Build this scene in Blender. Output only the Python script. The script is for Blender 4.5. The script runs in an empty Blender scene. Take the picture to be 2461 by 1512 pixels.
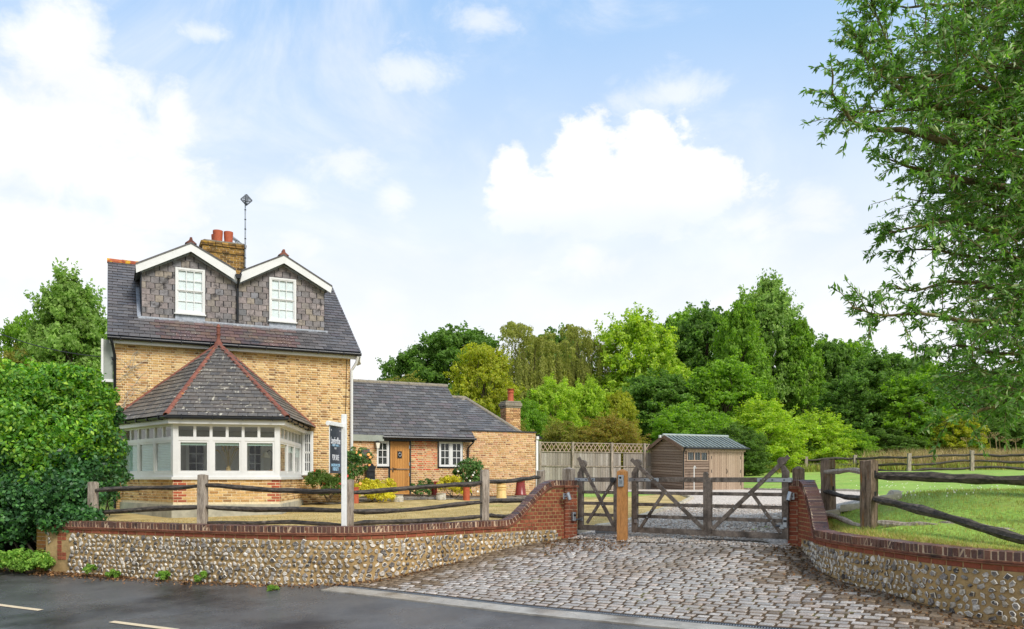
import bpy, bmesh, math, random
import numpy as np
from mathutils import Vector, Matrix, geometry
random.seed(7)
rng = np.random.default_rng(7)
R = math.radians
FPX, CU, HV, EYE = 1950.0, 1230.5, 1148.0, 2.0     # focal length and principal point of the photograph, eye height
sc = bpy.context.scene
# ------------------------------------------------------------------ camera
cam = bpy.data.cameras.new('camera'); camo = bpy.data.objects.new('camera', cam); sc.collection.objects.link(camo)
camo.location = (0, 0, EYE); camo.rotation_euler = (R(90), 0, 0)
cam.sensor_width = 36; cam.lens = FPX / 2461 * 36; cam.shift_y = (HV - 756) / 2461; cam.clip_end = 5000; cam.clip_start = .1
sc.camera = camo
# ------------------------------------------------------------------ sky, sun, exposure
SUN_EL, SUN_AZ = R(44), R(140)        # azimuth clockwise from +Y: behind the camera, to the right
w = bpy.data.worlds.new('World'); sc.world = w; w.use_nodes = True
nt = w.node_tree; nt.nodes.clear(); N = nt.nodes; L = nt.links
def nd(t, **k):
    n = N.new(t)
    for a, b in k.items(): setattr(n, a, b)
    return n
def mth(op, a, b=None, c=None, clamp=False):
    n = nd('ShaderNodeMath', operation=op, use_clamp=clamp)
    for i, v in enumerate((a, b, c)):
        if v is None: continue
        if isinstance(v, (int, float)): n.inputs[i].default_value = v
        else: L.new(v, n.inputs[i])
    return n.outputs[0]
def maprange(v, a, b, c=0, d=1):
    n = nd('ShaderNodeMapRange', interpolation_type='SMOOTHSTEP')
    L.new(v, n.inputs[0])
    for i, x in enumerate((a, b, c, d)): n.inputs[1 + i].default_value = x
    return n.outputs[0]
sky = nd('ShaderNodeTexSky', sky_type='NISHITA', sun_disc=False, sun_elevation=SUN_EL, sun_rotation=SUN_AZ, air_density=1.0, dust_density=1.0, ozone_density=1.0)
tc = nd('ShaderNodeTexCoord'); sep = nd('ShaderNodeSeparateXYZ'); L.new(tc.outputs['Generated'], sep.inputs[0])
X, Y, Z = sep.outputs
az = mth('ARCTAN2', X, Y)
el = mth('ARCSINE', Z)
# noise over (azimuth, elevation), elevation stretched so that clouds lie flat
comb = nd('ShaderNodeCombineXYZ'); L.new(az, comb.inputs[0]); L.new(mth('MULTIPLY', el, 1.5), comb.inputs[1])
def noise(vec, scale, detail=6, rough=.55, dist=0.0, off=(0, 0, 0)):
    m = nd('ShaderNodeMapping'); L.new(vec, m.inputs[0]); m.inputs['Location'].default_value = off
    n = nd('ShaderNodeTexNoise'); L.new(m.outputs[0], n.inputs['Vector']); n.inputs['Scale'].default_value = scale
    n.inputs['Detail'].default_value = detail; n.inputs['Roughness'].default_value = rough; n.inputs['Distortion'].default_value = dist
    return n.outputs['Fac']
n_big = noise(comb.outputs[0], 5, 7, .6)
n_fine = noise(comb.outputs[0], 13, 9, .64, .35, (3, 1, 0))
n_puff = noise(comb.outputs[0], 34, 6, .6, .2, (5, 1, 0))
n_wisp = noise(comb.outputs[0], 3.2, 8, .62, .6, (8, 2, 0))
def blob(u, v, ru, rv):
    a0 = math.atan((u - CU) / FPX); e0 = math.atan((HV - v) / FPX * math.cos(a0))
    da = mth('DIVIDE', mth('SUBTRACT', az, a0), ru / FPX); de = mth('DIVIDE', mth('SUBTRACT', el, e0), rv / FPX)
    return mth('SUBTRACT', 1.0, mth('POWER', mth('ADD', mth('MULTIPLY', da, da), mth('MULTIPLY', de, de)), .5))
def union(lst):
    r = lst[0]
    for b in lst[1:]: r = mth('MAXIMUM', r, b)
    return r
# heaped clouds: crisp tops, centre right, and the large bank on the left
heap = union([blob(1405, 400, 115, 125), blob(1565, 390, 135, 125), blob(1690, 440, 100, 100), blob(1300, 490, 150, 90), blob(1500, 490, 330, 90), blob(1225, 410, 55, 70)])
heap = mth('ADD', heap, mth('ADD', mth('MULTIPLY', mth('SUBTRACT', n_fine, .5), 1.1), mth('MULTIPLY', mth('SUBTRACT', n_puff, .5), .9)))
heap_m = mth('MULTIPLY', maprange(heap, .0, .34), maprange(el, .285, .345, .3, .93))      # crisp tops, a base that melts away
bank = union([blob(110, 330, 330, 190), blob(40, 300, 330, 150), blob(360, 450, 170, 120), blob(140, 120, 150, 130), blob(420, 290, 80, 90), blob(90, 560, 260, 110), blob(240, 200, 150, 70)])
bank = mth('ADD', bank, mth('ADD', mth('MULTIPLY', mth('SUBTRACT', n_fine, .5), 1.9), mth('MULTIPLY', mth('SUBTRACT', n_puff, .5), .5)))
bank_m = mth('MULTIPLY', maprange(bank, -.15, .75), .92)
soft = union([blob(970, 170, 190, 75), blob(1600, 230, 170, 60), blob(830, 400, 130, 70), blob(945, 480, 60, 60), blob(700, 470, 90, 45), blob(1960, 500, 100, 60), blob(700, 590, 130, 60), blob(480, 75, 90, 30), blob(1150, 50, 120, 50), blob(1400, 640, 160, 60), blob(1800, 540, 140, 60)])
soft = mth('ADD', soft, mth('MULTIPLY', mth('SUBTRACT', n_fine, .5), 2.6))
soft_m = mth('MULTIPLY', maprange(soft, .0, 1.0), .62)
wisp_m = mth('MULTIPLY', maprange(n_wisp, .44, .76), .62)
behind = maprange(Y, .25, -.1)                     # the rest of the sky, out of the frame, is half covered the same way
rest_m = mth('MULTIPLY', maprange(n_big, .42, .6), behind)
hor = maprange(el, .62, .10)                       # the sky pales to white towards the horizon
cl = union([heap_m, bank_m, soft_m, wisp_m, rest_m])
cl = mth('SUBTRACT', 1.0, mth('MULTIPLY', mth('SUBTRACT', 1.0, cl), mth('SUBTRACT', 1.0, mth('MULTIPLY', hor, .94))))
shade = noise(comb.outputs[0], 7, 5, .5, 0, (1, 4, 0))
SKY_K, CLOUD = .1, 5.9
cc = nd('ShaderNodeMix', data_type='RGBA'); L.new(maprange(shade, .35, .62), cc.inputs[0])
cc.inputs[6].default_value = (.93 * CLOUD, .94 * CLOUD, .965 * CLOUD, 1); cc.inputs[7].default_value = (1.0 * CLOUD, 1.0 * CLOUD, 1.0 * CLOUD, 1)
bl = nd('ShaderNodeMix', data_type='RGBA'); bl.inputs[0].default_value = .78      # thin haze over the clear blue
L.new(sky.outputs[0], bl.inputs[6]); bl.inputs[7].default_value = (2.1, 3.62, 5.75, 1)
mx = nd('ShaderNodeMix', data_type='RGBA'); L.new(cl, mx.inputs[0]); L.new(bl.outputs[2], mx.inputs[6]); L.new(cc.outputs[2], mx.inputs[7])
bg = nd('ShaderNodeBackground'); L.new(mx.outputs[2], bg.inputs[0]); bg.inputs[1].default_value = SKY_K
out = nd('ShaderNodeOutputWorld'); L.new(bg.outputs[0], out.inputs[0])
sun = bpy.data.lights.new('sun', 'SUN'); sun.energy = 2.0; sun.angle = R(20); sun.color = (1, .95, .87)
suno = bpy.data.objects.new('sun', sun); sc.collection.objects.link(suno)
sd = Vector((math.sin(SUN_AZ) * math.cos(SUN_EL), math.cos(SUN_AZ) * math.cos(SUN_EL), math.sin(SUN_EL)))
suno.rotation_euler = sd.to_track_quat('Z', 'Y').to_euler()
vs = sc.view_settings; sc.display_settings.display_device = 'sRGB'; vs.view_transform = 'Standard'; vs.look = 'None'; vs.exposure = 0.9; vs.gamma = 1; vs.use_curve_mapping = False
cy = sc.cycles
cy.use_denoising = True; cy.max_bounces = 8; cy.diffuse_bounces = 4; cy.glossy_bounces = 3; cy.transmission_bounces = 4; cy.transparent_max_bounces = 12; cy.caustics_reflective = False; cy.caustics_refractive = False
# ------------------------------------------------------------------ helpers
def P(u, v, d): return Vector(((u - CU) / FPX * d, d, EYE - (v - HV) / FPX * d))
COL = sc.collection
WL = {}
def link(o, parent=None):
    COL.objects.link(o)
    if parent is not None: o.parent = parent
def tag(o, label=None, cat=None, group=None, kind=None):
    if label: o['label'] = label
    if cat: o['category'] = cat
    if group: o['group'] = group
    if kind: o['kind'] = kind
    return o
def thing(name, label, cat, loc, group=None):
    o = bpy.data.objects.new(name, None); link(o); o.location = loc; o.empty_display_size = .2
    WL[o] = Vector(loc); return tag(o, label, cat, group)
def base_of(parent): return WL[parent] if parent is not None else Vector((0, 0, 0))
def mesh_obj(name, me, mat, parent=None, kind=None):
    o = bpy.data.objects.new(name, me)
    if mat is not None and not len(me.materials): me.materials.append(mat)
    link(o, parent); WL[o] = base_of(parent).copy()
    if kind: o['kind'] = kind
    return o
class Frame:
    """A local frame: x along a facade, y going back from it, z height relative to the eye."""
    def __init__(s, X, d, ang, z=EYE):
        s.o = Vector((X, d, z)); s.a = R(ang); s.ux = Vector((math.cos(s.a), math.sin(s.a), 0)); s.uy = Vector((-math.sin(s.a), math.cos(s.a), 0))
        s.m = Matrix.Translation(s.o) @ Matrix.Rotation(s.a, 4, 'Z')
    def w(s, x, y, z): return s.o + s.ux * x + s.uy * y + Vector((0, 0, z))
    def px(s, u, v, y=0.0):
        r = Vector(((u - CU) / FPX, 1, -(v - HV) / FPX)); e = Vector((0, 0, EYE))
        t = ((s.o - e).dot(s.uy) + y) / r.dot(s.uy); p = e + r * t - s.o
        return p.dot(s.ux), p.z
    def pxx(s, u, v, x=0.0):
        r = Vector(((u - CU) / FPX, 1, -(v - HV) / FPX)); e = Vector((0, 0, EYE))
        t = ((s.o - e).dot(s.ux) + x) / r.dot(s.ux); p = e + r * t - s.o
        return p.dot(s.uy), p.z
IDF = Frame(0, 0, 0, 0)
BOXF = [(0, 3, 2, 1), (4, 5, 6, 7), (0, 1, 5, 4), (1, 2, 6, 5), (2, 3, 7, 6), (3, 0, 4, 7)]
class MB:
    def __init__(s, fr=IDF): s.v = []; s.f = []; s.fr = fr
    def add(s, vs_, fs):
        k = len(s.v); s.v += [tuple(p) for p in vs_]; s.f += [tuple(i + k for i in f) for f in fs]; return s
    def box(s, x0, x1, y0, y1, z0, z1):
        return s.add([(x0, y0, z0), (x1, y0, z0), (x1, y1, z0), (x0, y1, z0), (x0, y0, z1), (x1, y0, z1), (x1, y1, z1), (x0, y1, z1)], BOXF)
    def beam(s, a, b, w_, h, up=(0, 0, 1), w2=None, h2=None):
        a, b = Vector(a), Vector(b); d = (b - a).normalized(); up = Vector(up); sx = d.cross(up)
        if sx.length < 1e-4: sx = d.cross(Vector((0, 1, 0)))
        sx.normalize(); uz = sx.cross(d)
        q = []
        for p, ww, hh in ((a, w_, h), (b, w2 or w_, h2 or h)):
            for i, j in ((-1, -1), (1, -1), (1, 1), (-1, 1)): q.append(p + sx * (i * ww / 2) + uz * (j * hh / 2))
        return s.add(q, [(0, 1, 2, 3), (7, 6, 5, 4), (0, 4, 5, 1), (1, 5, 6, 2), (2, 6, 7, 3), (3, 7, 4, 0)])
    def tube(s, pts, r, n=8, cap=True):
        pts = [Vector(p) for p in pts]; k0 = len(s.v); m = len(pts)
        rs = r if isinstance(r, (list, tuple)) else [r] * m
        for i, p in enumerate(pts):
            d = (pts[min(i + 1, m - 1)] - pts[max(i - 1, 0)]).normalized()
            a = d.cross(Vector((0, 0, 1)))
            if a.length < .05: a = d.cross(Vector((0, 1, 0)))
            a.normalize(); b = a.cross(d)
            for j in range(n):
                t = 2 * math.pi * j / n; s.v.append(tuple(p + a * (math.cos(t) * rs[i]) + b * (math.sin(t) * rs[i])))
        for i in range(m - 1):
            for j in range(n):
                s.f.append((k0 + i * n + j, k0 + (i + 1) * n + j, k0 + (i + 1) * n + (j + 1) % n, k0 + i * n + (j + 1) % n))
        if cap:
            s.f.append(tuple(k0 + j for j in range(n))); s.f.append(tuple(k0 + (m - 1) * n + j for j in reversed(range(n))))
        return s
    def lathe(s, prof, c=(0, 0, 0), n=18):
        k0 = len(s.v); m = len(prof)
        for r_, z in prof:
            for j in range(n):
                t = 2 * math.pi * j / n; s.v.append((c[0] + r_ * math.cos(t), c[1] + r_ * math.sin(t), c[2] + z))
        for i in range(m - 1):
            for j in range(n): s.f.append((k0 + i * n + j, k0 + i * n + (j + 1) % n, k0 + (i + 1) * n + (j + 1) % n, k0 + (i + 1) * n + j))
        s.f.append(tuple(k0 + j for j in reversed(range(n)))); s.f.append(tuple(k0 + (m - 1) * n + j for j in range(n)))
        return s
    def prism(s, poly, ext):
        """poly: 3D points, ext: vector of extrusion."""
        n = len(poly); e = Vector(ext); a = [Vector(p) for p in poly]; b = [p + e for p in a]
        return s.add(a + b, [tuple(range(n)), tuple(reversed(range(n, 2 * n)))] + [(i, i + n, (i + 1) % n + n, (i + 1) % n) for i in range(n)])
    def build(s, name, mat, parent=None, kind=None, smooth=False, bevel=0):
        b = base_of(parent); m = Matrix.Translation(-b) @ s.fr.m
        me = bpy.data.meshes.new(name); me.from_pydata([tuple(m @ Vector(p)) for p in s.v], [], s.f)
        bm = bmesh.new(); bm.from_mesh(me); bmesh.ops.recalc_face_normals(bm, faces=bm.faces)
        if bevel: bmesh.ops.bevel(bm, geom=[e for e in bm.edges if e.is_manifold and e.calc_face_angle(0) > .6], offset=bevel, segments=1, affect='EDGES')
        bm.to_mesh(me); bm.free()
        if smooth:
            me.polygons.foreach_set('use_smooth', [True] * len(me.polygons))
            try: me.set_sharp_from_angle(angle=R(40))
            except Exception: pass
        return mesh_obj(name, me, mat, parent, kind)
def np_mesh(name, V, Fq, mat, parent=None, kind=None):
    """V: n x 3 world points, Fq: m x k faces, as one object."""
    V = np.asarray(V, np.float32) - np.array(base_of(parent), np.float32); Fq = np.asarray(Fq, np.int32)
    me = bpy.data.meshes.new(name); k = Fq.shape[1]
    me.vertices.add(len(V)); me.vertices.foreach_set('co', V.ravel()); me.loops.add(Fq.size); me.loops.foreach_set('vertex_index', Fq.ravel())
    me.polygons.add(len(Fq)); me.polygons.foreach_set('loop_start', np.arange(0, Fq.size, k, dtype=np.int32)); me.update(calc_edges=True)
    return mesh_obj(name, me, mat, parent, kind)
# unit pieces: cell -.5...5, the face that shows is -y (bricks, flints) or +z (slates, setts)
def uv_brick(seed, jit=.03, cham=.05):
    r = random.Random(seed); v = []
    for y, k in ((.5, 0), (-.32, 0), (-.5, cham)):
        for x, z in ((-.5, -.5), (.5, -.5), (.5, .5), (-.5, .5)):
            v.append((x * (1 - 2 * k * .45) + r.uniform(-jit, jit) * .35, y + (r.uniform(-jit, jit) if y == -.5 else 0), z * (1 - 2 * k) + r.uniform(-jit, jit)))
    f = [(8, 9, 10, 11)]
    for a in (0, 4):
        for i in range(4): f.append((a + i, a + (i + 1) % 4, a + 4 + (i + 1) % 4, a + 4 + i))
    return v, f
def uv_flint(seed):
    r = random.Random(seed); v = []; n = r.choice((4, 5, 6, 7)); ph = r.uniform(0, 6)
    rad = [r.uniform(.30, .60) for _ in range(n)]
    for y, k in ((.4, 1), (-.25, 1.0), (-.44, .80)):
        for j in range(n):
            t = ph + 2 * math.pi * j / n; q = k * rad[j] * (r.uniform(.85, 1.1) if y == -.38 else 1)
            v.append((math.cos(t) * q, y + r.uniform(-.09, .09), math.sin(t) * q))
    c = len(v); v.append((r.uniform(-.2, .2), -.46 + r.uniform(-.12, .14), r.uniform(-.2, .2))); f = []
    for a in (0, n):
        for j in range(n): f.append((a + j, a + (j + 1) % n, a + n + (j + 1) % n, a + n + j))
    for j in range(n): f.append((2 * n + j, 2 * n + (j + 1) % n, c))
    return v, f
def uv_slab(seed, jit=.02, cham=.03):
    r = random.Random(seed); v = []
    for z, k in ((-.5, 0), (.2, 0), (.5, cham)):
        for x, y in ((-.5, -.5), (.5, -.5), (.5, .5), (-.5, .5)):
            v.append((x * (1 - 2 * k) + r.uniform(-jit, jit), y * (1 - 2 * k) + r.uniform(-jit, jit), z + (r.uniform(-.1, .1) if z == .5 else 0)))
    f = [(8, 9, 10, 11)]
    for a in (0, 4):
        for i in range(4): f.append((a + i, a + (i + 1) % 4, a + 4 + (i + 1) % 4, a + 4 + i))
    return v, f
def uv_sett(seed):
    """a worn stone, domed: rounded corners and an uneven top."""
    r = random.Random(seed); v = []; base = []
    for cx_, cy_ in ((-.5, -.5), (.5, -.5), (.5, .5), (-.5, .5)):
        for t in (0, 1):
            dx, dy = (.06, 0) if (t == 0) == (cx_ * cy_ < 0) else (0, .10)
            base.append((cx_ - math.copysign(dx, cx_) + r.uniform(-.035, .035), cy_ - math.copysign(dy, cy_) + r.uniform(-.05, .05)))
    for z, k in ((-.5, 1), (.3, 1), (.46, .92)):
        for x, y in base: v.append((x * k, y * k, z + r.uniform(-.03, .03)))
    c = len(v); v.append((r.uniform(-.1, .1), r.uniform(-.1, .1), .5)); f = []
    for a in (0, 8):
        for j in range(8): f.append((a + j, a + (j + 1) % 8, a + 8 + (j + 1) % 8, a + 8 + j))
    for j in range(8): f.append((16 + j, 16 + (j + 1) % 8, c))
    return v, f
VAR = {'brick': [uv_brick(i) for i in range(6)], 'flint': [uv_flint(i) for i in range(12)], 'slab': [uv_slab(i) for i in range(6)],
       'sett': [uv_sett(i) for i in range(10)], 'board': [uv_brick(40 + i, .0, .06) for i in range(2)]}
MESHC = {}
RIND = {}
def rind(i, nf):
    n = nf // 3
    return [0] * n + [1 if i % 3 != 2 else 0] * n + [0] * n
def var_mesh(kind, i, mat, name, mat2=None):
    k = (kind, i, mat.name)
    if k not in MESHC:
        v, f = VAR[kind][i]; me = bpy.data.meshes.new(name); me.from_pydata(v, [], f); me.materials.append(mat)
        if mat2 is not None: me.materials.append(mat2); me.polygons.foreach_set('material_index', rind(i, len(f)))
        MESHC[k] = me
    return MESHC[k]
def screen_size(ms):
    c = ms[:, :3, 3] - np.array((0, 0, EYE)); d2 = (c ** 2).sum(1); n = c / np.sqrt(d2)[:, None]; ar = np.zeros(len(ms))
    for i, j in ((0, 1), (1, 2), (0, 2)): ar += np.abs((np.cross(ms[:, :3, i], ms[:, :3, j]) * n).sum(1))
    u = c[:, 0] / np.maximum(c[:, 1], .1) * FPX + CU; v = HV - c[:, 2] / np.maximum(c[:, 1], .1) * FPX
    ok = (c[:, 1] > .5) & (u > -5) & (u < 2466) & (v > -5) & (v < 1516)
    return np.where(ok, ar / d2, 0)
def emit(name, parent, ms, kind, mat, keep=300, many=None, hide=None, mat2=None):
    """Every piece its own child object; past KEEP the smaller ones in the picture become one part of kind stuff. hide: test of (u, v) for pieces behind something."""
    if not len(ms): return
    ms = np.array([np.array(m) for m in ms], np.float64); s = screen_size(ms)
    if hide is not None:
        c = ms[:, :3, 3]; u = c[:, 0] / np.maximum(c[:, 1], .1) * FPX + CU; v = HV - (c[:, 2] - EYE) / np.maximum(c[:, 1], .1) * FPX
        s = np.where([hide(a, b) for a, b in zip(u, v)], s * .01, s)
    order = np.argsort(-s); nv = len(VAR[kind]); pick = rng.integers(0, nv, len(ms)); T = Matrix.Translation(-base_of(parent))
    for i in order[:keep]:
        o = bpy.data.objects.new(name, var_mesh(kind, int(pick[i]), mat, name, mat2)); o.parent = parent; o.matrix_basis = T @ Matrix(ms[i].tolist()); COL.objects.link(o)
    rest = order[keep:]
    if len(rest):
        V, Fc, k, MI = [], [], 0, []
        for t in range(nv):
            sel = rest[pick[rest] == t]
            if not len(sel): continue
            v, f = VAR[kind][t]; v = np.c_[np.array(v), np.ones(len(v))]
            W = np.einsum('nij,vj->nvi', ms[sel], v)[:, :, :3]; n = len(v)
            mi = rind(t, len(f)) if mat2 is not None else [0] * len(f)
            for f4, m1 in zip(f, mi):
                MI.append(np.full(len(sel), m1)); q = list(f4) if len(f4) == 4 else [f4[0], f4[1], f4[2], -1]
                Fc.append(np.where(np.array(q)[None] < 0, -1, np.array(q)[None] + k + np.arange(len(sel))[:, None] * n))
            V.append(W.reshape(-1, 3)); k += n * len(sel)
        V = np.concatenate(V); Fc = np.concatenate(Fc); MI = np.concatenate(MI).astype(np.int32)
        me = bpy.data.meshes.new(many or name + 's'); b = np.array(base_of(parent))
        tri = Fc[:, 3] < 0; quads = Fc[~tri]; tris = Fc[tri][:, :3]
        me.vertices.add(len(V)); me.vertices.foreach_set('co', (V - b).astype(np.float32).ravel())
        li = np.concatenate([quads.ravel(), tris.ravel()]).astype(np.int32); me.loops.add(len(li)); me.loops.foreach_set('vertex_index', li)
        ls = np.concatenate([np.arange(len(quads)) * 4, len(quads) * 4 + np.arange(len(tris)) * 3]).astype(np.int32)
        me.polygons.add(len(ls)); me.polygons.foreach_set('loop_start', ls); me.update(calc_edges=True); me.materials.append(mat)
        if mat2 is not None: me.materials.append(mat2); me.polygons.foreach_set('material_index', np.concatenate([MI[~tri], MI[tri]]))
        mesh_obj(many or name + 's', me, mat, parent, 'stuff')
def mat4(o, ax, ay, az_):
    return ((ax[0], ay[0], az_[0], o[0]), (ax[1], ay[1], az_[1], o[1]), (ax[2], ay[2], az_[2], o[2]), (0, 0, 0, 1))
# ------------------------------------------------------------------ materials
def lin(h):
    h = h.lstrip('#'); c = [int(h[i:i + 2], 16) / 255 for i in (0, 2, 4)]
    return tuple((x / 12.92 if x <= .04045 else ((x + .055) / 1.055) ** 2.4) for x in c)
def C4(c): return (*(lin(c) if isinstance(c, str) else c), 1)
def M(name, cols, rand=False, scale=3.0, detail=5, rough=.8, bump=0.0, bscale=40.0, tints=(), spec=.4, stretch=(1, 1, 1), rvar=0.0, rscale=2.0, transl=0.0, metal=0.0, vary=.18, vscale=None, pos=None, island=True):
    """Procedural material: colours picked per piece (rand) or by noise, then fine variation, then tints (colour, noise scale, low, high)."""
    m = bpy.data.materials.new(name); m.use_nodes = True; t = m.node_tree; t.nodes.clear(); n = t.nodes; l = t.links
    geo = n.new('ShaderNodeNewGeometry'); mp = n.new('ShaderNodeMapping'); l.new(geo.outputs['Position'], mp.inputs[0]); mp.inputs['Scale'].default_value = stretch
    def nz(s, d=4, r=.55, off=0):
        q = n.new('ShaderNodeTexNoise'); q.inputs['Scale'].default_value = s; q.inputs['Detail'].default_value = d; q.inputs['Roughness'].default_value = r
        if off:
            o = n.new('ShaderNodeVectorMath'); o.operation = 'ADD'; o.inputs[1].default_value = (off, off * .7, -off); l.new(mp.outputs[0], o.inputs[0]); l.new(o.outputs[0], q.inputs['Vector'])
        else: l.new(mp.outputs[0], q.inputs['Vector'])
        return q.outputs['Fac']
    def mr(v, a, b, c=0., d=1.):
        q = n.new('ShaderNodeMapRange'); l.new(v, q.inputs[0])
        for i, x in enumerate((a, b, c, d)): q.inputs[1 + i].default_value = x
        return q.outputs[0]
    ramp = n.new('ShaderNodeValToRGB'); e = ramp.color_ramp.elements
    while len(e) < len(cols): e.new(.5)
    for i, c in enumerate(cols):
        e[i].position = pos[i] if pos else (i / max(1, len(cols) - 1)); e[i].color = C4(c)
    if rand:
        oi = n.new('ShaderNodeObjectInfo'); a = n.new('ShaderNodeMath'); a.operation = 'ADD'
        if island: l.new(geo.outputs['Random Per Island'], a.inputs[0])
        else: a.inputs[0].default_value = 0
        l.new(oi.outputs['Random'], a.inputs[1])
        f = n.new('ShaderNodeMath'); f.operation = 'FRACT'; l.new(a.outputs[0], f.inputs[0]); l.new(f.outputs[0], ramp.inputs[0])
    else: l.new(mr(nz(scale, detail), .28, .72), ramp.inputs[0])
    col = ramp.outputs[0]
    if vary:
        hs = n.new('ShaderNodeHueSaturation'); l.new(col, hs.inputs['Color']); l.new(mr(nz(vscale or scale * 5, 6, .65, 5), .25, .75, 1 - vary * 1.6, 1 + vary * 1.6), hs.inputs['Value']); col = hs.outputs[0]
    for i, (tcol, s, lo, hi) in enumerate(tints):
        x = n.new('ShaderNodeMix'); x.data_type = 'RGBA'; l.new(mr(nz(s, 6, .6, 11 + 7 * i), lo, hi), x.inputs[0]); l.new(col, x.inputs[6]); x.inputs[7].default_value = C4(tcol); col = x.outputs[2]
    bs = n.new('ShaderNodeBsdfPrincipled'); l.new(col, bs.inputs['Base Color']); bs.inputs['Roughness'].default_value = rough; bs.inputs['Specular IOR Level'].default_value = spec; bs.inputs['Metallic'].default_value = metal
    if rvar: l.new(mr(nz(rscale, 5, .6, 31), .35, .65, max(.03, rough - rvar), min(1, rough + rvar)), bs.inputs['Roughness'])
    if bump:
        b = n.new('ShaderNodeBump'); b.inputs['Strength'].default_value = min(1, bump); b.inputs['Distance'].default_value = .02 * max(1, bump); l.new(nz(bscale, 6, .65, 17), b.inputs['Height']); l.new(b.outputs[0], bs.inputs['Normal'])
    o = n.new('ShaderNodeOutputMaterial'); s = bs.outputs[0]
    if transl:
        tr = n.new('ShaderNodeBsdfTranslucent'); hs2 = n.new('ShaderNodeHueSaturation'); hs2.inputs['Saturation'].default_value = 1.15; hs2.inputs['Value'].default_value = 1.5; l.new(col, hs2.inputs['Color']); l.new(hs2.outputs[0], tr.inputs[0])
        x = n.new('ShaderNodeMixShader'); x.inputs[0].default_value = transl; l.new(s, x.inputs[1]); l.new(tr.outputs[0], x.inputs[2]); s = x.outputs[0]
    l.new(s, o.inputs[0]); return m
stock = M('stock_brick', ['#c9a468', '#a07444', '#d6b277', '#bd9256', '#dcc08a', '#ab7f4c', '#d9b880', '#c69a64', '#7f5c3c', '#cfa86c', '#c99c70', '#dcbc84'], rand=True, scale=6, rough=.9, bump=.3, bscale=60, vary=.18, tints=[('#54402c', 3.5, .62, .8)])
stock_dark = M('stock_brick_sooty', ['#a5813f', '#7a5a2c', '#b08a48', '#8d6a38', '#5d472c', '#9b7a3e'], rand=True, scale=6, rough=.9, bump=.3, bscale=60, tints=[('#2c241a', 2.2, .5, .7), ('#b9912a', 5, .62, .72)])
cott_brick = M('cottage_brick', ['#c49a62', '#9a6e48', '#d0aa72', '#b5885a', '#c5966a', '#a87c50', '#d6b482', '#bd8a66', '#8a6044', '#cda274', '#cfa480', '#b98058'], rand=True, scale=6, rough=.9, bump=.3, bscale=60, vary=.16, tints=[('#b0644a', 1.1, .66, .78)])
red_brick = M('red_brick', ['#8f4c34', '#78402e', '#9a5236', '#844630', '#8c4e36', '#a05c40'], rand=True, scale=6, rough=.85, bump=.3, bscale=70, tints=[('#4f3826', 2.6, .54, .75)])
quoin_brick = M('orange_red_brick', ['#ae5a3c', '#9e4c34', '#b86848', '#96503a'], rand=True, rough=.88, bump=.3, bscale=70)
pier_brick = M('mossy_pier_brick', ['#9c5a34', '#a3773a', '#8a4a30', '#98803c'], rand=True, rough=.88, bump=.3, bscale=70, tints=[('#8f7a34', 1.6, .5, .7)])
cope_brick = M('coping_brick', ['#58392f', '#6c4535', '#4a312c', '#7c523e', '#614238', '#4f3a34'], rand=True, scale=8, rough=.36, bump=.4, bscale=90, rvar=.15, spec=.5, tints=[('#d8d2c8', 45, .70, .74), ('#2c2420', 9, .58, .7)])
mortar = M('pale_mortar', ['#d2c09a', '#e2d2ae'], scale=8, rough=.95, bump=.3)
mortar_red = M('lime_mortar', ['#b0967a', '#c6ae92'], scale=8, rough=.95, bump=.3)
mortar_sand = M('sandy_flint_mortar', ['#94794e', '#ac9064', '#a08456'], scale=1.2, rough=.95, bump=.6, bscale=35, vary=.2, tints=[('#5a4a30', 1.1, .56, .72)])
flint_m = M('knapped_flint', ['#c4bbae', '#45413f', '#8f8882', '#5f5a57', '#d8cfc2', '#302d2d', '#7f7873', '#b0a592', '#544f4c', '#e0d9cd'], rand=True, rough=.36, vary=.45, vscale=26, rvar=.15, spec=.6, tints=[('#e6dfd0', 30, .6, .68), ('#252222', 22, .64, .72)])
slate = M('grey_slate', ['#575656', '#646262', '#4d4b4b', '#706d6b', '#5f5b59', '#52504e', '#685f60'], rand=True, rough=.5, bump=.15, bscale=50, rvar=.12, vary=.16, tints=[('#8b8a84', 14, .70, .77)])
slate_house = M('house_slate', ['#535152', '#605d5d', '#494647', '#676362', '#595254'], rand=True, rough=.5, bump=.15, bscale=50, rvar=.12, vary=.14, tints=[('#7c6a52', 8, .74, .8)])
slate_plum = M('plum_slate', ['#5f4c4a', '#6d5652', '#57474a', '#69544a', '#5c5654', '#735f52'], rand=True, rough=.45, bump=.15, bscale=50, rvar=.12, vary=.2, tints=[('#3f4046', 1.2, .54, .66)])
slate_bay = M('bay_slate', ['#57534f', '#645e58', '#4f4c4a', '#6e675e', '#5c544e'], rand=True, rough=.52, bump=.2, bscale=50, rvar=.1, vary=.2, tints=[('#c9c2ae', 7, .60, .70), ('#c48a2a', 3.5, .76, .8)])
hung_m = M('hung_slate', ['#736967', '#827674', '#645e5b', '#887d70', '#6c6768', '#8e827e', '#5d5d5f', '#7a716e', '#75757a'], rand=True, rough=.5, bump=.25, bscale=40, vary=.3, vscale=9, tints=[('#332d2b', 4.5, .55, .68)])
slate_under = M('slate_underlay', ['#25252a', '#34343a'], rough=.7)
white = M('white_paint', ['#d3d3d1', '#dcdcda'], scale=1.5, rough=.4, vary=.03)
white_worn = M('worn_white_paint', ['#dcdcd8', '#eaeae6'], scale=3, rough=.5, vary=.06, tints=[('#a8a598', 6, .66, .8)])
black = M('black_paint', ['#16171a', '#202226'], rough=.35, vary=.1)
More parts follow.
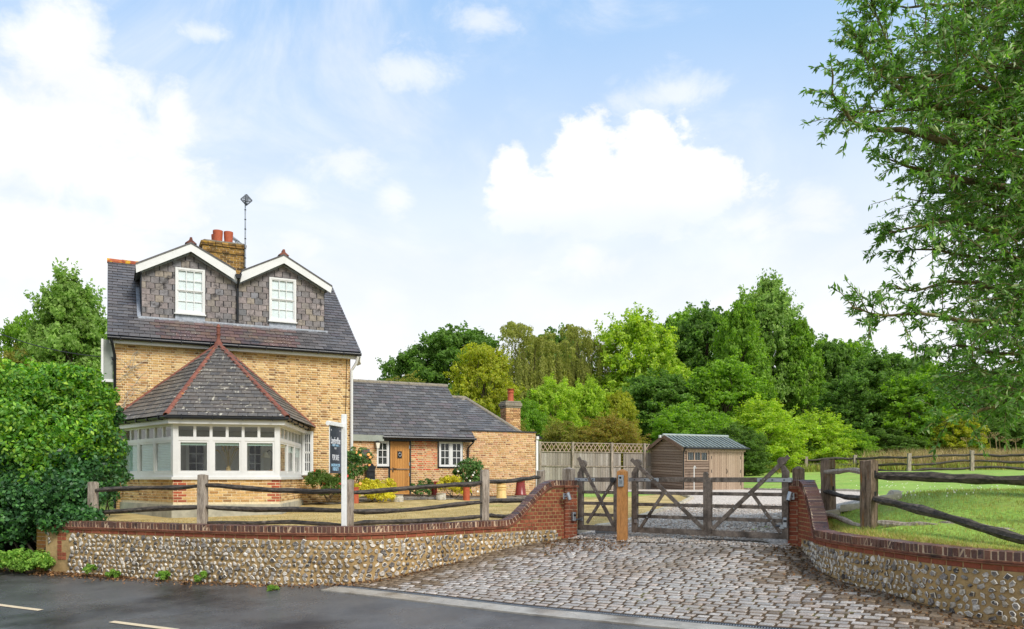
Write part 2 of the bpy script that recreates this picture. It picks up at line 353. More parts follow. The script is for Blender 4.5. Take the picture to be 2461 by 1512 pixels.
black_metal = M('black_iron', ['#1b1c1f', '#26282b'], rough=.4, vary=.1, spec=.5)
greyboard = M('grey_green_board', ['#8b9188', '#999f96'], rough=.6, vary=.05)
lead = M('lead_flashing', ['#878d96', '#a2a7af', '#767c86'], scale=5, rough=.45, vary=.2, metal=.3)
terra = M('terracotta', ['#a04c30', '#ae5838', '#94442c'], scale=4, rough=.7, vary=.12)
terra_ridge = M('ridge_terracotta', ['#74463a', '#845040', '#663e34'], rand=True, rough=.8, bump=.3, tints=[('#cfc8b4', 22, .68, .74), ('#c58a28', 3.2, .64, .72)])
ridge_red = M('red_ridge_tile', ['#a0502e', '#ac5c3a', '#92482c'], rand=True, rough=.8, bump=.3, tints=[('#c59a28', 3, .52, .6)])
ridge_grey = M('mortared_ridge', ['#7a7264', '#8b8272', '#6c665c'], scale=6, rough=.9, bump=.4, vary=.25)
dark_red = M('glazed_red_clay', ['#6f2420', '#82302a'], rough=.3, vary=.1)
buff = M('buff_clay', ['#d9b878', '#e2c68a'], rough=.7, vary=.1, scale=5)
oak = M('weathered_oak', ['#95887a', '#aa9d8e', '#7d7164', '#b8ab9c'], scale=3, stretch=(6, 6, .8), rough=.85, bump=.5, bscale=18, vary=.3, vscale=20, tints=[('#5a4630', 2, .6, .75)])
oak_rail = M('dark_cleft_oak', ['#3a342e', '#544b42', '#2a2622', '#6b6156'], scale=5, stretch=(1, 1, 3), rough=.7, bump=.6, bscale=22, vary=.35, vscale=18, tints=[('#8f9a80', 30, .72, .77)])
oak_post = M('brown_oak_post', ['#6f5d4a', '#857260', '#5a4a3a', '#93836f'], scale=3, stretch=(6, 6, .8), rough=.85, bump=.6, bscale=16, vary=.35, vscale=18, tints=[('#8a5a2c', 2.4, .6, .7), ('#3a3026', 3, .6, .7)])
gate_oak = M('gate_oak', ['#6a5f54', '#7d7166', '#574d44', '#8c8074'], scale=4, rough=.75, bump=.35, bscale=30, vary=.25, vscale=30, tints=[('#2c2620', 1.6, .56, .72)])
timber = M('new_timber', ['#a8733a', '#b9824a', '#8c5e2e'], scale=3, stretch=(5, 5, .7), rough=.7, bump=.3, bscale=20, vary=.2, tints=[('#6a4420', 6, .66, .74)])
fence_board = M('grey_fence_board', ['#8f877e', '#a39b92', '#7a7269', '#968d82', '#847b70'], rand=True, stretch=(8, 8, .7), scale=4, rough=.9, bump=.3, bscale=14, vary=.28, vscale=16, tints=[('#6e6254', 1.2, .55, .75)])
shed_board = M('shed_board', ['#837062', '#776557', '#8e7c6d', '#6c5b4e', '#7d6a5b'], rand=True, stretch=(1, 1, 6), scale=4, rough=.85, bump=.3, bscale=20, vary=.2, vscale=12, tints=[('#4c3a2e', 5, .66, .76)])
shed_trim = M('shed_trim', ['#9c8672', '#a8937f', '#8d7865'], rand=True, scale=3, stretch=(4, 4, 1), rough=.85, bump=.25, bscale=20, vary=.18, tints=[('#6b5242', 5, .66, .76)])
shed_barge = M('shed_bargeboard', ['#6b5446', '#7d6454'], scale=4, rough=.85, vary=.2)
green_roof = M('green_roof_sheet', ['#464d48', '#565e58', '#3a403c'], scale=5, rough=.4, vary=.2, spec=.5)
roof_rib_m = M('highlight_roof_rib', ['#868e88', '#9aa29c', '#767e78'], scale=6, rough=.4, vary=.15)  # pale colour paints the white highlight lines of the shed roof
creasing_m = M('dull_tile_creasing', ['#7a4a36', '#8a5640', '#5f3a2c'], scale=5, rough=.7, vary=.25, bump=.3, tints=[('#3a2a22', 3, .52, .7)])
rind_m = M('flint_rind', ['#e0d8c8', '#cabfaa', '#e6dfd2', '#b8a888'], rand=True, rough=.6, vary=.15)
oak_door = M('varnished_oak_door', ['#b9803e', '#c48d4a', '#a87236'], rand=True, stretch=(6, 6, .7), rough=.5, bump=.1, vary=.14, vscale=12)
steel = M('galvanised_steel', ['#9aa0a6', '#aeb4ba'], rough=.4, metal=.7, vary=.12)
dark_steel = M('dark_steel', ['#4b5058', '#5c6168'], rough=.45, metal=.5)
sign_navy = M('sign_navy', ['#262a3a', '#2b3042'], rough=.35, vary=.04)
letter_white = M('sign_lettering', ['#f2f3f5', '#f2f3f5'], rough=.5, vary=0)
letter_blue = M('sign_lettering_blue', ['#a9d4ee', '#a9d4ee'], rough=.5, vary=0)
concrete = M('concrete', ['#a9a08e', '#bcb4a2', '#989080'], scale=2.5, rough=.85, bump=.2, vary=.15)
concrete_wet = M('wet_concrete_strip', ['#8f897e', '#a39d93', '#7a746a'], scale=1.2, rough=.3, rvar=.18, bump=.1, vary=.14, tints=[('#5f5546', 1.0, .55, .72)])
render_grey = M('plinth_render', ['#9c9a8c', '#b0ac9a', '#8d8b7e'], scale=1.6, rough=.9, bump=.1, vary=.12)
asphalt = M('wet_asphalt', ['#504f4f', '#5d5c5b', '#454444'], scale=.7, rough=.28, rvar=.14, rscale=.8, bump=.6, bscale=90, vary=.5, vscale=75, spec=.5, stretch=(1, 1, 1), tints=[('#262120', .5, .48, .66)])
roadpaint = M('worn_road_paint', ['#c9b492', '#d8c6a6'], scale=14, rough=.6, bump=.2, vary=.15, tints=[('#6a6258', 40, .62, .72)])
muddy_sett = M('muddy_sett', ['#6e5d48', '#7d6a54', '#5f5040', '#857460', '#6a5c4c'], rand=True, rough=.4, rvar=.1, vary=.3, vscale=25, bump=.35, bscale=45, spec=.5)
sett_m = M('granite_sett', ['#9c968f', '#aca59d', '#8e8781', '#b8b0a8', '#a39487', '#948e88', '#ad9d90'], rand=True, rough=.24, rvar=.12, rscale=3, vary=.3, vscale=30, bump=.35, bscale=45, spec=.6, tints=[('#7a6750', .55, .52, .70)])
joint_m = M('mossy_joint_earth', ['#3f2f1e', '#4f3c25', '#33281a'], scale=3, rough=.9, bump=.8, bscale=30, tints=[('#5a5a2a', 2, .58, .7)])
gravel_m = M('gravel_ground', ['#b5a698', '#cbbfb2', '#9c8e80'], scale=9, rough=.9, bump=1, bscale=30, vary=.5, vscale=22)
pebble_m = M('gravel_stone', ['#c8bdb0', '#a39688', '#dcd4ca', '#8a8078', '#b9a894', '#e6e0d8', '#b08a6a'], rand=True, rough=.75, vary=.1)
stone_block = M('pale_stone_block', ['#a8a294', '#bdb8aa', '#8f8a7c'], scale=7, rough=.9, bump=.6, vary=.25, tints=[('#6e6a58', 6, .58, .7)])
flag_m = M('paving_flag', ['#6f6a60', '#857f74', '#5f5b54'], rand=True, rough=.45, bump=.3, vary=.25)
earth = M('bed_earth', ['#33271c', '#453526', '#2a2018'], scale=6, rough=.95, bump=.8, bscale=30, vary=.3)
lawn_m = M('lawn', ['#6f9236', '#82a440', '#92ae4a', '#78983a'], scale=.6, rough=.9, bump=.8, bscale=60, vary=.4, vscale=14, tints=[('#93944a', .35, .5, .74), ('#9a8a50', 1.4, .58, .78)])
dry_m = M('dry_lawn', ['#b39a62', '#c2aa72', '#a18a54', '#baa26a'], scale=1.2, rough=.95, bump=.8, bscale=60, vary=.25, vscale=20, tints=[('#7c8a3a', .7, .6, .72), ('#6f8a34', 2.6, .68, .74)])
field_m = M('rough_grass_ground', ['#6a7a34', '#8a8a44', '#5c6c2c'], scale=.3, rough=.95, bump=.6, vary=.25)
ground_m = M('ground_soil', ['#5a5236', '#6a6242'], scale=.1, rough=1, vary=.2)
bark = M('bark', ['#4a4034', '#5f5444', '#3a3228'], scale=6, stretch=(2, 2, .6), rough=.95, bump=.8, bscale=24, vary=.3)
bark_moss = M('mossy_bark', ['#4f4630', '#665a3c', '#3d3828'], scale=5, rough=.95, bump=.6, bscale=24, vary=.3, tints=[('#7d7a34', 3, .5, .65)])
wire = M('cable_black', ['#141414', '#1c1c1c'], rough=.6)
blind_m = M('pleated_blind', ['#9fb8ae', '#acc4ba'], rough=.8, vary=.05, scale=1)
curtain_m = M('net_curtain', ['#dfe4ea', '#eef1f4'], rough=.9, vary=.05, scale=2)
dark_in = M('interior_shade', ['#1c1d1c', '#2a2b28'], rough=.7, scale=2, vary=.2)  # shade of unlit rooms and holes, put into a colour
room_m = M('room_plaster', ['#c9c6c0', '#d4d1cb'], rough=.9, vary=.05)
def leaf_mat(name, cols, tr=.5, rough=.6, spec=.2, vary=.25):
    c2 = []
    for c in cols: r_, g_, b_ = lin(c); green = g_ > r_; c2.append((r_ * 1.5 + .012, g_ * 1.16 + .012, b_ * 1.2 + .008) if green else (r_, g_, b_))
    return M(name, c2, rand=True, rough=rough, vary=vary, vscale=1.2, spec=spec, transl=tr)
lf_dark = leaf_mat('leaf_dark_green', ['#486a2e', '#547a36', '#3f6029', '#608840', '#4d7032'])
lf_oak = leaf_mat('leaf_oak_green', ['#4a7232', '#5a863a', '#3f6429', '#6a9646', '#527c36'])
lf_mid = leaf_mat('leaf_mid_green', ['#5c8a30', '#6e9e3a', '#4f7a2a', '#7dae42', '#648f36'])
lf_bright = leaf_mat('leaf_bright_green', ['#7aa438', '#8fb844', '#6a9632', '#a3c652', '#81aa44'])
lf_yellow = leaf_mat('leaf_yellow_green', ['#7f9a34', '#8fa83c', '#749030', '#a3b448', '#84993a', '#96943c'])
lf_olive = leaf_mat('leaf_olive', ['#6d7a34', '#7f8a3e', '#5c6c2e', '#8f8f48'])
lf_orange = leaf_mat('leaf_russet', ['#84883c', '#8c883e', '#748438', '#967844', '#7e8840'])
lf_birch = leaf_mat('leaf_birch', ['#74883e', '#86994c', '#647936', '#97a85a'])
lf_grey = leaf_mat('leaf_ash_blue', ['#6a9448', '#7ca656', '#5c863e', '#8cb466'])
lf_big = leaf_mat('leaf_willow', ['#47772e', '#5a9038', '#3c6828', '#6ca244', '#4f8036', '#9ab884'], tr=.42, rough=.42, spec=.45)
lf_laurel = leaf_mat('leaf_laurel', ['#3f7a24', '#56942c', '#336a22', '#76b034', '#2f5e22', '#8fbf3a'], tr=.35, rough=.48, spec=.35)
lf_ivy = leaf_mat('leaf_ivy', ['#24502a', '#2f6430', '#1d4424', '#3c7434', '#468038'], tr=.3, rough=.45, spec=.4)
lf_priv = leaf_mat('leaf_golden', ['#a9b824', '#bcc832', '#8fa428', '#c9d04a', '#7f9a2a'], tr=.3)
lf_rose = leaf_mat('leaf_rose', ['#3a6430', '#4c7a38', '#2c5226', '#5f8a42'], tr=.25)
lf_weed = leaf_mat('leaf_weed', ['#5a8f34', '#6ca03c', '#4c7f2e', '#86b04a'], tr=.3)
blade_g = leaf_mat('grass_blade', ['#6f8a3c', '#7f9a45', '#627c34', '#8f9c4e', '#a8985c', '#76903f'], tr=.3)
blade_d = leaf_mat('dry_blade', ['#b89f68', '#c9b27c', '#a58e58', '#9a9450'], tr=.25)
straw = leaf_mat('straw', ['#b8a06c', '#c8b488', '#a48c5c', '#a0925c', '#8f8c54'], tr=.2)
litter_m = leaf_mat('leaf_litter', ['#8a5f3c', '#a07a50', '#6a4830', '#7a6044', '#4f3a28'], tr=.1)
pet_orange = M('orange_petal', ['#e89a4a', '#f0ac62'], rough=.6, vary=.1); pet_red = M('red_petal', ['#c0241c', '#d4382a'], rough=.6, vary=.1); pet_white = M('white_petal', ['#efe9dc', '#f8f4ea'], rough=.6, vary=.05)
lamp_glass = M('frosted_lamp_glass', ['#d8d2c0', '#e4dfd0'], rough=.3, vary=.05)
def glass_mat(name, tint=(.96, .98, .97), refl=.05, rough=.02):
    m = bpy.data.materials.new(name); m.use_nodes = True; t = m.node_tree; t.nodes.clear(); n = t.nodes; l = t.links
    fr = n.new('ShaderNodeFresnel'); fr.inputs[0].default_value = 1.5; geo = n.new('ShaderNodeNewGeometry'); inv = n.new('ShaderNodeMath'); inv.operation = 'SUBTRACT'; inv.inputs[0].default_value = 1; l.new(geo.outputs['Backfacing'], inv.inputs[1])
    mu = n.new('ShaderNodeMath'); mu.operation = 'MULTIPLY'; l.new(fr.outputs[0], mu.inputs[0]); l.new(inv.outputs[0], mu.inputs[1])
    a = n.new('ShaderNodeMath'); a.operation = 'MULTIPLY_ADD'; a.inputs[1].default_value = 1.1; a.inputs[2].default_value = 0; a.use_clamp = True; l.new(mu.outputs[0], a.inputs[0])
    tr = n.new('ShaderNodeBsdfTransparent'); tr.inputs[0].default_value = (*tint, 1); g = n.new('ShaderNodeBsdfGlossy'); g.inputs['Roughness'].default_value = rough
    nz = n.new('ShaderNodeTexNoise'); nz.inputs['Scale'].default_value = 3; b = n.new('ShaderNodeBump'); b.inputs['Strength'].default_value = .04; l.new(nz.outputs[0], b.inputs['Height']); l.new(b.outputs[0], g.inputs['Normal'])
    x = n.new('ShaderNodeMixShader'); l.new(a.outputs[0], x.inputs[0]); l.new(tr.outputs[0], x.inputs[1]); l.new(g.outputs[0], x.inputs[2]); o = n.new('ShaderNodeOutputMaterial'); l.new(x.outputs[0], o.inputs[0]); return m
glass = glass_mat('window_glass'); 
# ------------------------------------------------------------------ terrain: two height fields (upper: lawns and gravel; lower: road and driveway)
def tps(pts):
    p = np.array(pts, float); n = len(p)
    def phi(r2): return np.where(r2 > 1e-12, .5 * r2 * np.log(r2 + 1e-12), 0)
    K = phi(((p[:, None, :2] - p[None, :, :2]) ** 2).sum(2)) + np.eye(n) * .03
    Q = np.c_[np.ones(n), p[:, :2]]; A = np.block([[K, Q], [Q.T, np.zeros((3, 3))]]); s = np.linalg.solve(A, np.r_[p[:, 2], np.zeros(3)])
    def f(x, y):
        x = np.atleast_1d(np.asarray(x, float)); y = np.atleast_1d(np.asarray(y, float))
        r2 = (x[:, None] - p[None, :, 0]) ** 2 + (y[:, None] - p[None, :, 1]) ** 2
        return phi(r2) @ s[:n] + s[n] + s[n + 1] * x + s[n + 2] * y
    return f
GATE0, GATE1 = Vector((1.42, 16.95, 0)), Vector((4.86, 14.3, 0))
_up = tps([(-9.5, 16.3, -.95), (-7.8, 15.8, -.95), (-5.4, 14.9, -.95), (-4.1, 14.3, -.96), (-2.7, 14.2, -.96), (-1.9, 14.6, -.97), (-1, 15.4, -1.0), (.2, 16.4, -1.08), (1.42, 16.95, -1.2), (4.86, 14.3, -1.21), (3.1, 15.6, -1.2),
  (-8.9, 21.4, -1.07), (-11.4, 23.8, -1.0), (-6.4, 25.8, -.89), (-4.2, 30.2, -.65), (1, 32.5, -.72), (-.4, 31, -.80), (-3, 22, -.95), (0, 20, -1.02), (4, 20, -1.02), (6, 28, -.76), (7.5, 36, -.56), (10.5, 37, -.56), (1.5, 36, -.68),
  (5.63, 14.5, -.67), (5.5, 12.6, -.75), (6.3, 10, -.82), (5.3, 11.2, -.84), (5.2, 10.1, -.86), (5.9, 9.2, -.87), (6.6, 8.7, -.86), (9, 8.5, -.78), (11.4, 18, -.46), (11.9, 25, -.58), (7.9, 20, -.86), (12.5, 31, -.5), (16, 14, -.35), (17.5, 40, -.1), (24, 40, .1), (26, 25, -.1), (17.5, 58, .37), (30, 54, .5), (36, 54, .52), (6, 60, .2), (-10, 60, .3), (-20, 30, -.9), (-20, 45, -.3), (-30, 28, -1.5),
  (0, 90, .8), (40, 90, 1.0), (-40, 90, .8), (90, 90, 1.2), (-90, 90, .5), (0, 150, 1), (90, 150, 1.2), (-90, 150, .8), (80, 30, .5), (-80, 50, -1)])
_lo = tps([(-9.2, 15.9, -1.82), (-7.8, 15.3, -1.84), (-5.5, 14.4, -1.85), (-4.1, 13.9, -1.83), (-2.8, 13.7, -1.80), (3.18, 9.45, -1.80), (5.9, 7.8, -1.72), (.25, 11.5, -1.83), (-8, 12.7, -1.99), (-4.45, 10.7, -2.0), (0, 8.2, -1.99), (5, 5.5, -1.93), (-6, 9.6, -2.08), (2, 4.5, -2.08),
  (-2.0, 14.1, -1.72), (-1.2, 15.0, -1.60), (-.2, 15.7, -1.40), (.96, 16.6, -1.27), (1.42, 16.95, -1.21), (3.1, 15.6, -1.2), (4.86, 14.3, -1.21), (4.83, 13, -1.42), (4.9, 11.5, -1.52), (5.05, 10.1, -1.57), (5.36, 9.4, -1.63), (5.7, 9, -1.67), (6.6, 8.3, -1.70), (2.2, 13, -1.52), (1, 14, -1.50),
  (-40, 33, -2.0), (-20, 22, -1.9), (20, -3, -1.6), (-40, 25, -2.1), (0, 0, -2.0), (40, -20, -1.6), (-60, 45, -2.0)])
def Zu(x, y): return float(_up(x, y)[0])
def Zl(x, y): return float(_lo(x, y)[0])
def hit(u, v, fn=Zu, dmax=120):
    """where the ray through a picture point meets a height field: world (x, y, z)."""
    k = (v - HV) / FPX; a = (u - CU) / FPX; lo_, prev = 4.0, None; d = 4.0
    while d < dmax:
        g = -k * d - fn(a * d, d)
        if g < 0:
            l0, h0 = d - .25, d
            for _ in range(20):
                mid = (l0 + h0) / 2
                if -k * mid - fn(a * mid, mid) < 0: h0 = mid
                else: l0 = mid
            return Vector((a * h0, h0, EYE - k * h0))
        d += .25
    return Vector((a * dmax, dmax, EYE - k * dmax))
def sheet(name, poly, fn, mat, near, far=None, dz=0.0, kind='structure', parent=None, jitter=.2):
    """A ground sheet inside polygon POLY (plan), grid spacing NEAR within 45 m and FAR beyond, heights from FN."""
    poly = [(float(p[0]), float(p[1])) for p in poly]; n = len(poly); xs = [p[0] for p in poly]; ys = [p[1] for p in poly]
    pts = []
    def grid(sp, ok):
        gx, gy = np.meshgrid(np.arange(min(xs) + sp / 2, max(xs), sp), np.arange(min(ys) + sp / 2, max(ys), sp)); q = np.c_[gx.ravel(), gy.ravel()]
        q += rng.uniform(-sp * jitter, sp * jitter, q.shape); return q[ok(q)]
    dist = lambda q: np.abs(q[:, 0]) * .8 + np.abs(q[:, 1])
    G = [grid(near, (lambda q: dist(q) < 46) if far else (lambda q: q[:, 0] > -1e9))]
    if far: G.append(grid(far, lambda q: dist(q) >= 46))
    q = np.concatenate(G); inside = np.zeros(len(q), bool); mind = np.full(len(q), 1e9)
    for i in range(n):
        (x1, y1), (x2, y2) = poly[i], poly[(i + 1) % n]
        c = ((y1 > q[:, 1]) != (y2 > q[:, 1]))
        with np.errstate(divide='ignore', invalid='ignore'): xi = (x2 - x1) * (q[:, 1] - y1) / (y2 - y1 if y2 != y1 else 1e-9) + x1
        inside ^= c & (q[:, 0] < xi)
        e = np.array((x2 - x1, y2 - y1)); t = np.clip(((q - (x1, y1)) @ e) / max(e @ e, 1e-9), 0, 1); mind = np.minimum(mind, np.hypot(*(q - (np.array((x1, y1)) + t[:, None] * e)).T))
    q = q[inside & (mind > near * .3)]
    bpts = []
    for i in range(n):
        a, b = np.array(poly[i]), np.array(poly[(i + 1) % n]); m = max(1, int(np.hypot(*(b - a)) / (near if abs(a[1]) + abs(a[0]) < 60 else (far or near))))
        for j in range(m): bpts.append(tuple(a + (b - a) * j / m))
    nb = len(bpts); allp = [Vector(p) for p in bpts] + [Vector(p) for p in q]
    v, e, f, *_ = geometry.delaunay_2d_cdt(allp, [(i, (i + 1) % nb) for i in range(nb)], [], 1, 1e-5)
    V = np.array([(p[0], p[1]) for p in v]); z = fn(V[:, 0], V[:, 1]) + EYE + dz
    me = bpy.data.meshes.new(name); me.from_pydata(np.c_[V, z].tolist(), [], [tuple(t) for t in f])
    bm = bmesh.new(); bm.from_mesh(me); bmesh.ops.recalc_face_normals(bm, faces=bm.faces)
    if sum(fc.normal.z for fc in bm.faces) < 0: bmesh.ops.reverse_faces(bm, faces=bm.faces)
    bm.to_mesh(me); bm.free(); me.polygons.foreach_set('use_smooth', [True] * len(me.polygons))
    o = mesh_obj(name, me, mat, parent); o['kind'] = kind; return o
def smooth_path(pts, step=.03):
    pts = [Vector((p[0], p[1], 0)) for p in pts]; out_ = []
    for i in range(len(pts) - 1):
        p0, p1, p2, p3 = pts[max(i - 1, 0)], pts[i], pts[i + 1], pts[min(i + 2, len(pts) - 1)]; m = max(2, int((p2 - p1).length / .05))
        for j in range(m):
            t = j / m; out_.append(.5 * ((2 * p1) + (p2 - p0) * t + (2 * p0 - 5 * p1 + 4 * p2 - p3) * t * t + (3 * p1 - p0 - 3 * p2 + p3) * t ** 3))
    out_.append(pts[-1]); s = [0]
    for a, b in zip(out_, out_[1:]): s.append(s[-1] + (b - a).length)
    Lg = s[-1]; k = int(Lg / step); arr = np.array([(p.x, p.y) for p in out_]); ss = np.linspace(0, Lg, k + 1)
    return ss, np.c_[np.interp(ss, s, arr[:, 0]), np.interp(ss, s, arr[:, 1])]
LP = [(-9.05, 15.75), (-7.83, 15.3), (-5.6, 14.4), (-4.1, 13.88), (-2.85, 13.74), (-2.05, 14.1), (-1.24, 14.9), (-.22, 15.75), (.55, 16.35), (1.12, 16.72)]
RP = [(5.03, 14.3), (4.97, 13.5), (4.84, 12.9), (4.80, 12.2), (4.86, 11.5), (4.96, 10.9), (5.1, 10.1), (5.36, 9.41), (5.72, 8.95), (6.3, 8.45), (7.4, 7.8), (9.0, 7.0)]
Ls, Lxy = smooth_path(LP); Rs, Rxy = smooth_path(RP)
def off(ss, xy, d):
    t = np.gradient(xy, axis=0); t /= np.hypot(*t.T)[:, None]; return xy + np.c_[-t[:, 1], t[:, 0]] * d
DR0, DR1 = Vector((-3.0, 13.62, 0)), Vector((5.95, 7.75, 0))     # upper edge of the drain along the foot of the driveway
ddir = (DR1 - DR0).normalized(); dn = Vector((ddir.y, -ddir.x, 0))   # dn points to the road
sub = lambda a, k: [tuple(p) for p in a[::k]] + [tuple(a[-1])]
SETT_TOP = []
for u_, v_ in ((1366, 1296), (1420, 1296), (1500, 1303), (1600, 1306), (1700, 1309), (1800, 1313), (1898, 1322)): SETT_TOP.append(hit(u_, v_, Zl))
# --- base ground, road, driveway bed
me = bpy.data.meshes.new('ground'); S = 2600; me.from_pydata([(-S, -S, -1.2), (S, -S, -1.2), (S, S, -1.2), (-S, S, -1.2)], [], [(0, 1, 2, 3)]); mesh_obj('ground', me, ground_m, None, 'structure')
edge_far = [(-70, 49), (-30, 26.5), (-14, 18.2), (-9.3, 15.95)] + sub(off(Ls, Lxy, -.0), 12)
lw = [p for p in edge_far if p[0] < -3.05] + [(DR0.x, DR0.y)]
r_dr = DR1 + dn * .0
road_poly = lw + [tuple((DR0 + dn * .42 + ddir * .1)[:2]), tuple((DR1 + dn * .42)[:2]), (7.2, 6.4), (12, 3.2), (40, -16), (36, -21), (7, .9), (0, 4.0), (-6, 7.9), (-14, 12.6), (-30, 20), (-70, 42)]
sheet('road', road_poly, _lo, asphalt, .5, 3)
sheet('verge', [(40, -60), (36, -21), (7, .9), (0, 4.0), (-6, 7.9), (-14, 12.6), (-30, 20), (-70, 42), (-120, 42), (-120, -60)], _lo, field_m, 1.5, 6)
lbase = [tuple(p) for p in Lxy[::10] if p[0] > -2.9]; rbase = [tuple(p) for p in Rxy[::10]]
rb = [p for p in rbase if (Vector((p[0], p[1], 0)) - DR0).dot(dn) < .0]
drive_poly = [(DR0.x, DR0.y)] + lbase + [(1.2, 16.95), (GATE0.x, GATE0.y + .3), (GATE1.x + .1, GATE1.y + .3), (5.1, 14.2)] + rb + [tuple((DR0 + ddir * ((Vector((*rb[-1], 0)) - DR0).dot(ddir)))[:2])]
sheet('driveway', drive_poly, _lo, joint_m, .3)
# --- upper ground
linner = [tuple(p) for p in off(Ls, Lxy, .12)[::10]]; rinner = [tuple(p) for p in off(Rs, Rxy, .12)[::10]]
up_poly = [(-120, 85), (-70, 49.5), (-30, 27), (-14, 18.6), (-9.3, 16.2)] + linner + [(1.3, 17.1), (GATE0.x, GATE0.y), (GATE1.x, GATE1.y), (5.1, 14.25)] + rinner + [(14, 4), (42, -14), (130, -14), (130, 170), (-120, 170)]
sheet('lawn', up_poly, _up, lawn_m, .8, 5)
e1 = [hit(*p) for p in ((1381, 1284), (1434, 1271), (1505, 1259), (1579, 1232.5), (1644, 1209.6), (1663, 1199), (1640, 1191), (1600, 1188))]
lawn_edge = [(p.x, p.y) for p in e1]
sheet('front_lawn', linner[2:] + [(1.32, 17.15)] + lawn_edge + [(4.5, 30.5), (1.2, 31.5), (-3.0, 29.4), (-6.2, 26.4), (-9, 23.5), (-12.5, 22.6), (-10.5, 17)], _up, dry_m, .5, dz=.012)
e2 = [hit(*p) for p in ((1905, 1300), (1975, 1248), (2020, 1231), (2075, 1218), (2120, 1207), (2158, 1197), (2150, 1190), (2100, 1184), (2040, 1181.5), (1980, 1181), (1900, 1180), (1790, 1177))]
sheet('gravel_drive', [(1.35, 17.0)] + [(GATE0.x, GATE0.y - .05), (GATE1.x, GATE1.y - .05)] + [(p.x, p.y) for p in e2] + [(9.5, 37.5), (6.0, 39), (4.4, 38.0), (3.5, 36), (5.6, 34.6)] + list(reversed(lawn_edge)), _up, gravel_m, .5, dz=.02)
sheet('patio', [(-6.9, 26.0), (-5.4, 26.2), (-3.4, 28.2), (-1.2, 29.7), (1.2, 31.2), (2.2, 31.9), (2.0, 33.2), (-4.3, 30.6), (-6.4, 27.2)], _up, earth, .5, dz=.03)
# ------------------------------------------------------------------ driveway setts, drain
sheet('gravel_apron', [tuple(p[:2]) for p in SETT_TOP] + [(GATE1.x + .08, GATE1.y + .02), (GATE0.x - .05, GATE0.y + .02)], _lo, gravel_m, .3, dz=.010)
dpoly = [(DR0 - dn * .02)[:2]] + [tuple(p) for p in Lxy[::8] if p[0] > -2.9] + [(1.2, 16.85), tuple(SETT_TOP[0][:2])] + [tuple(p[:2]) for p in SETT_TOP[1:]] + [(4.95, 14.25)] + [p for p in rb] + [tuple((DR1 - dn * .02)[:2])]
def in_poly(x, y, poly):
    c = False; n = len(poly)
    for i in range(n):
        x1, y1 = poly[i][0], poly[i][1]; x2, y2 = poly[(i + 1) % n][0], poly[(i + 1) % n][1]
        if (y1 > y) != (y2 > y) and x < (x2 - x1) * (y - y1) / (y2 - y1) + x1: c = not c
    return c
ms = []; row = 0; yy = .09
while yy < 7.5:
    pw = random.uniform(.122, .15); xx = -1.0 + random.uniform(0, .2)
    while xx < 12.5:
        ln = random.uniform(.155, .255); c = DR0 + ddir * (xx + ln / 2) - dn * (yy + pw / 2)
        if in_poly(c.x, c.y, dpoly): ms.append((c, ln, pw))
        xx += ln
    yy += pw
zz = _lo([m[0].x for m in ms], [m[0].y for m in ms]) + EYE; zx = _lo([m[0].x + ddir.x * .1 for m in ms], [m[0].y + ddir.y * .1 for m in ms]) + EYE; zy = _lo([m[0].x - dn.x * .1 for m in ms], [m[0].y - dn.y * .1 for m in ms]) + EYE
mats = []
for (c, ln, pw), z, a, b in zip(ms, zz, zx, zy):
    ax = Vector((ddir.x, ddir.y, (a - z) / .1)).normalized(); ay = Vector((-dn.x, -dn.y, (b - z) / .1)); ay = (ay - ax * ay.dot(ax)).normalized(); az_ = ax.cross(ay)
    rot = Matrix.Rotation(random.uniform(-.05, .05), 3, az_) @ Matrix.Rotation(random.uniform(-.035, .035), 3, ax)
    ax, ay, az_ = rot @ ax, rot @ ay, rot @ az_; gap = random.uniform(.026, .042)
    mats.append(mat4((c.x, c.y, z - .019 + random.uniform(-.004, .005)), ax * (ln - gap), ay * (pw - gap * 1.15), az_ * .06))
drive_obj = bpy.data.objects['driveway']
LRw = np.concatenate([Lxy[::6], Rxy[::6]])
mud = [random.random() < math.exp(-(max(0, np.hypot(*(LRw - (m[0][3], m[1][3])).T).min() - .25) / .55) ** 1.5) for m in mats]
emit('sett', drive_obj, [m for m, q_ in zip(mats, mud) if not q_], 'sett', sett_m, keep=230); emit('sett', drive_obj, [m for m, q_ in zip(mats, mud) if q_], 'sett', muddy_sett, keep=70, many='muddy_setts')
# drain: iron grating along the foot of the driveway and a strip of concrete beside the road
zd = lambda p: Zl(p.x, p.y) + EYE
def strip(name, mat, a, b, dz, parent=None, t0=.12):
    vs_, fs = [], []; n = 30; Lg = (DR1 - DR0).length
    for i in range(n + 1):
        for off_ in (a, b):
            p = DR0 + ddir * (t0 + (Lg - t0 + .6) * i / n) + dn * off_; vs_.append((p.x, p.y, zd(p) + dz))
        if i: k = 2 * i; fs.append((k - 2, k - 1, k + 1, k))
    vs2 = [(x, y, z - .08) for x, y, z in vs_]; m_ = len(vs_)
    q = MB().add(vs_ + vs2, fs + [(i, i + 2, i + 2 + m_, i + m_) for i in range(0, m_ - 2, 2)] + [(i + 2, i, i + m_, i + 2 + m_) for i in range(1, m_ - 2, 2)])
    return q.build(name, mat, parent)
strip('concrete_strip', concrete_wet, .085, .40, .018)['kind'] = 'structure'
gr = thing('drain_grating', 'long iron channel drain grating between the granite setts and the concrete strip', 'drain', tuple(DR0 + Vector((0, 0, EYE + Zl(DR0.x, DR0.y)))))
strip('channel', black_metal, .0, .085, -.01, gr)
bars = []; Lg = (DR1 - DR0).length
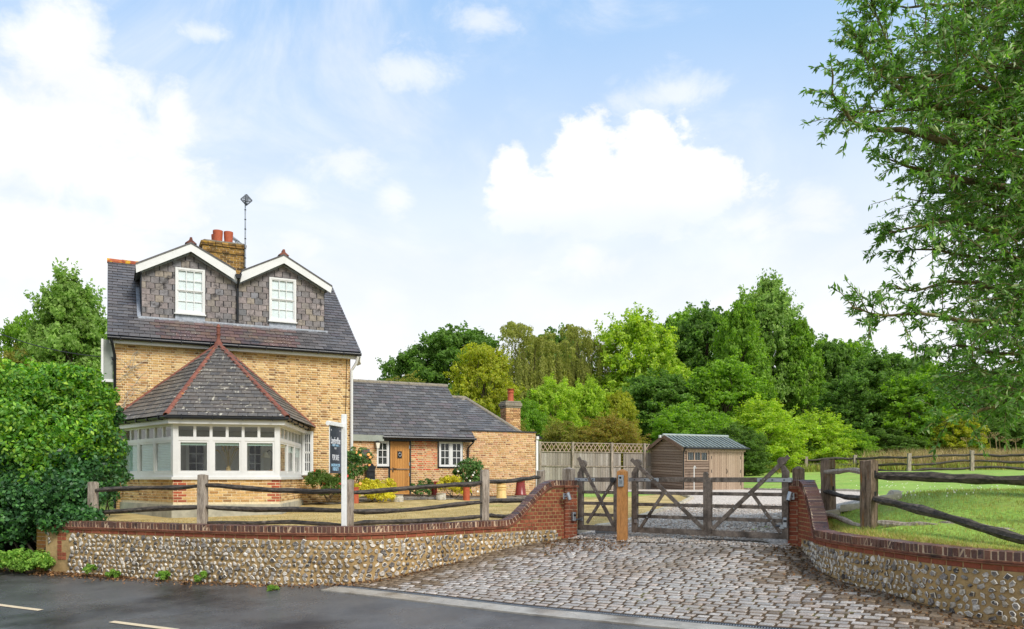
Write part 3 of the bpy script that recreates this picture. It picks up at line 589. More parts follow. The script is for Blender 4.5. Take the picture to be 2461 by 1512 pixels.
for k in range(int((Lg - .3) / .034)):
    p = DR0 + ddir * (.2 + k * .034) + dn * .042; skew = (dn + ddir * .35)
    bars.append(mat4((p.x, p.y, zd(p) + .012), (skew * .078), ddir * .015, Vector((0, 0, .012))))
emit('grating_bar', gr, bars, 'slab', steel, keep=300, many='grating_bars')
m_ = MB()
for o_ in (-.001, .083):
    pts = [DR0 + ddir * (.12 + (Lg + .3) * i / 24) + dn * o_ for i in range(25)]
    for a, b in zip(pts, pts[1:]): m_.beam((a.x, a.y, zd(a) + .012), (b.x, b.y, zd(b) + .012), .012, .02)
m_.build('rim', dark_steel, gr)
# ------------------------------------------------------------------ road markings: centre-line dashes
def dash(u0, v0, u1, v1, wd=.1):
    a, b = hit(u0, v0, Zl), hit(u1, v1, Zl); d = (b - a); d.z = 0; d.normalize(); s = Vector((-d.y, d.x, 0)) * wd / 2; q = []
    n = 6; vs_ = []; fs = []
    for i in range(n + 1):
        p = a.lerp(b, i / n)
        for k in (-1, 1): x = p + s * k; vs_.append((x.x, x.y, Zl(x.x, x.y) + EYE + .008))
        if i: fs.append((2 * i - 2, 2 * i - 1, 2 * i + 1, 2 * i))
    MB().add(vs_, fs).build('road_marking', roadpaint, None, 'structure')
c0, c1 = hit(98, 1467.5, Zl), hit(268, 1495, Zl); dd = (c1 - c0); dd.z = 0; dd.normalize()
def pxof(p): return CU + p.x / p.y * FPX, HV - (p.z - EYE) / p.y * FPX
dash(-70, 1445.5, 98, 1467.5); dash(268, 1495, 425, 1515)
# ------------------------------------------------------------------ curved flint walls
def sm(t): t = min(1, max(0, t)); return t * t * (3 - 2 * t)
def build_wall(th, ss, xy, ztop, zbase_fn, ramp_from, flip, pier_ends):
    """ss, xy: foot of the face; ztop(s): top of the coping (rel. eye); flip: +1 the face looks to the right of the path, so the wall body lies to its left."""
    tn = np.gradient(xy, axis=0); tn /= np.hypot(*tn.T)[:, None]; nrm = np.c_[tn[:, 1], -tn[:, 0]]       # outward: to the right of the path
    Lg = ss[-1]
    def at(s):
        s = min(max(s, 0), Lg); i = min(int(s / (ss[1] - ss[0])), len(ss) - 2); t = (s - ss[i]) / (ss[1] - ss[0])
        return xy[i] * (1 - t) + xy[i + 1] * t, tn[i], nrm[i]
    CO, CR = .108, .045            # coping height, creasing height
    def sec(s, zt):
        p, t, n_ = at(s); return p, t, n_, zt
    # core
    vs_, fs = [], []; K = int(Lg / .08)
    for i in range(K + 1):
        s = Lg * i / K; p, t, n_ = at(s); zt = ztop(s) - CO - CR; zb = zbase_fn(p) - .25
        for q, z in ((p, zb), (p, zt), (p - n_ * .215, zt), (p - n_ * .215, zb)): vs_.append((q[0], q[1], z + EYE))
        if i:
            for j in range(4): fs.append((4 * i - 4 + j, 4 * i - 4 + (j + 1) % 4, 4 * i + (j + 1) % 4, 4 * i + j))
    fs += [(0, 1, 2, 3), tuple(4 * K + j for j in (3, 2, 1, 0))]
    MB().add(vs_, fs).build('mortar_core', mortar_sand, th)
    # creasing: two thin projecting courses
    vs_, fs = [], []
    prof = [(.004, 0), (.03, .002), (.03, .019), (.016, .021), (.02, .024), (.038, .026), (.038, .043), (-.01, CR), (-.20, CR), (-.25, .03), (-.21, 0)]
    for i in range(K + 1):
        s = Lg * i / K; p, t, n_ = at(s); z0 = ztop(s) - CO - CR
        for o_, z in prof: q = p + n_ * o_; vs_.append((q[0], q[1], z0 + z + EYE))
        if i:
            m2 = len(prof)
            for j in range(m2): fs.append((m2 * (i - 1) + j, m2 * (i - 1) + (j + 1) % m2, m2 * i + (j + 1) % m2, m2 * i + j))
    fs += [tuple(range(len(prof))), tuple(len(prof) * K + j for j in range(len(prof)))]
    MB().add(vs_, fs).build('tile_creasing', creasing_m, th)
    # coping: bricks on edge across the wall, with mortar between
    vs_, fs = [], []
    for i in range(K + 1):
        s = Lg * i / K; p, t, n_ = at(s); z1 = ztop(s) - .006; z0 = ztop(s) - CO
        for o_, z in ((.012, z0), (.012, z1), (-.213, z1), (-.213, z0)): q = p + n_ * o_; vs_.append((q[0], q[1], z + EYE))
        if i:
            for j in range(4): fs.append((4 * i - 4 + j, 4 * i - 4 + (j + 1) % 4, 4 * i + (j + 1) % 4, 4 * i + j))
    fs += [(0, 1, 2, 3), tuple(4 * K + j for j in (3, 2, 1, 0))]
    MB().add(vs_, fs).build('coping_mortar', mortar_red, th)
    cop = []; s = .04
    while s < Lg - .03:
        sl = (ztop(s + .02) - ztop(s - .02)) / .04; c = math.sqrt(1 + sl * sl); p, t, n_ = at(s)
        ax = Vector((t[0] / c, t[1] / c, sl / c)); ay = Vector((-n_[0], -n_[1], 0)); az_ = ax.cross(ay); q = p - n_ * .1005
        cop.append(mat4(Vector((q[0], q[1], ztop(s) + EYE)) - az_ * (CO / 2 - random.uniform(-.002, .004)), ax * random.uniform(.06, .067), ay * (.237 + random.uniform(-.006, .006)), az_ * (CO)))
        s += .0755 / c
    emit('coping_brick', th, cop, 'brick', cope_brick, keep=300)
    # the brick course under the creasing, and brickwork under the ramp down to the course
    br = []; zc = ZLOW - CO - CR - .0375; low = lambda s: zc
    s = pier_ends[0]
    while s < Lg - .1:
        ln = .225 if not ramp_from(s) else .113
        p, t, n_ = at(s + ln / 2)
        if ztop(s) > -9: br.append(mat4((p[0] - n_[0] * .018, p[1] - n_[1] * .018, zc + EYE), Vector((t[0], t[1], 0)) * (ln - .016), Vector((-n_[0], -n_[1], 0)) * .05, Vector((0, 0, .062))))
        s += ln
    r_ = 1
    while r_ < 16:
        z = zc + .075 * r_; s = (r_ % 2) * .056
        while s < Lg - .02:
            p, t, n_ = at(s + .056)
            if z + .034 < ztop(s + .056) - CO - CR + .01: br.append(mat4((p[0] - n_[0] * .018, p[1] - n_[1] * .018, z + EYE), Vector((t[0], t[1], 0)) * .098, Vector((-n_[0], -n_[1], 0)) * .05, Vector((0, 0, .060))))
            s += .113
        r_ += 1
    # toothed brick ends beside the pier, below the course
    for r2 in range(1, 8):
        wd = .113 if (r2 // 3) % 2 else .225; z = zc - .075 * r2
        for (s0, sgn) in pier_ends[1]:
            s = s0
            for _ in range(int(round(wd / .113))):
                p, t, n_ = at(s + sgn * .056)
                if z > zbase_fn(p): br.append(mat4((p[0] - n_[0] * .017, p[1] - n_[1] * .017, z + EYE), Vector((t[0], t[1], 0)) * .101, Vector((-n_[0], -n_[1], 0)) * .05, Vector((0, 0, .064))))
                s += sgn * .113
    emit('brick', th, br, 'brick', red_brick, keep=300)
    # flints, laid in rough courses
    fl = []; z = zc - .085; r2 = 0
    while z > -2.2:
        s = .02 + random.uniform(0, .08)
        while s < Lg - .02:
            wd = random.uniform(.06, .135); ht = random.uniform(.058, .098); p, t, n_ = at(s + wd / 2); z2 = z + random.uniform(-.016, .016)
            edge = any(abs(s - s0) < .24 for s0, _ in pier_ends[1])
            if z2 > zbase_fn(p) - .02 and not edge:
                ro = random.uniform(-.9, .9); T3 = Vector((t[0], t[1], 0)); U = Vector((0, 0, 1)); ax = T3 * math.cos(ro) + U * math.sin(ro); az_ = -T3 * math.sin(ro) + U * math.cos(ro)
                fl.append(mat4((p[0] + n_[0] * .004, p[1] + n_[1] * .004, z2 + EYE), ax * wd * 1.02, Vector((-n_[0], -n_[1], 0)) * random.uniform(.03, .05), az_ * ht * 1.02))
            s += wd + random.uniform(.004, .036)
        z -= random.uniform(.075, .088); r2 += 1
    emit('flint', th, fl, 'flint', flint_m, keep=300, mat2=rind_m)
    return at
ZLOW = -.83
Lend = Ls[-1]
def lz(s): return ZLOW + (.78) * sm((s - (Lend - 1.55)) / 1.30)
wl = thing('flint_wall', 'long curved flint wall with brick coping sweeping up to a brick pier left of the gates', 'wall', (-4.1, 13.9, EYE - 1.85))
atL = build_wall(wl, Ls, Lxy, lz, lambda p: Zl(*p), lambda s: s > Lend - 1.7, 1, (.5, [(.3, 1), (Lend - .02, -1)]))
Rend = Rs[-1]
def rz(s): return ZLOW + .79 * (1 - sm((s - .12) / 1.25))
wr = thing('flint_wall', 'curved flint wall with brick coping running from the right gate pier towards the road', 'wall', (5.0, 11.5, EYE - 1.6))
atR = build_wall(wr, Rs, Rxy, rz, lambda p: Zl(*p), lambda s: s < 1.6, 1, (.0, [(.02, 1)]))
# ------------------------------------------------------------------ piers
def pier(th, X, d, ang, wd, dp, z0, z1, mat, top=True, cope=True):
    fr = Frame(X, d, ang); MB(fr).box(0.006, wd - .006, .006, dp, z0 - .2, z1 - (.15 if cope else 0)).build('pier_core', mortar_red, th)
    br = []; zt = z1 - (.155 if cope else .0); r_ = 0; z = zt - .0375
    def put(x, y, z, ax, ay, ln): br.append(mat4(fr.w(x, y, z), ax * (ln - .011), ay * .05, Vector((0, 0, .064))))
    while z > z0 - .1:
        k = 0 if r_ % 2 else 1
        ws = [wd * .66, wd * .34] if k else [wd * .34, wd * .66]; x = 0
        for q in ws: put(x + q / 2, .022, z, fr.ux, fr.uy, q); x += q
        y = 0; ws = [dp * .34, dp * .66] if k else [dp * .66, dp * .34]
        for q in ws:
            put(.022, y + q / 2, z, -fr.uy, fr.ux, q); put(wd - .022, y + q / 2, z, fr.uy, -fr.ux, q); y += q
        z -= .075; r_ += 1
    emit('brick', th, br, 'brick', mat, keep=400)
    if cope:
        MB(fr).box(-.03, wd + .03, -.03, dp + .03, z1 - .152, z1 - .134).box(-.022, wd + .022, -.022, dp + .022, z1 - .132, z1 - .112).build('tile_creasing', creasing_m, th)
        MB(fr).box(.004, wd - .004, .004, dp - .004, z1 - .112, z1 - .008).build('coping_mortar', mortar_red, th)
        cp = []
        n = max(3, int(round(wd / .075)))
        for i in range(n): cp.append(mat4(fr.w(wd * (i + .5) / n, dp * .5, z1 - .054), fr.ux * (wd / n - .01), fr.uy * (dp + .012), Vector((0, 0, .106))))
        emit('coping_brick', th, cp, 'brick', cope_brick)
    return fr
pl = thing('gate_pier', 'square red brick pier ending the wall left of the small gate', 'pier', (1.2, 16.75, EYE - 1.25))
PL = pier(pl, 1.09, 16.66, 32, .31, .33, -1.25, -.05, red_brick)
pr = thing('gate_pier', 'square red brick pier right of the double gates', 'pier', (4.95, 14.2, EYE - 1.25))
PR = pier(pr, 4.87, 14.32, -24, .44, .33, -1.28, -.04, red_brick)
pe = thing('wall_pier', 'low mossy brick pier at the road end of the flint wall beside the ivy', 'pier', (-9.2, 15.7, EYE - 1.85))
PE = pier(pe, -9.35, 15.95, -24, .46, .33, -1.85, -.93, pier_brick, cope=False)
# scattered stones of gravel in front of and behind the gates (real stones, too many to count)
q = []
gp = [(p.x, p.y) for p in SETT_TOP] + [(4.9, 14.4), (6.5, 18), (8.5, 24), (5.5, 26), (2.6, 18.5), (1.5, 17)]
for _ in range(95000):
    x, y = random.uniform(.8, 9), random.uniform(13.6, 26)
    if in_poly(x, y, gp) and random.random() < min(1, 420 / y ** 2): q.append((x, y))
q = np.array(q); front = np.array([(Vector((a, b, 0)) - GATE0).cross(GATE1 - GATE0).z for a, b in q]) > 0
zq = np.where(front, _lo(q[:, 0], q[:, 1]) + .012, _up(q[:, 0], q[:, 1]) + .02)
mats = []
for (x, y), z in zip(q, zq):
    a = random.uniform(0, 6.28); s_ = random.uniform(.02, .045); ax = Vector((math.cos(a), math.sin(a), random.uniform(-.3, .3))); ay = Vector((-math.sin(a), math.cos(a), 0)); mats.append(mat4((x, y, z + EYE + .004), ax * s_, ay * s_ * .8, Vector((random.uniform(-.3, .3), 0, 1)) * s_ * .6))
g_obj = bpy.data.objects['gravel_drive']; emit('gravel_stone', None, mats, 'brick', pebble_m, keep=0, many='loose_gravel')
# ------------------------------------------------------------------ brick and slate helpers
def bricks_on(fr, x0, x1, z0, z1, y=0.0, holes=(), bond='flemish', region=None):
    """matrices for bricks on plane y of a frame, facing -y."""
    o = []; r_ = 0; z = z1 - .0375
    while z - .03 > z0:
        seq = {'flemish': (.225, .1125), 'stretcher': (.225,), 'mixed': (.225, .225, .1125)}[bond]; k = r_ % len(seq); x = x0 - (.169 if r_ % 2 and bond == 'flemish' else (.1125 if r_ % 2 else 0))
        if bond == 'mixed': x = x0 - random.uniform(0, .2)
        while x < x1 - .02:
            ln = seq[k % len(seq)]; k += 1; a, b = max(x, x0), min(x + ln, x1); x += ln
            if b - a < .045: continue
            cx_ = (a + b) / 2
            if any(h[0] < b - .01 and h[1] > a + .01 and h[2] < z + .03 and h[3] > z - .03 for h in holes):
                # cut to the side of the opening
                for h in holes:
                    if h[0] < b and h[1] > a and h[2] < z + .03 and h[3] > z - .03:
                        if a < h[0] - .045: b = h[0]
                        elif b > h[1] + .045: a = h[1]
                        else: a = b
                if b - a < .045: continue
                cx_ = (a + b) / 2
            if region and not region(cx_, z): continue
            o.append(mat4(fr.w(cx_, y + .02 + random.uniform(-.0025, .0025), z), fr.ux * (b - a - .014), fr.uy * .05, Vector((0, 0, .059 + random.uniform(-.003, .002)))))
        z -= .075; r_ += 1
    return o
def slates_on(O, ex, ey, poly, wd, gauge, th_=.009, lap=1.75, jit=.004, tilt=.016):
    """slates on a plane: O origin at the eave, ex along, ey up the slope, poly in plane coordinates."""
    O, ex, ey = Vector(O), Vector(ex).normalized(), Vector(ey).normalized(); en = ex.cross(ey)
    ys = [p[1] for p in poly]; y = min(ys); out_ = []; r_ = 0
    def span(yv):
        xs = []
        for i in range(len(poly)):
            (x1, y1), (x2, y2) = poly[i], poly[(i + 1) % len(poly)]
            if (y1 > yv) != (y2 > yv): xs.append(x1 + (x2 - x1) * (yv - y1) / (y2 - y1))
        xs.sort(); return list(zip(xs[::2], xs[1::2]))
    while y < max(ys) - .02:
        for a, b in span(min(y + gauge * .5, max(ys) - .005)):
            x = a - (wd / 2 if r_ % 2 else 0)
            while x < b:
                p, q = max(x, a), min(x + wd, b); x += wd
                if q - p < .03: continue
                ln = gauge * lap; ln = min(ln, max(ys) - y + .02); t = tilt / max(ln, .05) * 1.6
                yd = (ey - en * t).normalized(); nn = ex.cross(yd); c = O + ex * ((p + q) / 2) + ey * (y + ln / 2 + random.uniform(-jit, jit)) + en * (.004 + tilt * .55)
                rr = Matrix.Rotation(random.uniform(-.012, .012), 3, nn)
                out_.append(mat4(c, rr @ ex * (q - p - .011), rr @ yd * ln, nn * th_))
        y += gauge; r_ += 1
    return out_
def ring_tiles(a, b, n, r, name, mat, parent, half=True, lift=0.0, over=1.06):
    """half-round ridge or hip tiles from a to b, each its own part."""
    a, b = Vector(a), Vector(b); d = (b - a) / n
    for i in range(n):
        p = a + d * i; q = p + d * over; t = d.normalized(); s = t.cross(Vector((0, 0, 1))).normalized(); up = s.cross(t); V, Fc = [], []; k = 8
        for e, (c, rr) in enumerate(((p, r * 1.06), (q, r * .97))):
            for j in range(k + 1):
                an = -.15 + (math.pi + .3) * j / k; V.append(c + s * math.cos(an) * rr + up * (math.sin(an) * rr + lift))
            for j in range(k + 1):
                an = -.15 + (math.pi + .3) * j / k; V.append(c + s * math.cos(an) * (rr - .018) + up * (math.sin(an) * (rr - .018) + lift))
        m = 2 * (k + 1)
        for j in range(k):
            Fc += [(j, j + 1, m + j + 1, m + j), (k + 1 + j + 1, k + 1 + j, m + k + 1 + j, m + k + 1 + j + 1), (j, k + 1 + j, k + 2 + j, j + 1), (m + j, m + j + 1, m + k + 2 + j, m + k + 1 + j)]
        MB().add(V, Fc).build(name, mat, parent)
def sash(fr, parent, x0, x1, z0, z1, y, cols=3, rows=(2, 2), frame=.055, back=curtain_m, mat=white, name='sash_window', sill=True, meet=True, bar=.022):
    """a window with a frame, glazing bars, and every pane its own part. y is the front plane."""
    w_ = MB(fr); fw = frame
    w_.box(x0, x0 + fw, y, y + .07, z0, z1).box(x1 - fw, x1, y, y + .07, z0, z1).box(x0 + fw, x1 - fw, y + .001, y + .07, z1 - fw, z1).box(x0 + fw, x1 - fw, y + .001, y + .07, z0, z0 + fw)
    win = w_.build(name, mat, parent)
    if sill: MB(fr).box(x0 - .03, x1 + .03, y - .05, y + .03, z0 - .045, z0 - .001).build('sill', mat, win)
    nseg = len(rows); H_ = (z1 - z0 - 2 * fw); zz0 = z0 + fw
    for k, rw in enumerate(rows):
        a = zz0 + H_ * k / nseg; b = zz0 + H_ * (k + 1) / nseg; yo = y + (.02 if k == 0 else .006) if nseg > 1 else y + .012
        if meet and nseg > 1: yo = y + (.03 if k == 0 else .012)
        sf = .03; m = MB(fr); X0, X1 = x0 + fw, x1 - fw
        m.box(X0, X0 + sf, yo, yo + .03, a, b).box(X1 - sf, X1, yo, yo + .03, a, b).box(X0 + sf, X1 - sf, yo, yo + .03, a, a + sf).box(X0 + sf, X1 - sf, yo, yo + .03, b - sf, b)
        m.build('sash', mat, win)
        gx0, gx1, gz0, gz1 = X0 + sf, X1 - sf, a + sf, b - sf
        for i in range(1, cols): q = gx0 + (gx1 - gx0) * i / cols; MB(fr).box(q - bar / 2, q + bar / 2, yo + .004, yo + .026, gz0, gz1).build('glazing_bar', mat, win)
        for i in range(1, rw):
            q = gz0 + (gz1 - gz0) * i / rw; MB(fr).box(gx0, gx1, yo + .006, yo + .024, q - bar / 2, q + bar / 2).build('glazing_bar', mat, win)
        for i in range(cols):
            for j in range(rw):
                MB(fr).box(gx0 + (gx1 - gx0) * i / cols, gx0 + (gx1 - gx0) * (i + 1) / cols - .001, yo + .012, yo + .016, gz0 + (gz1 - gz0) * j / rw, gz0 + (gz1 - gz0) * (j + 1) / rw - .001).build('pane', glass, win)
    MB(fr).box(x0 + .02, x1 - .02, y + .062, y + .068, z0 + .02, z1 - .02).build('curtain' if back is curtain_m else 'room_shade', back, win)  # without a curtain, a dark board carries the shade of the unlit room
    return win
# ------------------------------------------------------------------ the house
H = Frame(-11.65, 23.8, 26.3)
HW, HD, ZE, YR, ZR = 7.02, 7.5, 4.12, 3.75, 7.22          # width, depth, eave, ridge (heights relative to the eye)
house = thing('house', 'two storey yellow brick house with a slate roof and two white gabled dormers', 'house', tuple(H.w(3.5, 3.5, -1.0)))
slope = (ZR - ZE) / (YR + .25)
MB(H).add([(0, 0.003, -1.5), (HW, 0.003, -1.5), (HW, HD, -1.5), (0, HD, -1.5), (0, .003, 4.14), (HW, .003, 4.14), (HW, HD, 4.14), (0, HD, 4.14), (0, YR, ZR - .12), (HW, YR, ZR - .12)],
   [(0, 1, 5, 4), (2, 3, 7, 6), (1, 2, 6, 9, 5), (3, 0, 4, 8, 7), (0, 3, 2, 1), (4, 5, 9, 8), (6, 7, 8, 9)]).build('wall', mortar, house)
swx0, swz0 = H.px(725.5, 1139, -.03); swx1, swz1 = H.px(752, 1037, -.03)
bp_x0, bp_x1 = .22, 5.36          # where the bay meets the wall
brs = bricks_on(H, 0, HW, -1.05, 4.06, 0.0, holes=[(bp_x0, bp_x1, -1.2, 1.45), (swx0, swx1, swz0 - .05, swz1)])
def behind_bay(u, v): return 300 < u < 750 and v > 830 + max(0, abs(u - 525) - 10) * .9 or v > 1150
emit('brick', house, brs, 'brick', stock, keep=300, hide=behind_bay)
# roof slabs
def slab(fr, pts, th_, name, mat, parent): return MB(fr).prism(pts, (0, 0, -th_)).build(name, mat, parent)
xl, xr = -.2, HW + .28
roof = slab(H, [(xl, -.27, ZE), (xr, -.27, ZE), (xr, YR, ZR + .0), (xl, YR, ZR + .0)], .07, 'roof', slate_under, house)
slab(H, [(xl, YR + .001, ZR), (xr, YR + .001, ZR), (xr, 2 * YR + .27, ZE), (xl, 2 * YR + .27, ZE)], .07, 'rear_roof', slate_house, house)
EYd = (H.uy * (YR + .27) + Vector((0, 0, ZR - ZE))); Lsl = EYd.length
O = H.w(xl, -.29, ZE)
# dormer extents (local x) from the photograph
DY = .74; BY = .53
dl0 = H.px(340, 765, DY)[0]; dm = H.px(573, 778, DY)[0]; dr1 = H.px(780, 795, DY)[0]
zb_d = ZE + slope * (DY + .25)
allsl = slates_on(O, H.ux, EYd, [(0, 0), (xr - xl, 0), (xr - xl, Lsl), (0, Lsl)], .285, .195, tilt=.022)
ydorm = (DY + .29) / (YR + .27) * Lsl
keepm, plum = [], []
for m in allsl:
    p = Vector((m[0][3], m[1][3], m[2][3])) - H.o; lx, ly = p.dot(H.ux), p.dot(H.uy)
    if dl0 + .1 < lx < dr1 - .02 and ly > DY + .05: continue
    f = .9 * math.sin(lx * 1.7 + 1) * .3 + random.uniform(-.35, .35)
    (plum if (1.0 + f < lx < 5.3 + f and ly < DY + .6) else keepm).append(m)
emit('slate', roof, sorted(keepm, key=lambda m: m[2][3]), 'slab', slate_house, keep=190)
emit('slate', roof, plum, 'slab', slate_plum, keep=110, many='plum_slates')
ring_tiles(H.w(xl - .02, YR, ZR - .02), H.w(xr - 1.3, YR, ZR - .02), 14, .12, 'ridge_tile', ridge_red, house)
# dormers
def dormer(x0, x1, A, name_label):
    """A: barge outline points (left outer, left lower, apex outer, apex lower, right outer, right lower) as (x, z)."""
    lo_, ll, ao, al, ro, rl = A
    par = MB(H)
    zl = ll[1] + (x0 - ll[0]) * (al[1] - ll[1]) / (al[0] - ll[0]); zr = rl[1] + (x1 - rl[0]) * (al[1] - rl[1]) / (al[0] - rl[0])
    zl += .07; zr += .07; za = al[1] + .05
    face = [(x0, zb_d - .12), (x1, zb_d - .12), (x1, zr), (al[0], za), (x0, zl)]
    d_ = par.prism([(x, DY + .012, z) for x, z in face], (0, 2.9, 0)).build('dormer', slate_under, house)
    # roof of the dormer: two slopes running back into the main roof
    for P_, Q_ in ((lo_, ao), (ao, ro)):
        MB(H).prism([(P_[0], BY - .05, P_[1] - .002), (Q_[0], BY - .05, Q_[1] - .002), (Q_[0], BY - .05, Q_[1] + .045), (P_[0], BY - .05, P_[1] + .045)], (0, 3.4, 0)).build('dormer_roof', slate_house, d_)
    # bargeboards and the soffit behind them
    for P_, p_, Q_, q_ in ((lo_, ll, ao, al), (ro, rl, ao, al)):
        MB(H).prism([(P_[0], BY, P_[1]), (Q_[0], BY, Q_[1]), (q_[0], BY, q_[1]), (p_[0], BY, p_[1])], (0, -.03, 0)).build('bargeboard', white, d_)
        MB(H).prism([(P_[0] * .97 + Q_[0] * .03, BY + .002, P_[1] - .03), (Q_[0], BY + .002, Q_[1] - .03), (Q_[0], BY + .002, Q_[1] - .06), (P_[0] * .97 + Q_[0] * .03, BY + .002, P_[1] - .06)], (0, 2.0, 0)).build('soffit', greyboard, d_)
    return d_, face
def hp(*pts): return [H.px(u, v, BY) for u, v in pts]
A1 = hp((325.8, 636), (327, 656), (459, 586), (459, 605), (566, 650), (569, 676)); A2 = hp((581, 653), (577, 679), (682, 614.5), (682.6, 633), (798, 690), (794.6, 704.5))
D1, F1 = dormer(dl0, dm, A1, ''); D2, F2 = dormer(dm, dr1, A2, '')
w1 = [H.px(421.3, 751.5, DY - .03), H.px(492.5, 647.8, DY - .03)]; w2 = [H.px(647, 770, DY - .03), H.px(711.4, 671.5, DY - .03)]
w1a = H.px(421.3, 643.5, DY - .03)[1]; w2a = H.px(647, 666.8, DY - .03)[1]
for D_, F_, ww, za_ in ((D1, F1, w1, w1a), (D2, F2, w2, w2a)):
    (wx0, wz0), (wx1, wz1) = ww; wz1 = (wz1 + za_) / 2
    sl = []
    z = zb_d - .05; r_ = 0; g = .19
    top = max(p[1] for p in F_); ax_ = [p for p in F_ if p[1] == top][0][0]
    while z < top - .02:
        zc_ = z + g / 2; xs0, xs1 = F_[0][0], F_[1][0]
        if zc_ > F_[4][1]: xs0 = F_[4][0] + (zc_ - F_[4][1]) / (top - F_[4][1]) * (ax_ - F_[4][0])
        if zc_ > F_[2][1]: xs1 = F_[2][0] + (zc_ - F_[2][1]) / (top - F_[2][1]) * (ax_ - F_[2][0])
        x = F_[0][0] - (.125 if r_ % 2 else 0)
        while x < xs1:
            a, b = max(x, xs0), min(x + .25, xs1); x += .25
            if wz0 - .02 < zc_ < wz1 + .03:
                if a < wx0 < b: b = wx0
                elif a < wx1 < b: a = wx1
                elif wx0 <= a and b <= wx1: continue
            if b - a < .04: continue
            if wx0 - .02 < (a + b) / 2 < wx1 + .02 and wz0 - .2 < zc_ < wz0: continue
            hgt = g + .05; tl = .055
            az_ = (Vector((0, 0, 1)) + H.uy * tl).normalized(); ay = H.uy * math.cos(tl) - Vector((0, 0, 1)) * math.sin(tl)
            sl.append(mat4(H.w((a + b) / 2, DY - .004, z + hgt / 2 + random.uniform(-.008, .008)), H.ux * (b - a - random.uniform(.012, .032)), ay * .014, az_ * (hgt - random.uniform(.01, .05))))
        z += g; r_ += 1
    emit('hung_slate', D_, sl, 'brick', hung_m)
    sash(H, D_, wx0, wx1, wz0, wz1, DY - .06, 3, (2, 2), frame=.06)
    MB(H).box(wx0, wx1, DY - .035, DY - .02, wz0 - .2, wz0 - .046).build('lead_apron', lead, D_)
    ft = MB(H); xa, xb = F_[0][0] - (.1 if D_ is D1 else 0), F_[1][0] + (.08 if D_ is D2 else 0)
    ft.box(xa, xb, DY - .12, DY - .015, zb_d - .075, zb_d + .03).build('lead_flashing', lead, D_)
    ap = [p for p in F_ if p[1] == top][0]
    for p_, q_ in (((F_[4][0], F_[4][1]), ap), ((F_[2][0], F_[2][1]), ap)): MB(H).beam((p_[0], DY - .012, p_[1] - .05), (q_[0], DY - .012, q_[1] - .05), .012, .07, up=(0, 0, 1)).build('lead_strip', lead, D_)
    # ridge end of the dormer: small terracotta finial
    A = A1 if D_ is D1 else A2
    fx, fz = A[2]; MB(H).prism([(fx - .17, BY - .03, fz + .01), (fx + .17, BY - .03, fz + .01), (fx + .05, BY - .03, fz + .11), (fx + .03, BY - .03, fz + .2), (fx - .03, BY - .03, fz + .2), (fx - .05, BY - .03, fz + .11)], (0, .25, 0)).build('ridge_finial', terra_ridge, D_)
# left cheek of the left dormer: lead upstand
MB(H).prism([(dl0 - .12, DY - .1, zb_d - .07), (dl0 - .02, DY - .1, zb_d - .07), (dl0 - .02, DY + 1.5, zb_d + 1.5 * slope), (dl0 - .12, DY + 1.5, zb_d + 1.5 * slope)], (0, 0, .09)).build('cheek_flashing', lead, D1)
# valley hopper and rainwater pipe between the dormers
hx, hz = H.px(573, 660, BY - .05); pz = H.px(573, 776, DY)[1]
MB(H).prism([(hx - .1, BY - .14, hz), (hx + .1, BY - .14, hz), (hx + .06, BY - .14, hz - .13), (hx - .06, BY - .14, hz - .13)], (0, .16, 0)).build('rain_hopper', black, house)
MB(H).tube([(hx, BY - .05, hz - .1), (hx, BY - .02, hz - .25), (hx, DY - .07, hz - .4), (hx, DY - .07, pz + .03)], .035, 8).build('rainwater_pipe', black, house, smooth=True)
# eaves: gutter, fascia, soffit
MB(H).box(xl + .05, xr - .02, -.20, -.17, 3.92, 4.06).box(xl + .05, xr - .02, -.168, .0, 3.925, 3.94).build('fascia', white, house)
gt = MB(H); gt.tube([(xl, -.30, 4.06), (xr, -.30, 4.06)], .058, 10)
g_ = gt.build('gutter', black, house, smooth=True)
for i in range(9): MB(H).box(xl + .35 + i * .82 - .012, xl + .35 + i * .82 + .012, -.365, -.2, 4.0, 4.10).build('gutter_bracket', black, g_)
# boxed eave at the left end and the end of the fascia on the right
MB(H).box(-.34, -.05, .05, .5, 2.83, 4.04).build('boxed_eave', greyboard, house)
MB(H).box(-.36, -.30, -.02, .06, 2.80, 4.05).box(-.30, -.04, -.02, .06, 2.80, 2.88).build('eave_edging', white, house)
MB(H).prism([(xr - .03, -.25, 4.0), (xr + .015, -.25, 4.0), (xr + .015, -.25, 3.75), (xr - .03, -.25, 3.83)], (0, .5, 0)).build('barge_end', white, house)
# pipes
MB(H).tube([(xl + .1, -.3, 4.02), (xl + .14, -.27, 3.86), (.0, -.07, 3.55), (.0, -.07, -.9)], .04, 8).build('downpipe', black, house, smooth=True)
cx_ = H.px(845, 950, -.06)[0]
MB(H).tube([(xr - .1, -.28, 4.0), (xr - .13, -.2, 3.8), (cx_, -.07, 3.55), (cx_, -.07, -.75)], .048, 8).build('downpipe', white, house, smooth=True)
MB(H).tube([(HW - .13, -.02, 3.9), (HW - .16, -.025, 2.5), (HW - .2, -.02, 1.7), (HW - .2, -.02, .4)], .008, 5).build('wall_cable', wire, house)
# bare climber stems on the top left of the wall
st = MB(H)
for k in range(26):
    x, z = random.uniform(.05, .9), random.choice((random.uniform(2.6, 3.8), random.uniform(1.9, 2.5))); p = [(x * .6, -.03, z)]
    a = random.uniform(-.6, 1.2)
    for _ in range(4): a += random.uniform(-.6, .6); p.append((p[-1][0] + math.cos(a) * .16, -.03 - random.uniform(0, .05), p[-1][2] + math.sin(a) * .16))
    st.tube(p, .006, 4)
st.build('bare_climber', stone_block, house)
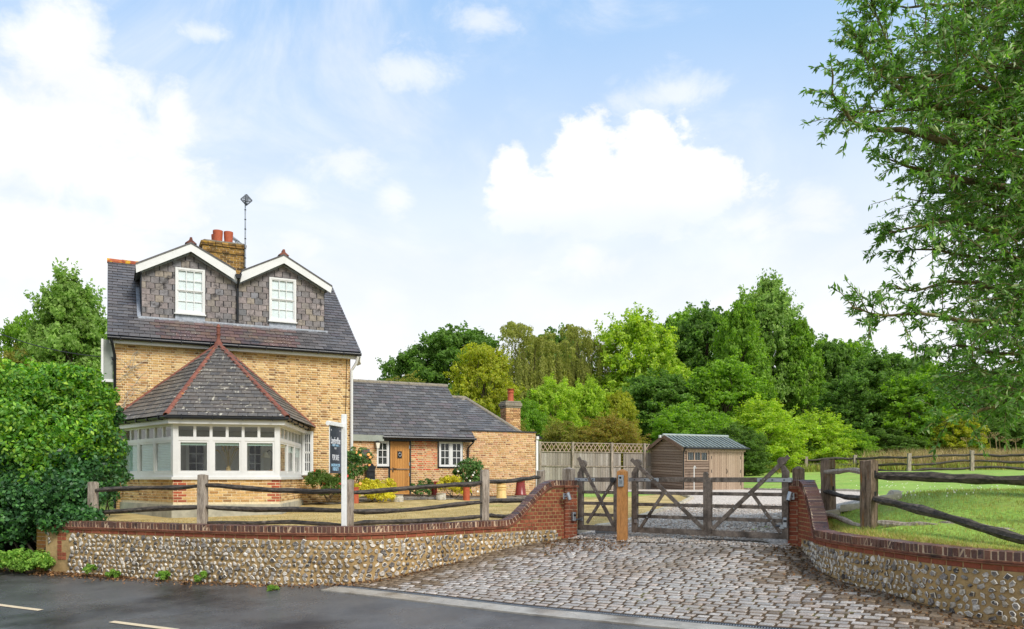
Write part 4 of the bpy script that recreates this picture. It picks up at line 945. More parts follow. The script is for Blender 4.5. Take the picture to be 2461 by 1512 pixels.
# sash window right of the bay
sash(H, house, swx0, swx1, swz0, swz1, -.085, 3, (2, 2), frame=.07, back=dark_in)
# main chimney
chm = 3.75; cz = [H.px(500, v, chm - .3)[1] for v in (579, 662)]; chx0 = H.px(487, 620, chm - .3)[0]; chx1 = H.px(589, 620, chm - .3)[0]; chz = H.px(540, 584, chm - .3)[1]
chim = MB(H).box(chx0, chx1, chm - .3, chm + .3, 6.2, chz - .03).build('chimney', mortar, house)
cb = []
for (z0, z1, e) in ((6.8, chz - .38, 0), (chz - .375, chz - .3, .035), (chz - .3, chz - .15, .0), (chz - .15, chz - .075, .04), (chz - .075, chz, .05)):
    nrow = int(round((z1 - z0) / .075))
    for r_ in range(max(1, nrow)):
        z = z1 - .0375 - r_ * .075; x = chx0 - e - (.112 if r_ % 2 else 0)
        while x < chx1 + e:
            a, b = max(x, chx0 - e), min(x + .225, chx1 + e); x += .225
            if b - a > .04: cb.append(mat4(H.w((a + b) / 2, chm - .305 - e + .04, z), H.ux * (b - a - .01), H.uy * .1, Vector((0, 0, .066))))
        y = chm - .3 - e + (.09 if r_ % 2 else .0)
        while y < chm + .3 + e: b = min(y + .225, chm + .3 + e); cb.append(mat4(H.w(chx0 - e + .04, (y + b) / 2, z), -H.uy * (b - y - .01), H.ux * .1, Vector((0, 0, .066)))); y = b + .001
emit('brick', chim, cb, 'brick', stock_dark)
MB(H).prism([(chx0 - .03, chm - .32, chz), (chx1 + .03, chm - .32, chz), (chx1 - .05, chm - .32, chz + .05), (chx0 + .05, chm - .32, chz + .05)], (0, .64, 0)).build('flaunching', ridge_grey, chim)
for u, dy, r_ in ((523.5, -.1, .17), (549, -.1, .16), (517, .2, .13)):
    x, z = H.px(u, 566, chm + dy); zt = chz + (.45 if r_ > .15 else .38); MB(H).lathe([(r_ * .92, chz - .02), (r_ * .88, chz + .08), (r_, zt - .06), (r_, zt), (r_ * .8, zt), (r_ * .78, chz + .1)], (x, chm + dy, 0), 16).build('chimney_pot', terra, chim, smooth=True)
# aerials
ax_, az0 = H.px(589.5, 655, chm - .42); az1 = H.px(589.5, 468, chm - .42)[1]
ae = thing('grid_aerial', 'tall aerial mast with a diamond shaped grid reflector strapped to the main chimney', 'aerial', tuple(H.w(ax_, chm - .42, az0 - .3)))
MB(H).tube([(ax_, chm - .42, az0 - .4), (ax_, chm - .42, az1)], .024, 8).build('mast', steel, ae)
for k in range(8): z = az0 + .15 + k * .34; MB(H).tube([(ax_, chm - .42, z), (ax_, chm - .42, z + .035)], .032, 8).build('mast_clip', black_metal, ae)
pm = MB(H); zc_ = H.px(591, 481, chm - .45)[1]; xc_ = H.px(592, 481, chm - .45)[0]; rr = .19
for sa in (-1, 1):
    for sb in (-1, 1): pm.beam((xc_ + sa * rr, chm - .48, zc_), (xc_, chm - .48, zc_ + sb * rr), .05, .035)
for k in range(-3, 4):
    t = k / 4 * rr; h_ = rr - abs(t); pm.beam((xc_ + t, chm - .47, zc_ - h_), (xc_ + t, chm - .47, zc_ + h_), .02, .03)
    if k % 2: pm.beam((xc_ - h_, chm - .5, zc_ + t), (xc_ + h_, chm - .5, zc_ + t), .02, .03)
pm.build('grid_reflector', dark_steel, ae)
MB(H).beam((ax_, chm - .42, zc_), (xc_, chm - .6, zc_), .03, .03).box(xc_ - .05, xc_ + .05, chm - .62, chm - .56, zc_ - .1, zc_ + .1).build('dipole', dark_steel, ae)
ya = thing('yagi_aerial', 'small comb shaped television aerial lying above the main chimney behind the pots', 'aerial', tuple(H.w(chx1 - .2, chm + .2, chz)))
m_ = MB(H).beam((chx0 + 1.0, chm + .2, chz + .36), (chx1 - .05, chm + .2, chz + .2), .02, .02).beam((chx1 - .25, chm + .2, chz - .05), (chx1 - .25, chm + .2, chz + .3), .025, .025)
m_.build('boom', dark_steel, ya); m_ = MB(H)
for k in range(9): x = chx0 + 1.05 + k * (chx1 - chx0 - 1.15) / 9; z = chz + .35 - .16 * k / 9; m_.beam((x, chm + .05, z), (x, chm + .35, z), .01, .01); m_.beam((x, chm + .2, z - .08), (x, chm + .2, z + .08), .01, .01)
m_.build('elements', dark_steel, ya)
# ------------------------------------------------------------------ the glazed bay in front of the house
bay = thing('bay_extension', 'glazed white framed bay with brick plinth and pointed slate roof before the house', 'bay', tuple(H.w(2.8, -2, -1.0)))
BP = [(.18, 0.0), (1.36, -3.45), (3.99, -4.02), (5.42, 0.0)]       # plan, house frame
APX = (2.8, -.68, 4.02); ZS = .02
def facet(i):
    a, b = Vector((*BP[i], 0)), Vector((*BP[i + 1], 0)); p, q = H.w(*a), H.w(*b); d = q - p; d.z = 0
    return Frame(p.x, p.y, math.degrees(math.atan2(d.y, d.x))), d.length
def inset(k):
    """plan points pushed out (k > 0) or in from the facet planes."""
    n = len(BP); res = []
    lines = []
    for i in range(3):
        a, b = Vector(BP[i]), Vector(BP[i + 1]); d = (b - a).normalized(); nn = Vector((d.y, -d.x)); lines.append((a + nn * k, d))
    def isec(l1, l2):
        (a, d), (c, e) = l1, l2; t = ((c.x - a.x) * e.y - (c.y - a.y) * e.x) / (d.x * e.y - d.y * e.x); return a + d * t
    a0, d0 = lines[0]; a2, d2 = lines[2]
    y0 = lambda a, d: a + d * ((0 - a.y) / d.y)
    return [tuple(y0(a0, d0)), tuple(isec(lines[0], lines[1])), tuple(isec(lines[1], lines[2])), tuple(y0(a2, d2))]
def ringprism(k0, k1, z0, z1, name, mat, parent):
    a, b = inset(k0), inset(k1); V = []; F_ = []
    for p, q in zip(a, b): V += [(*p, z0), (*p, z1), (*q, z1), (*q, z0)]
    for i in range(3):
        for j in range(4): F_.append((4 * i + j, 4 * i + (j + 1) % 4, 4 * i + 4 + (j + 1) % 4, 4 * i + 4 + j))
    F_ += [(0, 1, 2, 3), (15, 14, 13, 12)]
    return MB(H).add(V, F_).build(name, mat, parent)
ZC = -.715
base = ringprism(.05, -.2, -1.35, ZC, 'concrete_base', render_grey, bay)
pw = ringprism(-.003, -.24, ZC, -.05, 'plinth_wall', mortar, bay)
pb, qb = [], []
for i in range(3):
    fr, Lf = facet(i)
    for m in bricks_on(fr, 0.0, Lf, ZC, -.055, 0.0, bond='stretcher' if i else 'flemish'):
        x = (Vector((m[0][3], m[1][3], 0)) - fr.o).dot(fr.ux); rr = int((m[2][3] - EYE + 10) / .075)
        e = .36 if rr % 2 else .24
        (qb if ((i == 1 and (x < e or x > Lf - e)) or (i == 0 and x > Lf - .05) or (i == 2 and x < .12)) else pb).append(m)
emit('brick', pw, pb, 'brick', stock, keep=220); emit('brick', pw, qb, 'brick', quoin_brick, keep=80, many='quoin_bricks')
ringprism(.05, -.2, -.05, ZS, 'window_sill', white, bay)
# windows
for i in range(3):
    fr, Lf = facet(i); e = .13; zt = 1.42
    win = MB(fr).box(0.0, e, -.004, .1, ZS, zt).box(Lf - e, Lf, -.004, .1, ZS, zt).box(e, Lf - e, .0, .09, ZS, .13).box(e, Lf - e, .0, .09, .98, 1.08).box(e, Lf - e, 0, .09, 1.36, zt).build('window', white, bay)
    gw = (Lf - 2 * e)
    for k in range(1, 3): x = e + gw * k / 3; MB(fr).box(x - .05, x + .05, .001, .09, .13, .98).build('mullion', white, win)
    for k in range(1, 6): x = e + gw * k / 6; MB(fr).box(x - .035, x + .035, .001, .09, 1.08, 1.36).build('mullion', white, win)
    for k in range(3):
        a, b = e + gw * k / 3 + .05, e + gw * (k + 1) / 3 - .05
        if k == 0: a = e
        if k == 2: b = Lf - e
        MB(fr).box(a, a + .05, .012, .08, .13, .98).box(b - .05, b, .012, .08, .13, .98).box(a + .05, b - .05, .012, .08, .13, .185).box(a + .05, b - .05, .012, .08, .93, .98).build('casement', white, win)
        MB(fr).box(a + .05, b - .05, .04, .046, .185, .93).build('pane', glass, win)
        hb = .185 if i == 0 else (.86 if i == 1 else (.84 - .1 * k))
        bl_ = MB(fr); n = max(2, int((.93 - hb) / .022)); V, F_ = [], []
        for j in range(n + 1):
            z = hb + (.93 - hb) * j / n; yy_ = .072 if j % 2 else .064; V += [(a + .055, yy_, z), (b - .055, yy_, z)]
            if j: F_.append((2 * j - 2, 2 * j - 1, 2 * j + 1, 2 * j))
        bl_.add(V, F_).build('blind', blind_m, win)
    for k in range(6):
        a, b = e + gw * k / 6 + .035, e + gw * (k + 1) / 6 - .035
        if k == 0: a = e
        if k == 5: b = Lf - e
        MB(fr).box(a, b, .04, .046, 1.08, 1.36).build('pane', glass, win)
# fascia, gutter, soffit
ringprism(.16, .13, 1.42, 1.585, 'fascia', white, bay); ringprism(.158, -.1, 1.415, 1.428, 'soffit', white, bay)
gi = inset(.235); gz = 1.585
MB(H).tube([(*p, gz) for p in gi], .055, 8).build('gutter', black, bay, smooth=True)
for i in range(3):
    a, b = Vector(gi[i]), Vector(gi[i + 1]); n = 4 if i else 5
    for k in range(n): p = a.lerp(b, (k + .5) / n); d = (b - a).normalized(); nn = Vector((d.y, -d.x)); MB(H).beam((*(p - nn * .09), gz), (*(p + nn * .065), gz), .025, .13).build('gutter_bracket', black, bay)
# roof
EV = inset(.24); ze = 1.63; rp = [(*p, ze) for p in EV]; ap = APX
rp = [(rp[0][0] - .1, -.02, ze)] + rp[1:3] + [(rp[3][0] + .16, -.02, ze)]
rf = MB(H).add([ap, *rp, (ap[0], -.02, 4.02)], [(0, 1, 2), (0, 2, 3), (0, 3, 4), (0, 5, 1), (0, 4, 5), (1, 5, 4), (4, 3, 2, 1)]).build('roof', slate_under, bay)
rs = []
for i in range(3):
    A, B, Cc = H.w(*rp[i]), H.w(*rp[i + 1]), H.w(*ap); ex = (B - A).normalized(); ey = (Cc - A) - ex * (Cc - A).dot(ex); hgt = ey.length; xa = (Cc - A).dot(ex); ey.normalize()
    rs += slates_on(A - ey * .04, ex, ey, [(0, 0), ((B - A).length, 0), (xa + .03, hgt), (xa - .03, hgt)], .25, .195, tilt=.022)
emit('slate', rf, rs, 'slab', slate_bay, keep=300)
for i in range(4):
    n = 11 if i in (1, 2) else 12
    ring_tiles(H.w(*rp[i]) + Vector((0, 0, .01)), H.w(*ap) + Vector((0, 0, .0)), n, .085, 'hip_tile', terra_ridge, rf, lift=-.03)
MB(H).lathe([(.13, -.1), (.12, .02), (.07, .08), (.05, .16), (.055, .26), (.075, .30), (.05, .33), (.06, .42), (.05, .47), (.07, .5), (.045, .55), (.02, .6)], ap, 14).build('finial', terra_ridge, rf, smooth=True)
# inside of the bay: floor, ceiling, the house wall with two glazed doors
ii = inset(-.14)
MB(H).prism([(*p, -.80) for p in ii], (0, 0, -.05)).build('floor', room_m, bay); MB(H).prism([(*p, 1.43) for p in inset(-.05)], (0, 0, .05)).build('ceiling', room_m, bay)
MB(H).box(bp_x0 + .02, bp_x1 - .02, -.04, .02, -.80, 1.42).build('inner_wall', room_m, bay)
for u0, u1 in ((452, 488), (597, 625)):
    xa, xb = H.px(u0, 1100, -.1)[0], H.px(u1, 1100, -.1)[0]
    sash(H, bay, xa - .06, xb + .1, -.79, 1.1, -.14, 2, (6,), frame=.06, back=dark_in, name='inner_door', sill=False)
def q(u, v, y): x, z = H.px(u, v, y); return H.w(x, y, z)
dg = q(549, 1130, -3.0); vz = thing('dried_grass_vase', 'vase of pale dried grasses behind the middle pane of the bay', 'vase', tuple(dg - Vector((0, 0, .12))))
MB().lathe([(.05, -.1), (.075, -.04), (.06, .05), (.035, .09), (.04, .12)], dg, 14).build('vase', buff, vz, smooth=True)
tb = thing('side_table', 'small wooden table holding the dried grass vase inside the bay', 'table', tuple(dg - Vector((0, 0, .85))))
MB().lathe([(.3, -.13), (.3, -.101)], dg, 20).build('tabletop', oak_door, tb); MB().tube([dg - Vector((0, 0, .13)), dg - Vector((0, 0, .82))], .04, 8).build('pedestal', oak_door, tb)
m_ = MB(); h_ = MB()
for k in range(26):
    a, t = random.uniform(0, 6.28), random.uniform(.05, .3); top = dg + Vector((math.cos(a) * t, math.sin(a) * t * .6, random.uniform(.45, .75))); mid = dg + (top - dg) * .5 - Vector((math.cos(a), 0, 0)) * .03
    m_.tube([dg, mid, top], .005, 4); h_.tube([top, top + Vector((math.cos(a) * .08, 0, .08)), top + Vector((math.cos(a) * .17, 0, .07))], [.012, .022, .003], 5)
m_.build('stems', straw, vz); h_.build('seed_heads', straw, vz)
lp = q(643, 1138, -2.2); lm = thing('reading_lamp', 'white shaded reading lamp on a dark curved arm behind the right pane of the bay', 'lamp', tuple(lp - Vector((0, 0, .05))))
MB().lathe([(.13, 0), (.13, .02), (.02, .04)], lp - Vector((0, 0, .82)), 14).build('lamp_base', black_metal, lm)
MB().tube([lp - Vector((0, 0, .8)), lp + Vector((.12, 0, .35)), lp + Vector((.14, 0, .6)), lp + Vector((.06, 0, .68)), lp + Vector((-.02, 0, .62))], .012, 6).build('arm', black_metal, lm)
MB().lathe([(.03, .1), (.06, .07), (.13, -.06), (.125, -.06), (.05, .06)], lp + Vector((-.06, 0, .52)), 14).build('lamp_shade', lamp_glass, lm, smooth=True)
for k, (u, lab) in enumerate(((606, 'rounded wooden chair back just inside the bay left of the reading lamp'), (652, 'rounded wooden chair back just inside the bay below the reading lamp'))):
    c = q(u, 1137, -2.6); ch = thing('dining_chair', lab, 'chair', tuple(c - Vector((0, 0, .9))), 'chairs inside the bay')
    pts = [c + Vector((math.cos(t) * .22, 0, math.sin(t) * .2 - .12)) for t in np.linspace(-.4, math.pi + .4, 10)]; MB().tube([tuple(p) for p in pts], .018, 6).build('back_hoop', oak_door, ch)
    MB().lathe([(.2, -.48), (.21, -.45), (.2, -.44)], c, 14).build('seat', oak_door, ch)
    for sx in (-.15, .15):
        for sy in (-.15, .15): MB().tube([c + Vector((sx, sy, -.48)), c + Vector((sx * 1.2, sy * 1.2, -.83))], .016, 6).build('leg', oak_door, ch)
    for sx in (-.1, 0, .1): MB().tube([c + Vector((sx, 0, -.45)), c + Vector((sx, 0, .06))], .008, 5).build('spindle', oak_door, ch)
# ------------------------------------------------------------------ the low cottage wing
CY = 2.6
wing = thing('cottage_wing', 'low brick cottage wing with a long slate roof and an oak stable door', 'house', tuple(H.w(9.8, 4.5, -.7)))
cxr = H.px(1118, 1100, CY)[0]                       # right end of its wall
dX = (H.px(937.6, 1120, CY)[0], H.px(983.5, 1120, CY)[0]); dZ = (H.px(960, 1188, CY)[1], H.px(960, 1061.5, CY)[1])
lX = (H.px(902.8, 1090, CY)[0], H.px(933.7, 1090, CY)[0]); lZ = (H.px(918, 1121, CY)[1], H.px(918, 1060, CY)[1])
rX = (H.px(1054, 1090, CY)[0], H.px(1109.5, 1090, CY)[0]); rZ = (H.px(1082, 1122, CY)[1], H.px(1082, 1062, CY)[1])
cze = H.px(1137, 1053, CY - .25)[1]; rdy = 3.0; czr = cze + 2.32; cx1 = H.px(1137, 1053, CY - .25)[0]; cx0 = HW + .05
MB(H).add([(cx0, CY + .003, -1.2), (cxr, CY + .003, -1.2), (cxr, CY + 5.6, -1.2), (cx0, CY + 5.6, -1.2), (cx0, CY + .003, cze + .05), (cxr, CY + .003, cze + .05), (cxr, CY + 5.6, cze + .05), (cx0, CY + 5.6, cze + .05), (cx0, CY + rdy - .25, czr - .15), (cxr, CY + rdy - .25, czr - .15)],
   [(0, 1, 5, 4), (2, 3, 7, 6), (1, 2, 6, 9, 5), (3, 0, 4, 8, 7), (0, 3, 2, 1), (4, 5, 9, 8), (6, 7, 8, 9)]).build('wall', mortar, wing)
pjx = lX[0] - .02                                   # the left length of wall stands forward
MB(H).box(cx0, pjx, CY - .219, CY + .03, -1.2, cze + .02).build('projecting_wall', mortar, wing)
brs = bricks_on(H, pjx + .0, cxr, -.9, cze - .06, CY, holes=[(dX[0] - .08, dX[1] + .07, -2, dZ[1] + .06), (lX[0] - .0, lX[1] + .05, lZ[0] - .07, lZ[1] + .04), (rX[0] - .05, rX[1] + .05, rZ[0] - .07, rZ[1] + .05)])
mid = [m for m in brs if dX[1] < (Vector((m[0][3], m[1][3], m[2][3])) - H.o).dot(H.ux) < rX[0] and m[2][3] - EYE > .25 and random.random() < .6]
rest = [m for m in brs if m not in mid] if len(mid) < 400 else brs
patch = M('rubbed_red_brick', ['#c0583a', '#c9774e', '#cf9a6a', '#b84e34', '#d0a070'], rand=True, rough=.9, bump=.3, bscale=60, vary=.22)
left = bricks_on(H, cx0, pjx, -.9, cze - .06, CY - .222)
ccb = [m for m in rest]
emit('brick', wing, ccb + left, 'brick', cott_brick, keep=230); emit('brick', wing, mid, 'brick', patch, keep=70, many='rubbed_bricks')
# roof
rO = [(cx0, CY - .28, cze), (cx1 + .06, CY - .28, cze), (cx1 + .06, CY - .28 + rdy, czr), (cx0, CY - .28 + rdy, czr)]
wrf = slab(H, rO, .06, 'roof', slate_under, wing); slab(H, [(cx0, CY - .28 + rdy, czr), (cx1 + .06, CY - .28 + rdy, czr), (cx1 + .06, CY - .28 + 2 * rdy, cze), (cx0, CY - .28 + 2 * rdy, cze)], .06, 'rear_roof', slate_house, wing)
ey = H.uy * rdy + Vector((0, 0, czr - cze)); xw = cx1 + .06 - cx0
emit('slate', wrf, slates_on(H.w(cx0, CY - .30, cze), H.ux, ey, [(0, 0), (xw, 0), (xw, ey.length), (0, ey.length)], .30, .20, tilt=.024), 'slab', slate, keep=300)
ring_tiles(H.w(cx0, CY - .28 + rdy, czr - .03), H.w(cx1 + .08, CY - .28 + rdy, czr - .03), 13, .11, 'ridge_tile', ridge_grey, wing)
MB(H).tube([(pjx + .2, CY - .33, cze - .045), (cx1 + .1, CY - .33, cze - .045)], .05, 8).build('gutter', black, wing, smooth=True)
MB(H).box(pjx + .2, cx1 + .05, CY - .24, CY - .20, cze - .16, cze - .02).build('fascia', black, wing)
MB(H).box(cx0, pjx + .24, CY - .32, CY - .29, cze - .20, cze + .03).build('lead_fascia', greyboard, wing)
dpx = H.px(1125, 1080, CY - .06)[0]
MB(H).tube([(cx1 + .02, CY - .33, cze - .06), (cx1 - .02, CY - .3, cze - .18), (dpx, CY - .06, cze - .38), (dpx, CY - .06, -.8)], .035, 8).build('downpipe', black, wing, smooth=True)
# windows and door
for (x0, x1), (z0, z1), cols in ((lX, lZ, 2), (rX, rZ, 4)):
    MB(H).box(x0 - .045, x1 + .045, CY - .012, CY + .06, z0 - .065, z0 - .002).box(x0 - .045, x0 - .003, CY - .012, CY + .06, z0, z1).box(x1 + .003, x1 + .045, CY - .012, CY + .06, z0, z1).box(x0 - .045, x1 + .045, CY - .012, CY + .06, z1 + .002, z1 + .045).build('black_surround', black, wing)
    if cols == 2: sash(H, wing, x0, x1, z0, z1, CY - .075, 2, (3,), frame=.06, back=dark_in, name='casement_window', sill=False, bar=.025)
    else:
        xm = (x0 + x1) / 2; sash(H, wing, x0, xm - .002, z0, z1, CY - .075, 2, (3,), frame=.05, back=dark_in, name='casement_window', sill=False, bar=.025); sash(H, wing, xm + .002, x1, z0, z1, CY - .075, 2, (3,), frame=.05, back=dark_in, name='casement_window', sill=False, bar=.025)
MB(H).box(dX[0] - .07, dX[0] - .003, CY - .03, CY + .06, dZ[0] - .02, dZ[1] + .05).box(dX[1] + .003, dX[1] + .06, CY - .03, CY + .06, dZ[0] - .02, dZ[1] + .05).box(dX[0] - .003, dX[1] + .003, CY - .03, CY + .06, dZ[1] + .003, dZ[1] + .05).box(dX[0] - .02, dX[1] + .02, CY - .05, CY + .06, dZ[0] - .06, dZ[0] - .005).build('door_frame', black, wing)
W_, HH = dX[1] - dX[0], dZ[1] - dZ[0]; zs = dZ[0] + HH * .475
door = MB(H).box(dX[0], dX[1], CY + .0, CY + .05, dZ[0], zs - .004).box(dX[0], dX[1], CY + .0, CY + .05, zs + .004, dZ[1]).build('stable_door', oak_door, wing)
n = 6; pl_ = []
for half, (a, b) in enumerate(((dZ[0] + .07, zs - .02), (zs + .03, dZ[1] - .24))):
    for k in range(n):
        x0 = dX[0] + .08 + (W_ - .16) * k / n; x1 = dX[0] + .08 + (W_ - .16) * (k + 1) / n
        bb = b + (.14 * (1 - abs((k + .5) / n - .5) * 2) if half else 0)
        MB(H).box(x0 + .004, x1 - .004, CY - .012, CY + .0, a, bb).build('plank', oak_door, door)
MB(H).box(dX[0], dX[0] + .075, CY - .018, CY, dZ[0], zs - .01).box(dX[1] - .075, dX[1], CY - .018, CY, dZ[0], zs - .01).box(dX[0], dX[0] + .075, CY - .018, CY, zs + .03, dZ[1]).box(dX[1] - .075, dX[1], CY - .018, CY, zs + .03, dZ[1]).box(dX[0] + .075, dX[1] - .075, CY - .018, CY, dZ[1] - .1, dZ[1]).box(dX[0] + .075, dX[1] - .075, CY - .018, CY, dZ[0], dZ[0] + .065).build('door_rail', oak_door, door)
MB(H).box(dX[0] + .0, dX[1], CY - .05, CY, zs - .005, zs + .022).build('weather_ledge', shed_trim, door)
kx, kz = H.px(960, 1093, CY)
MB(H).box(kx - .085, kx + .085, CY - .028, CY - .013, kz - .13, kz + .13).build('knocker_plate', black_metal, door)
MB(H).tube([(kx + math.cos(t) * .06, CY - .045, kz + math.sin(t) * .06) for t in np.linspace(0, 2 * math.pi, 13)], .014, 6, cap=False).build('door_knocker', steel, door)
hx_, hz_ = H.px(944, 1127, CY); MB(H).box(hx_ - .02, hx_ + .02, CY - .03, CY - .015, hz_ - .12, hz_ + .05).box(hx_, hx_ + .13, CY - .07, CY - .05, hz_ + .0, hz_ + .02).build('door_handle', black_metal, door)
for z in (dZ[1] - .2, zs + .2, zs - .2, dZ[0] + .2): MB(H).box(dX[1] - .02, dX[1] + .012, CY - .04, CY - .0, z - .06, z + .06).build('hinge', steel, door)
# fittings on the wall
lx_, lz_ = H.px(907, 1070, CY - .3); wl_ = thing('wall_lantern', 'black wall lantern with pale tapered glass beside the left cottage window', 'lantern', tuple(H.w(lx_, CY - .3, lz_)))
MB(H).prism([(lx_ - .08, CY - .385, lz_ + .1), (lx_ + .08, CY - .385, lz_ + .1), (lx_ + .045, CY - .385, lz_ - .12), (lx_ - .045, CY - .385, lz_ - .12)], (0, .16, 0)).build('glass', lamp_glass, wl_)
fb = MB(H)
for s in (-1, 1):
    for y in (-.395, -.225): fb.beam((lx_ + s * .092, CY + y, lz_ + .1), (lx_ + s * .052, CY + y, lz_ - .135), .014, .014)
fb.box(lx_ - .1, lx_ + .1, CY - .405, CY - .215, lz_ + .1, lz_ + .125).box(lx_ - .055, lx_ + .055, CY - .37, CY - .25, lz_ + .125, lz_ + .16).box(lx_ - .02, lx_ + .02, CY - .26, CY - .0, lz_ + .165, lz_ + .185).build('frame', black_metal, wl_)
px_, pz_ = H.px(889, 1132, CY - .3); pbx = thing('post_box', 'black cast letter box with a scrolled top on the wall behind the orange roses', 'letter box', tuple(H.w(px_, CY - .3, pz_ - .3)))
y0 = CY - .42; prof = [(-.16, -.3), (.16, -.3), (.16, .06), (.19, .1), (.19, .19), (.13, .17), (.09, .25), (0, .3), (-.09, .25), (-.13, .17), (-.19, .19), (-.19, .1), (-.16, .06)]
MB(H).prism([(px_ + a, y0, pz_ + b) for a, b in prof], (0, .18, 0)).build('body', black, pbx, bevel=.008)
MB(H).box(px_ - .13, px_ + .13, y0 - .03, y0, pz_ - .0, pz_ + .05).build('flap', black_metal, pbx); MB(H).box(px_ - .08, px_ + .08, y0 - .012, y0, pz_ - .2, pz_ - .1).build('name_frame', black_metal, pbx); MB(H).box(px_ - .18, px_ + .18, y0 - .04, y0 + .18, pz_ - .33, pz_ - .302).build('tray', steel, pbx)
sx_, sz_ = H.px(879, 1090, CY - .25); spq = thing('slate_plaque', 'grey slate house plaque half covered by the orange climbing rose', 'plaque', tuple(H.w(sx_, CY - .24, sz_ - .2)))
MB(H).box(sx_ - .15, sx_ + .15, CY - .25, CY - .226, sz_ - .17, sz_ + .17).build('slate_plate', slate_house, spq, bevel=.006)
def text(s, fr, x, y, z, size, mat, parent, name='lettering', align='CENTER', sx=1.0, back=False):
    cu = bpy.data.curves.new(name, 'FONT'); cu.body = s; cu.size = size; cu.align_x = align; cu.extrude = .001; o = bpy.data.objects.new(name, cu); cu.materials.append(mat); COL.objects.link(o)
    dg_ = bpy.context.evaluated_depsgraph_get(); me = bpy.data.meshes.new_from_object(o.evaluated_get(dg_)); bpy.data.objects.remove(o)
    m = Matrix.Translation(-base_of(parent)) @ fr.m @ Matrix.Translation((x, y, z)) @ Matrix.Rotation(R(90), 4, 'X') @ Matrix.Diagonal((sx, 1, 1, 1)); me.transform(m)
    return mesh_obj(name, me, mat, parent)
text('ELIX', H, sx_ + .01, CY - .2515, sz_ + .06, .075, quoin_brick, spq)
bx_, bz_ = H.px(905, 1160, CY - .45); hr = thing('hose_reel', 'black hose reel behind the golden hedge left of the oak door', 'hose reel', tuple(H.w(bx_, CY - .45, bz_ - .2)))
MB(H).tube([(bx_ - .1, CY - .3, bz_), (bx_ + .1, CY - .3, bz_)], .14, 14).build('drum', black, hr); MB(H).box(bx_ - .13, bx_ - .1, CY - .42, CY - .2, bz_ - .4, bz_ + .1).box(bx_ + .1, bx_ + .13, CY - .42, CY - .2, bz_ - .4, bz_ + .1).build('stand', black_metal, hr)
# ------------------------------------------------------------------ the brick annexe at the right end
ax0, ax1 = cxr + .01, H.px(1287, 1100, CY + .02)[0]; azt = H.px(1200, 1036.5, CY + .02)[1]
ann = thing('brick_annexe', 'flat fronted brick annexe with a parapet and a small hipped slate roof', 'house', tuple(H.w((ax0 + ax1) / 2, 5, -.8)))
MB(H).box(ax0, ax1, CY + .023, CY + .30, -1.3, azt - .03).box(ax1 - .25, ax1, CY + .301, CY + 6, -1.3, azt - .03).box(ax0, ax1 - .25, CY + 5.8, CY + 6, -1.3, azt - .2).build('wall', mortar, ann)
emit('brick', ann, bricks_on(H, ax0, ax1, -1.0, azt - .03, CY + .02, bond='mixed'), 'brick', cott_brick, keep=300)
MB(H).box(ax0 - .2, ax1 + .03, CY - .01, CY + .34, azt - .029, azt + .02).build('parapet_coping', slate_under, ann)
hy = CY + 3.2; hA = H.px(1117, 957, hy); hB = H.px(1098, 960, hy); hR = H.px(1253, 1036, CY + .6)[0]; he = azt - .06
hpts = [(hA[0], hy, hA[1]), (hB[0] - 1.5, hy, hA[1]), (hA[0] - 4.2, CY + .5, he), (hR, CY + .5, he), (hR, hy + 2.7, he), (hA[0] - 4.2, hy + 2.7, he)]
hrf = MB(H).add(hpts, [(0, 1, 2, 3), (0, 3, 4), (0, 4, 5, 1), (1, 5, 2), (2, 5, 4, 3)]).build('roof', slate_under, ann)
A, B, Cc = H.w(hpts[2][0], CY + .5, he), H.w(*hpts[3]), H.w(*hpts[0]); ey = (Cc - A) - H.ux * (Cc - A).dot(H.ux); hg = ey.length
emit('slate', hrf, slates_on(A - ey.normalized() * .02, H.ux, ey, [(2.2, 0), ((B - A).length, 0), (hpts[0][0] - hpts[2][0], hg), (2.6, hg)], .32, .2, tilt=.02), 'slab', slate, keep=300)
ring_tiles(H.w(*hpts[3]), H.w(*hpts[0]), 12, .09, 'hip_tile', ridge_grey, hrf); ring_tiles(H.w(*hpts[1]), H.w(*hpts[0]), 5, .09, 'ridge_tile', ridge_grey, hrf)
lh = H.px(1098, 985, hy - .6)
ring_tiles(H.w(lh[0] - .15, hy - .7, lh[1] - .1), H.w(*hpts[0]), 4, .09, 'hip_tile', ridge_grey, hrf)
k0, k1 = H.px(1216.5, 1000, CY + 2.0)[0], H.px(1251, 1000, CY + 2.0)[0]; kz1 = H.px(1233, 964, CY + 2.0)[1]; kzc = H.px(1233, 981, CY + 2.0)[1]
ch2 = MB(H).box(k0 + .01, k1 - .01, CY + 2.01, CY + 2.55, he - .3, kz1 - .02).build('chimney', mortar, ann)
cb = bricks_on(H, k0, k1, he - .2, kzc, CY + 1.99); fr2 = Frame(*H.w(k0, CY + 2.55, 0)[:2], 26.3 - 90); cb += bricks_on(fr2, 0, .56, he - .2, kzc, -.01)
emit('brick', ch2, cb, 'brick', cott_brick)
for e, a, b in ((.03, kzc, kzc + .075), (.06, kzc + .076, kz1 - .08), (.02, kz1 - .079, kz1)): MB(H).box(k0 - e, k1 + e, CY + 2.0 - e, CY + 2.56 + e, a, b).build('corbel', ridge_grey, ch2, bevel=.02)
pxm, pz1 = (k0 + k1) / 2, H.px(1233, 935.5, CY + 2.25)[1]
MB(H).lathe([(.17, kz1 - .01), (.13, kz1 + .06), (.125, pz1 - .18), (.15, pz1 - .16), (.15, pz1 - .12), (.13, pz1 - .10), (.135, pz1 - .03), (.18, pz1 - .02), (.18, pz1), (.08, pz1 + .01)], (pxm, CY + 2.27, 0), 16).build('chimney_pot', terra, ch2, smooth=True)
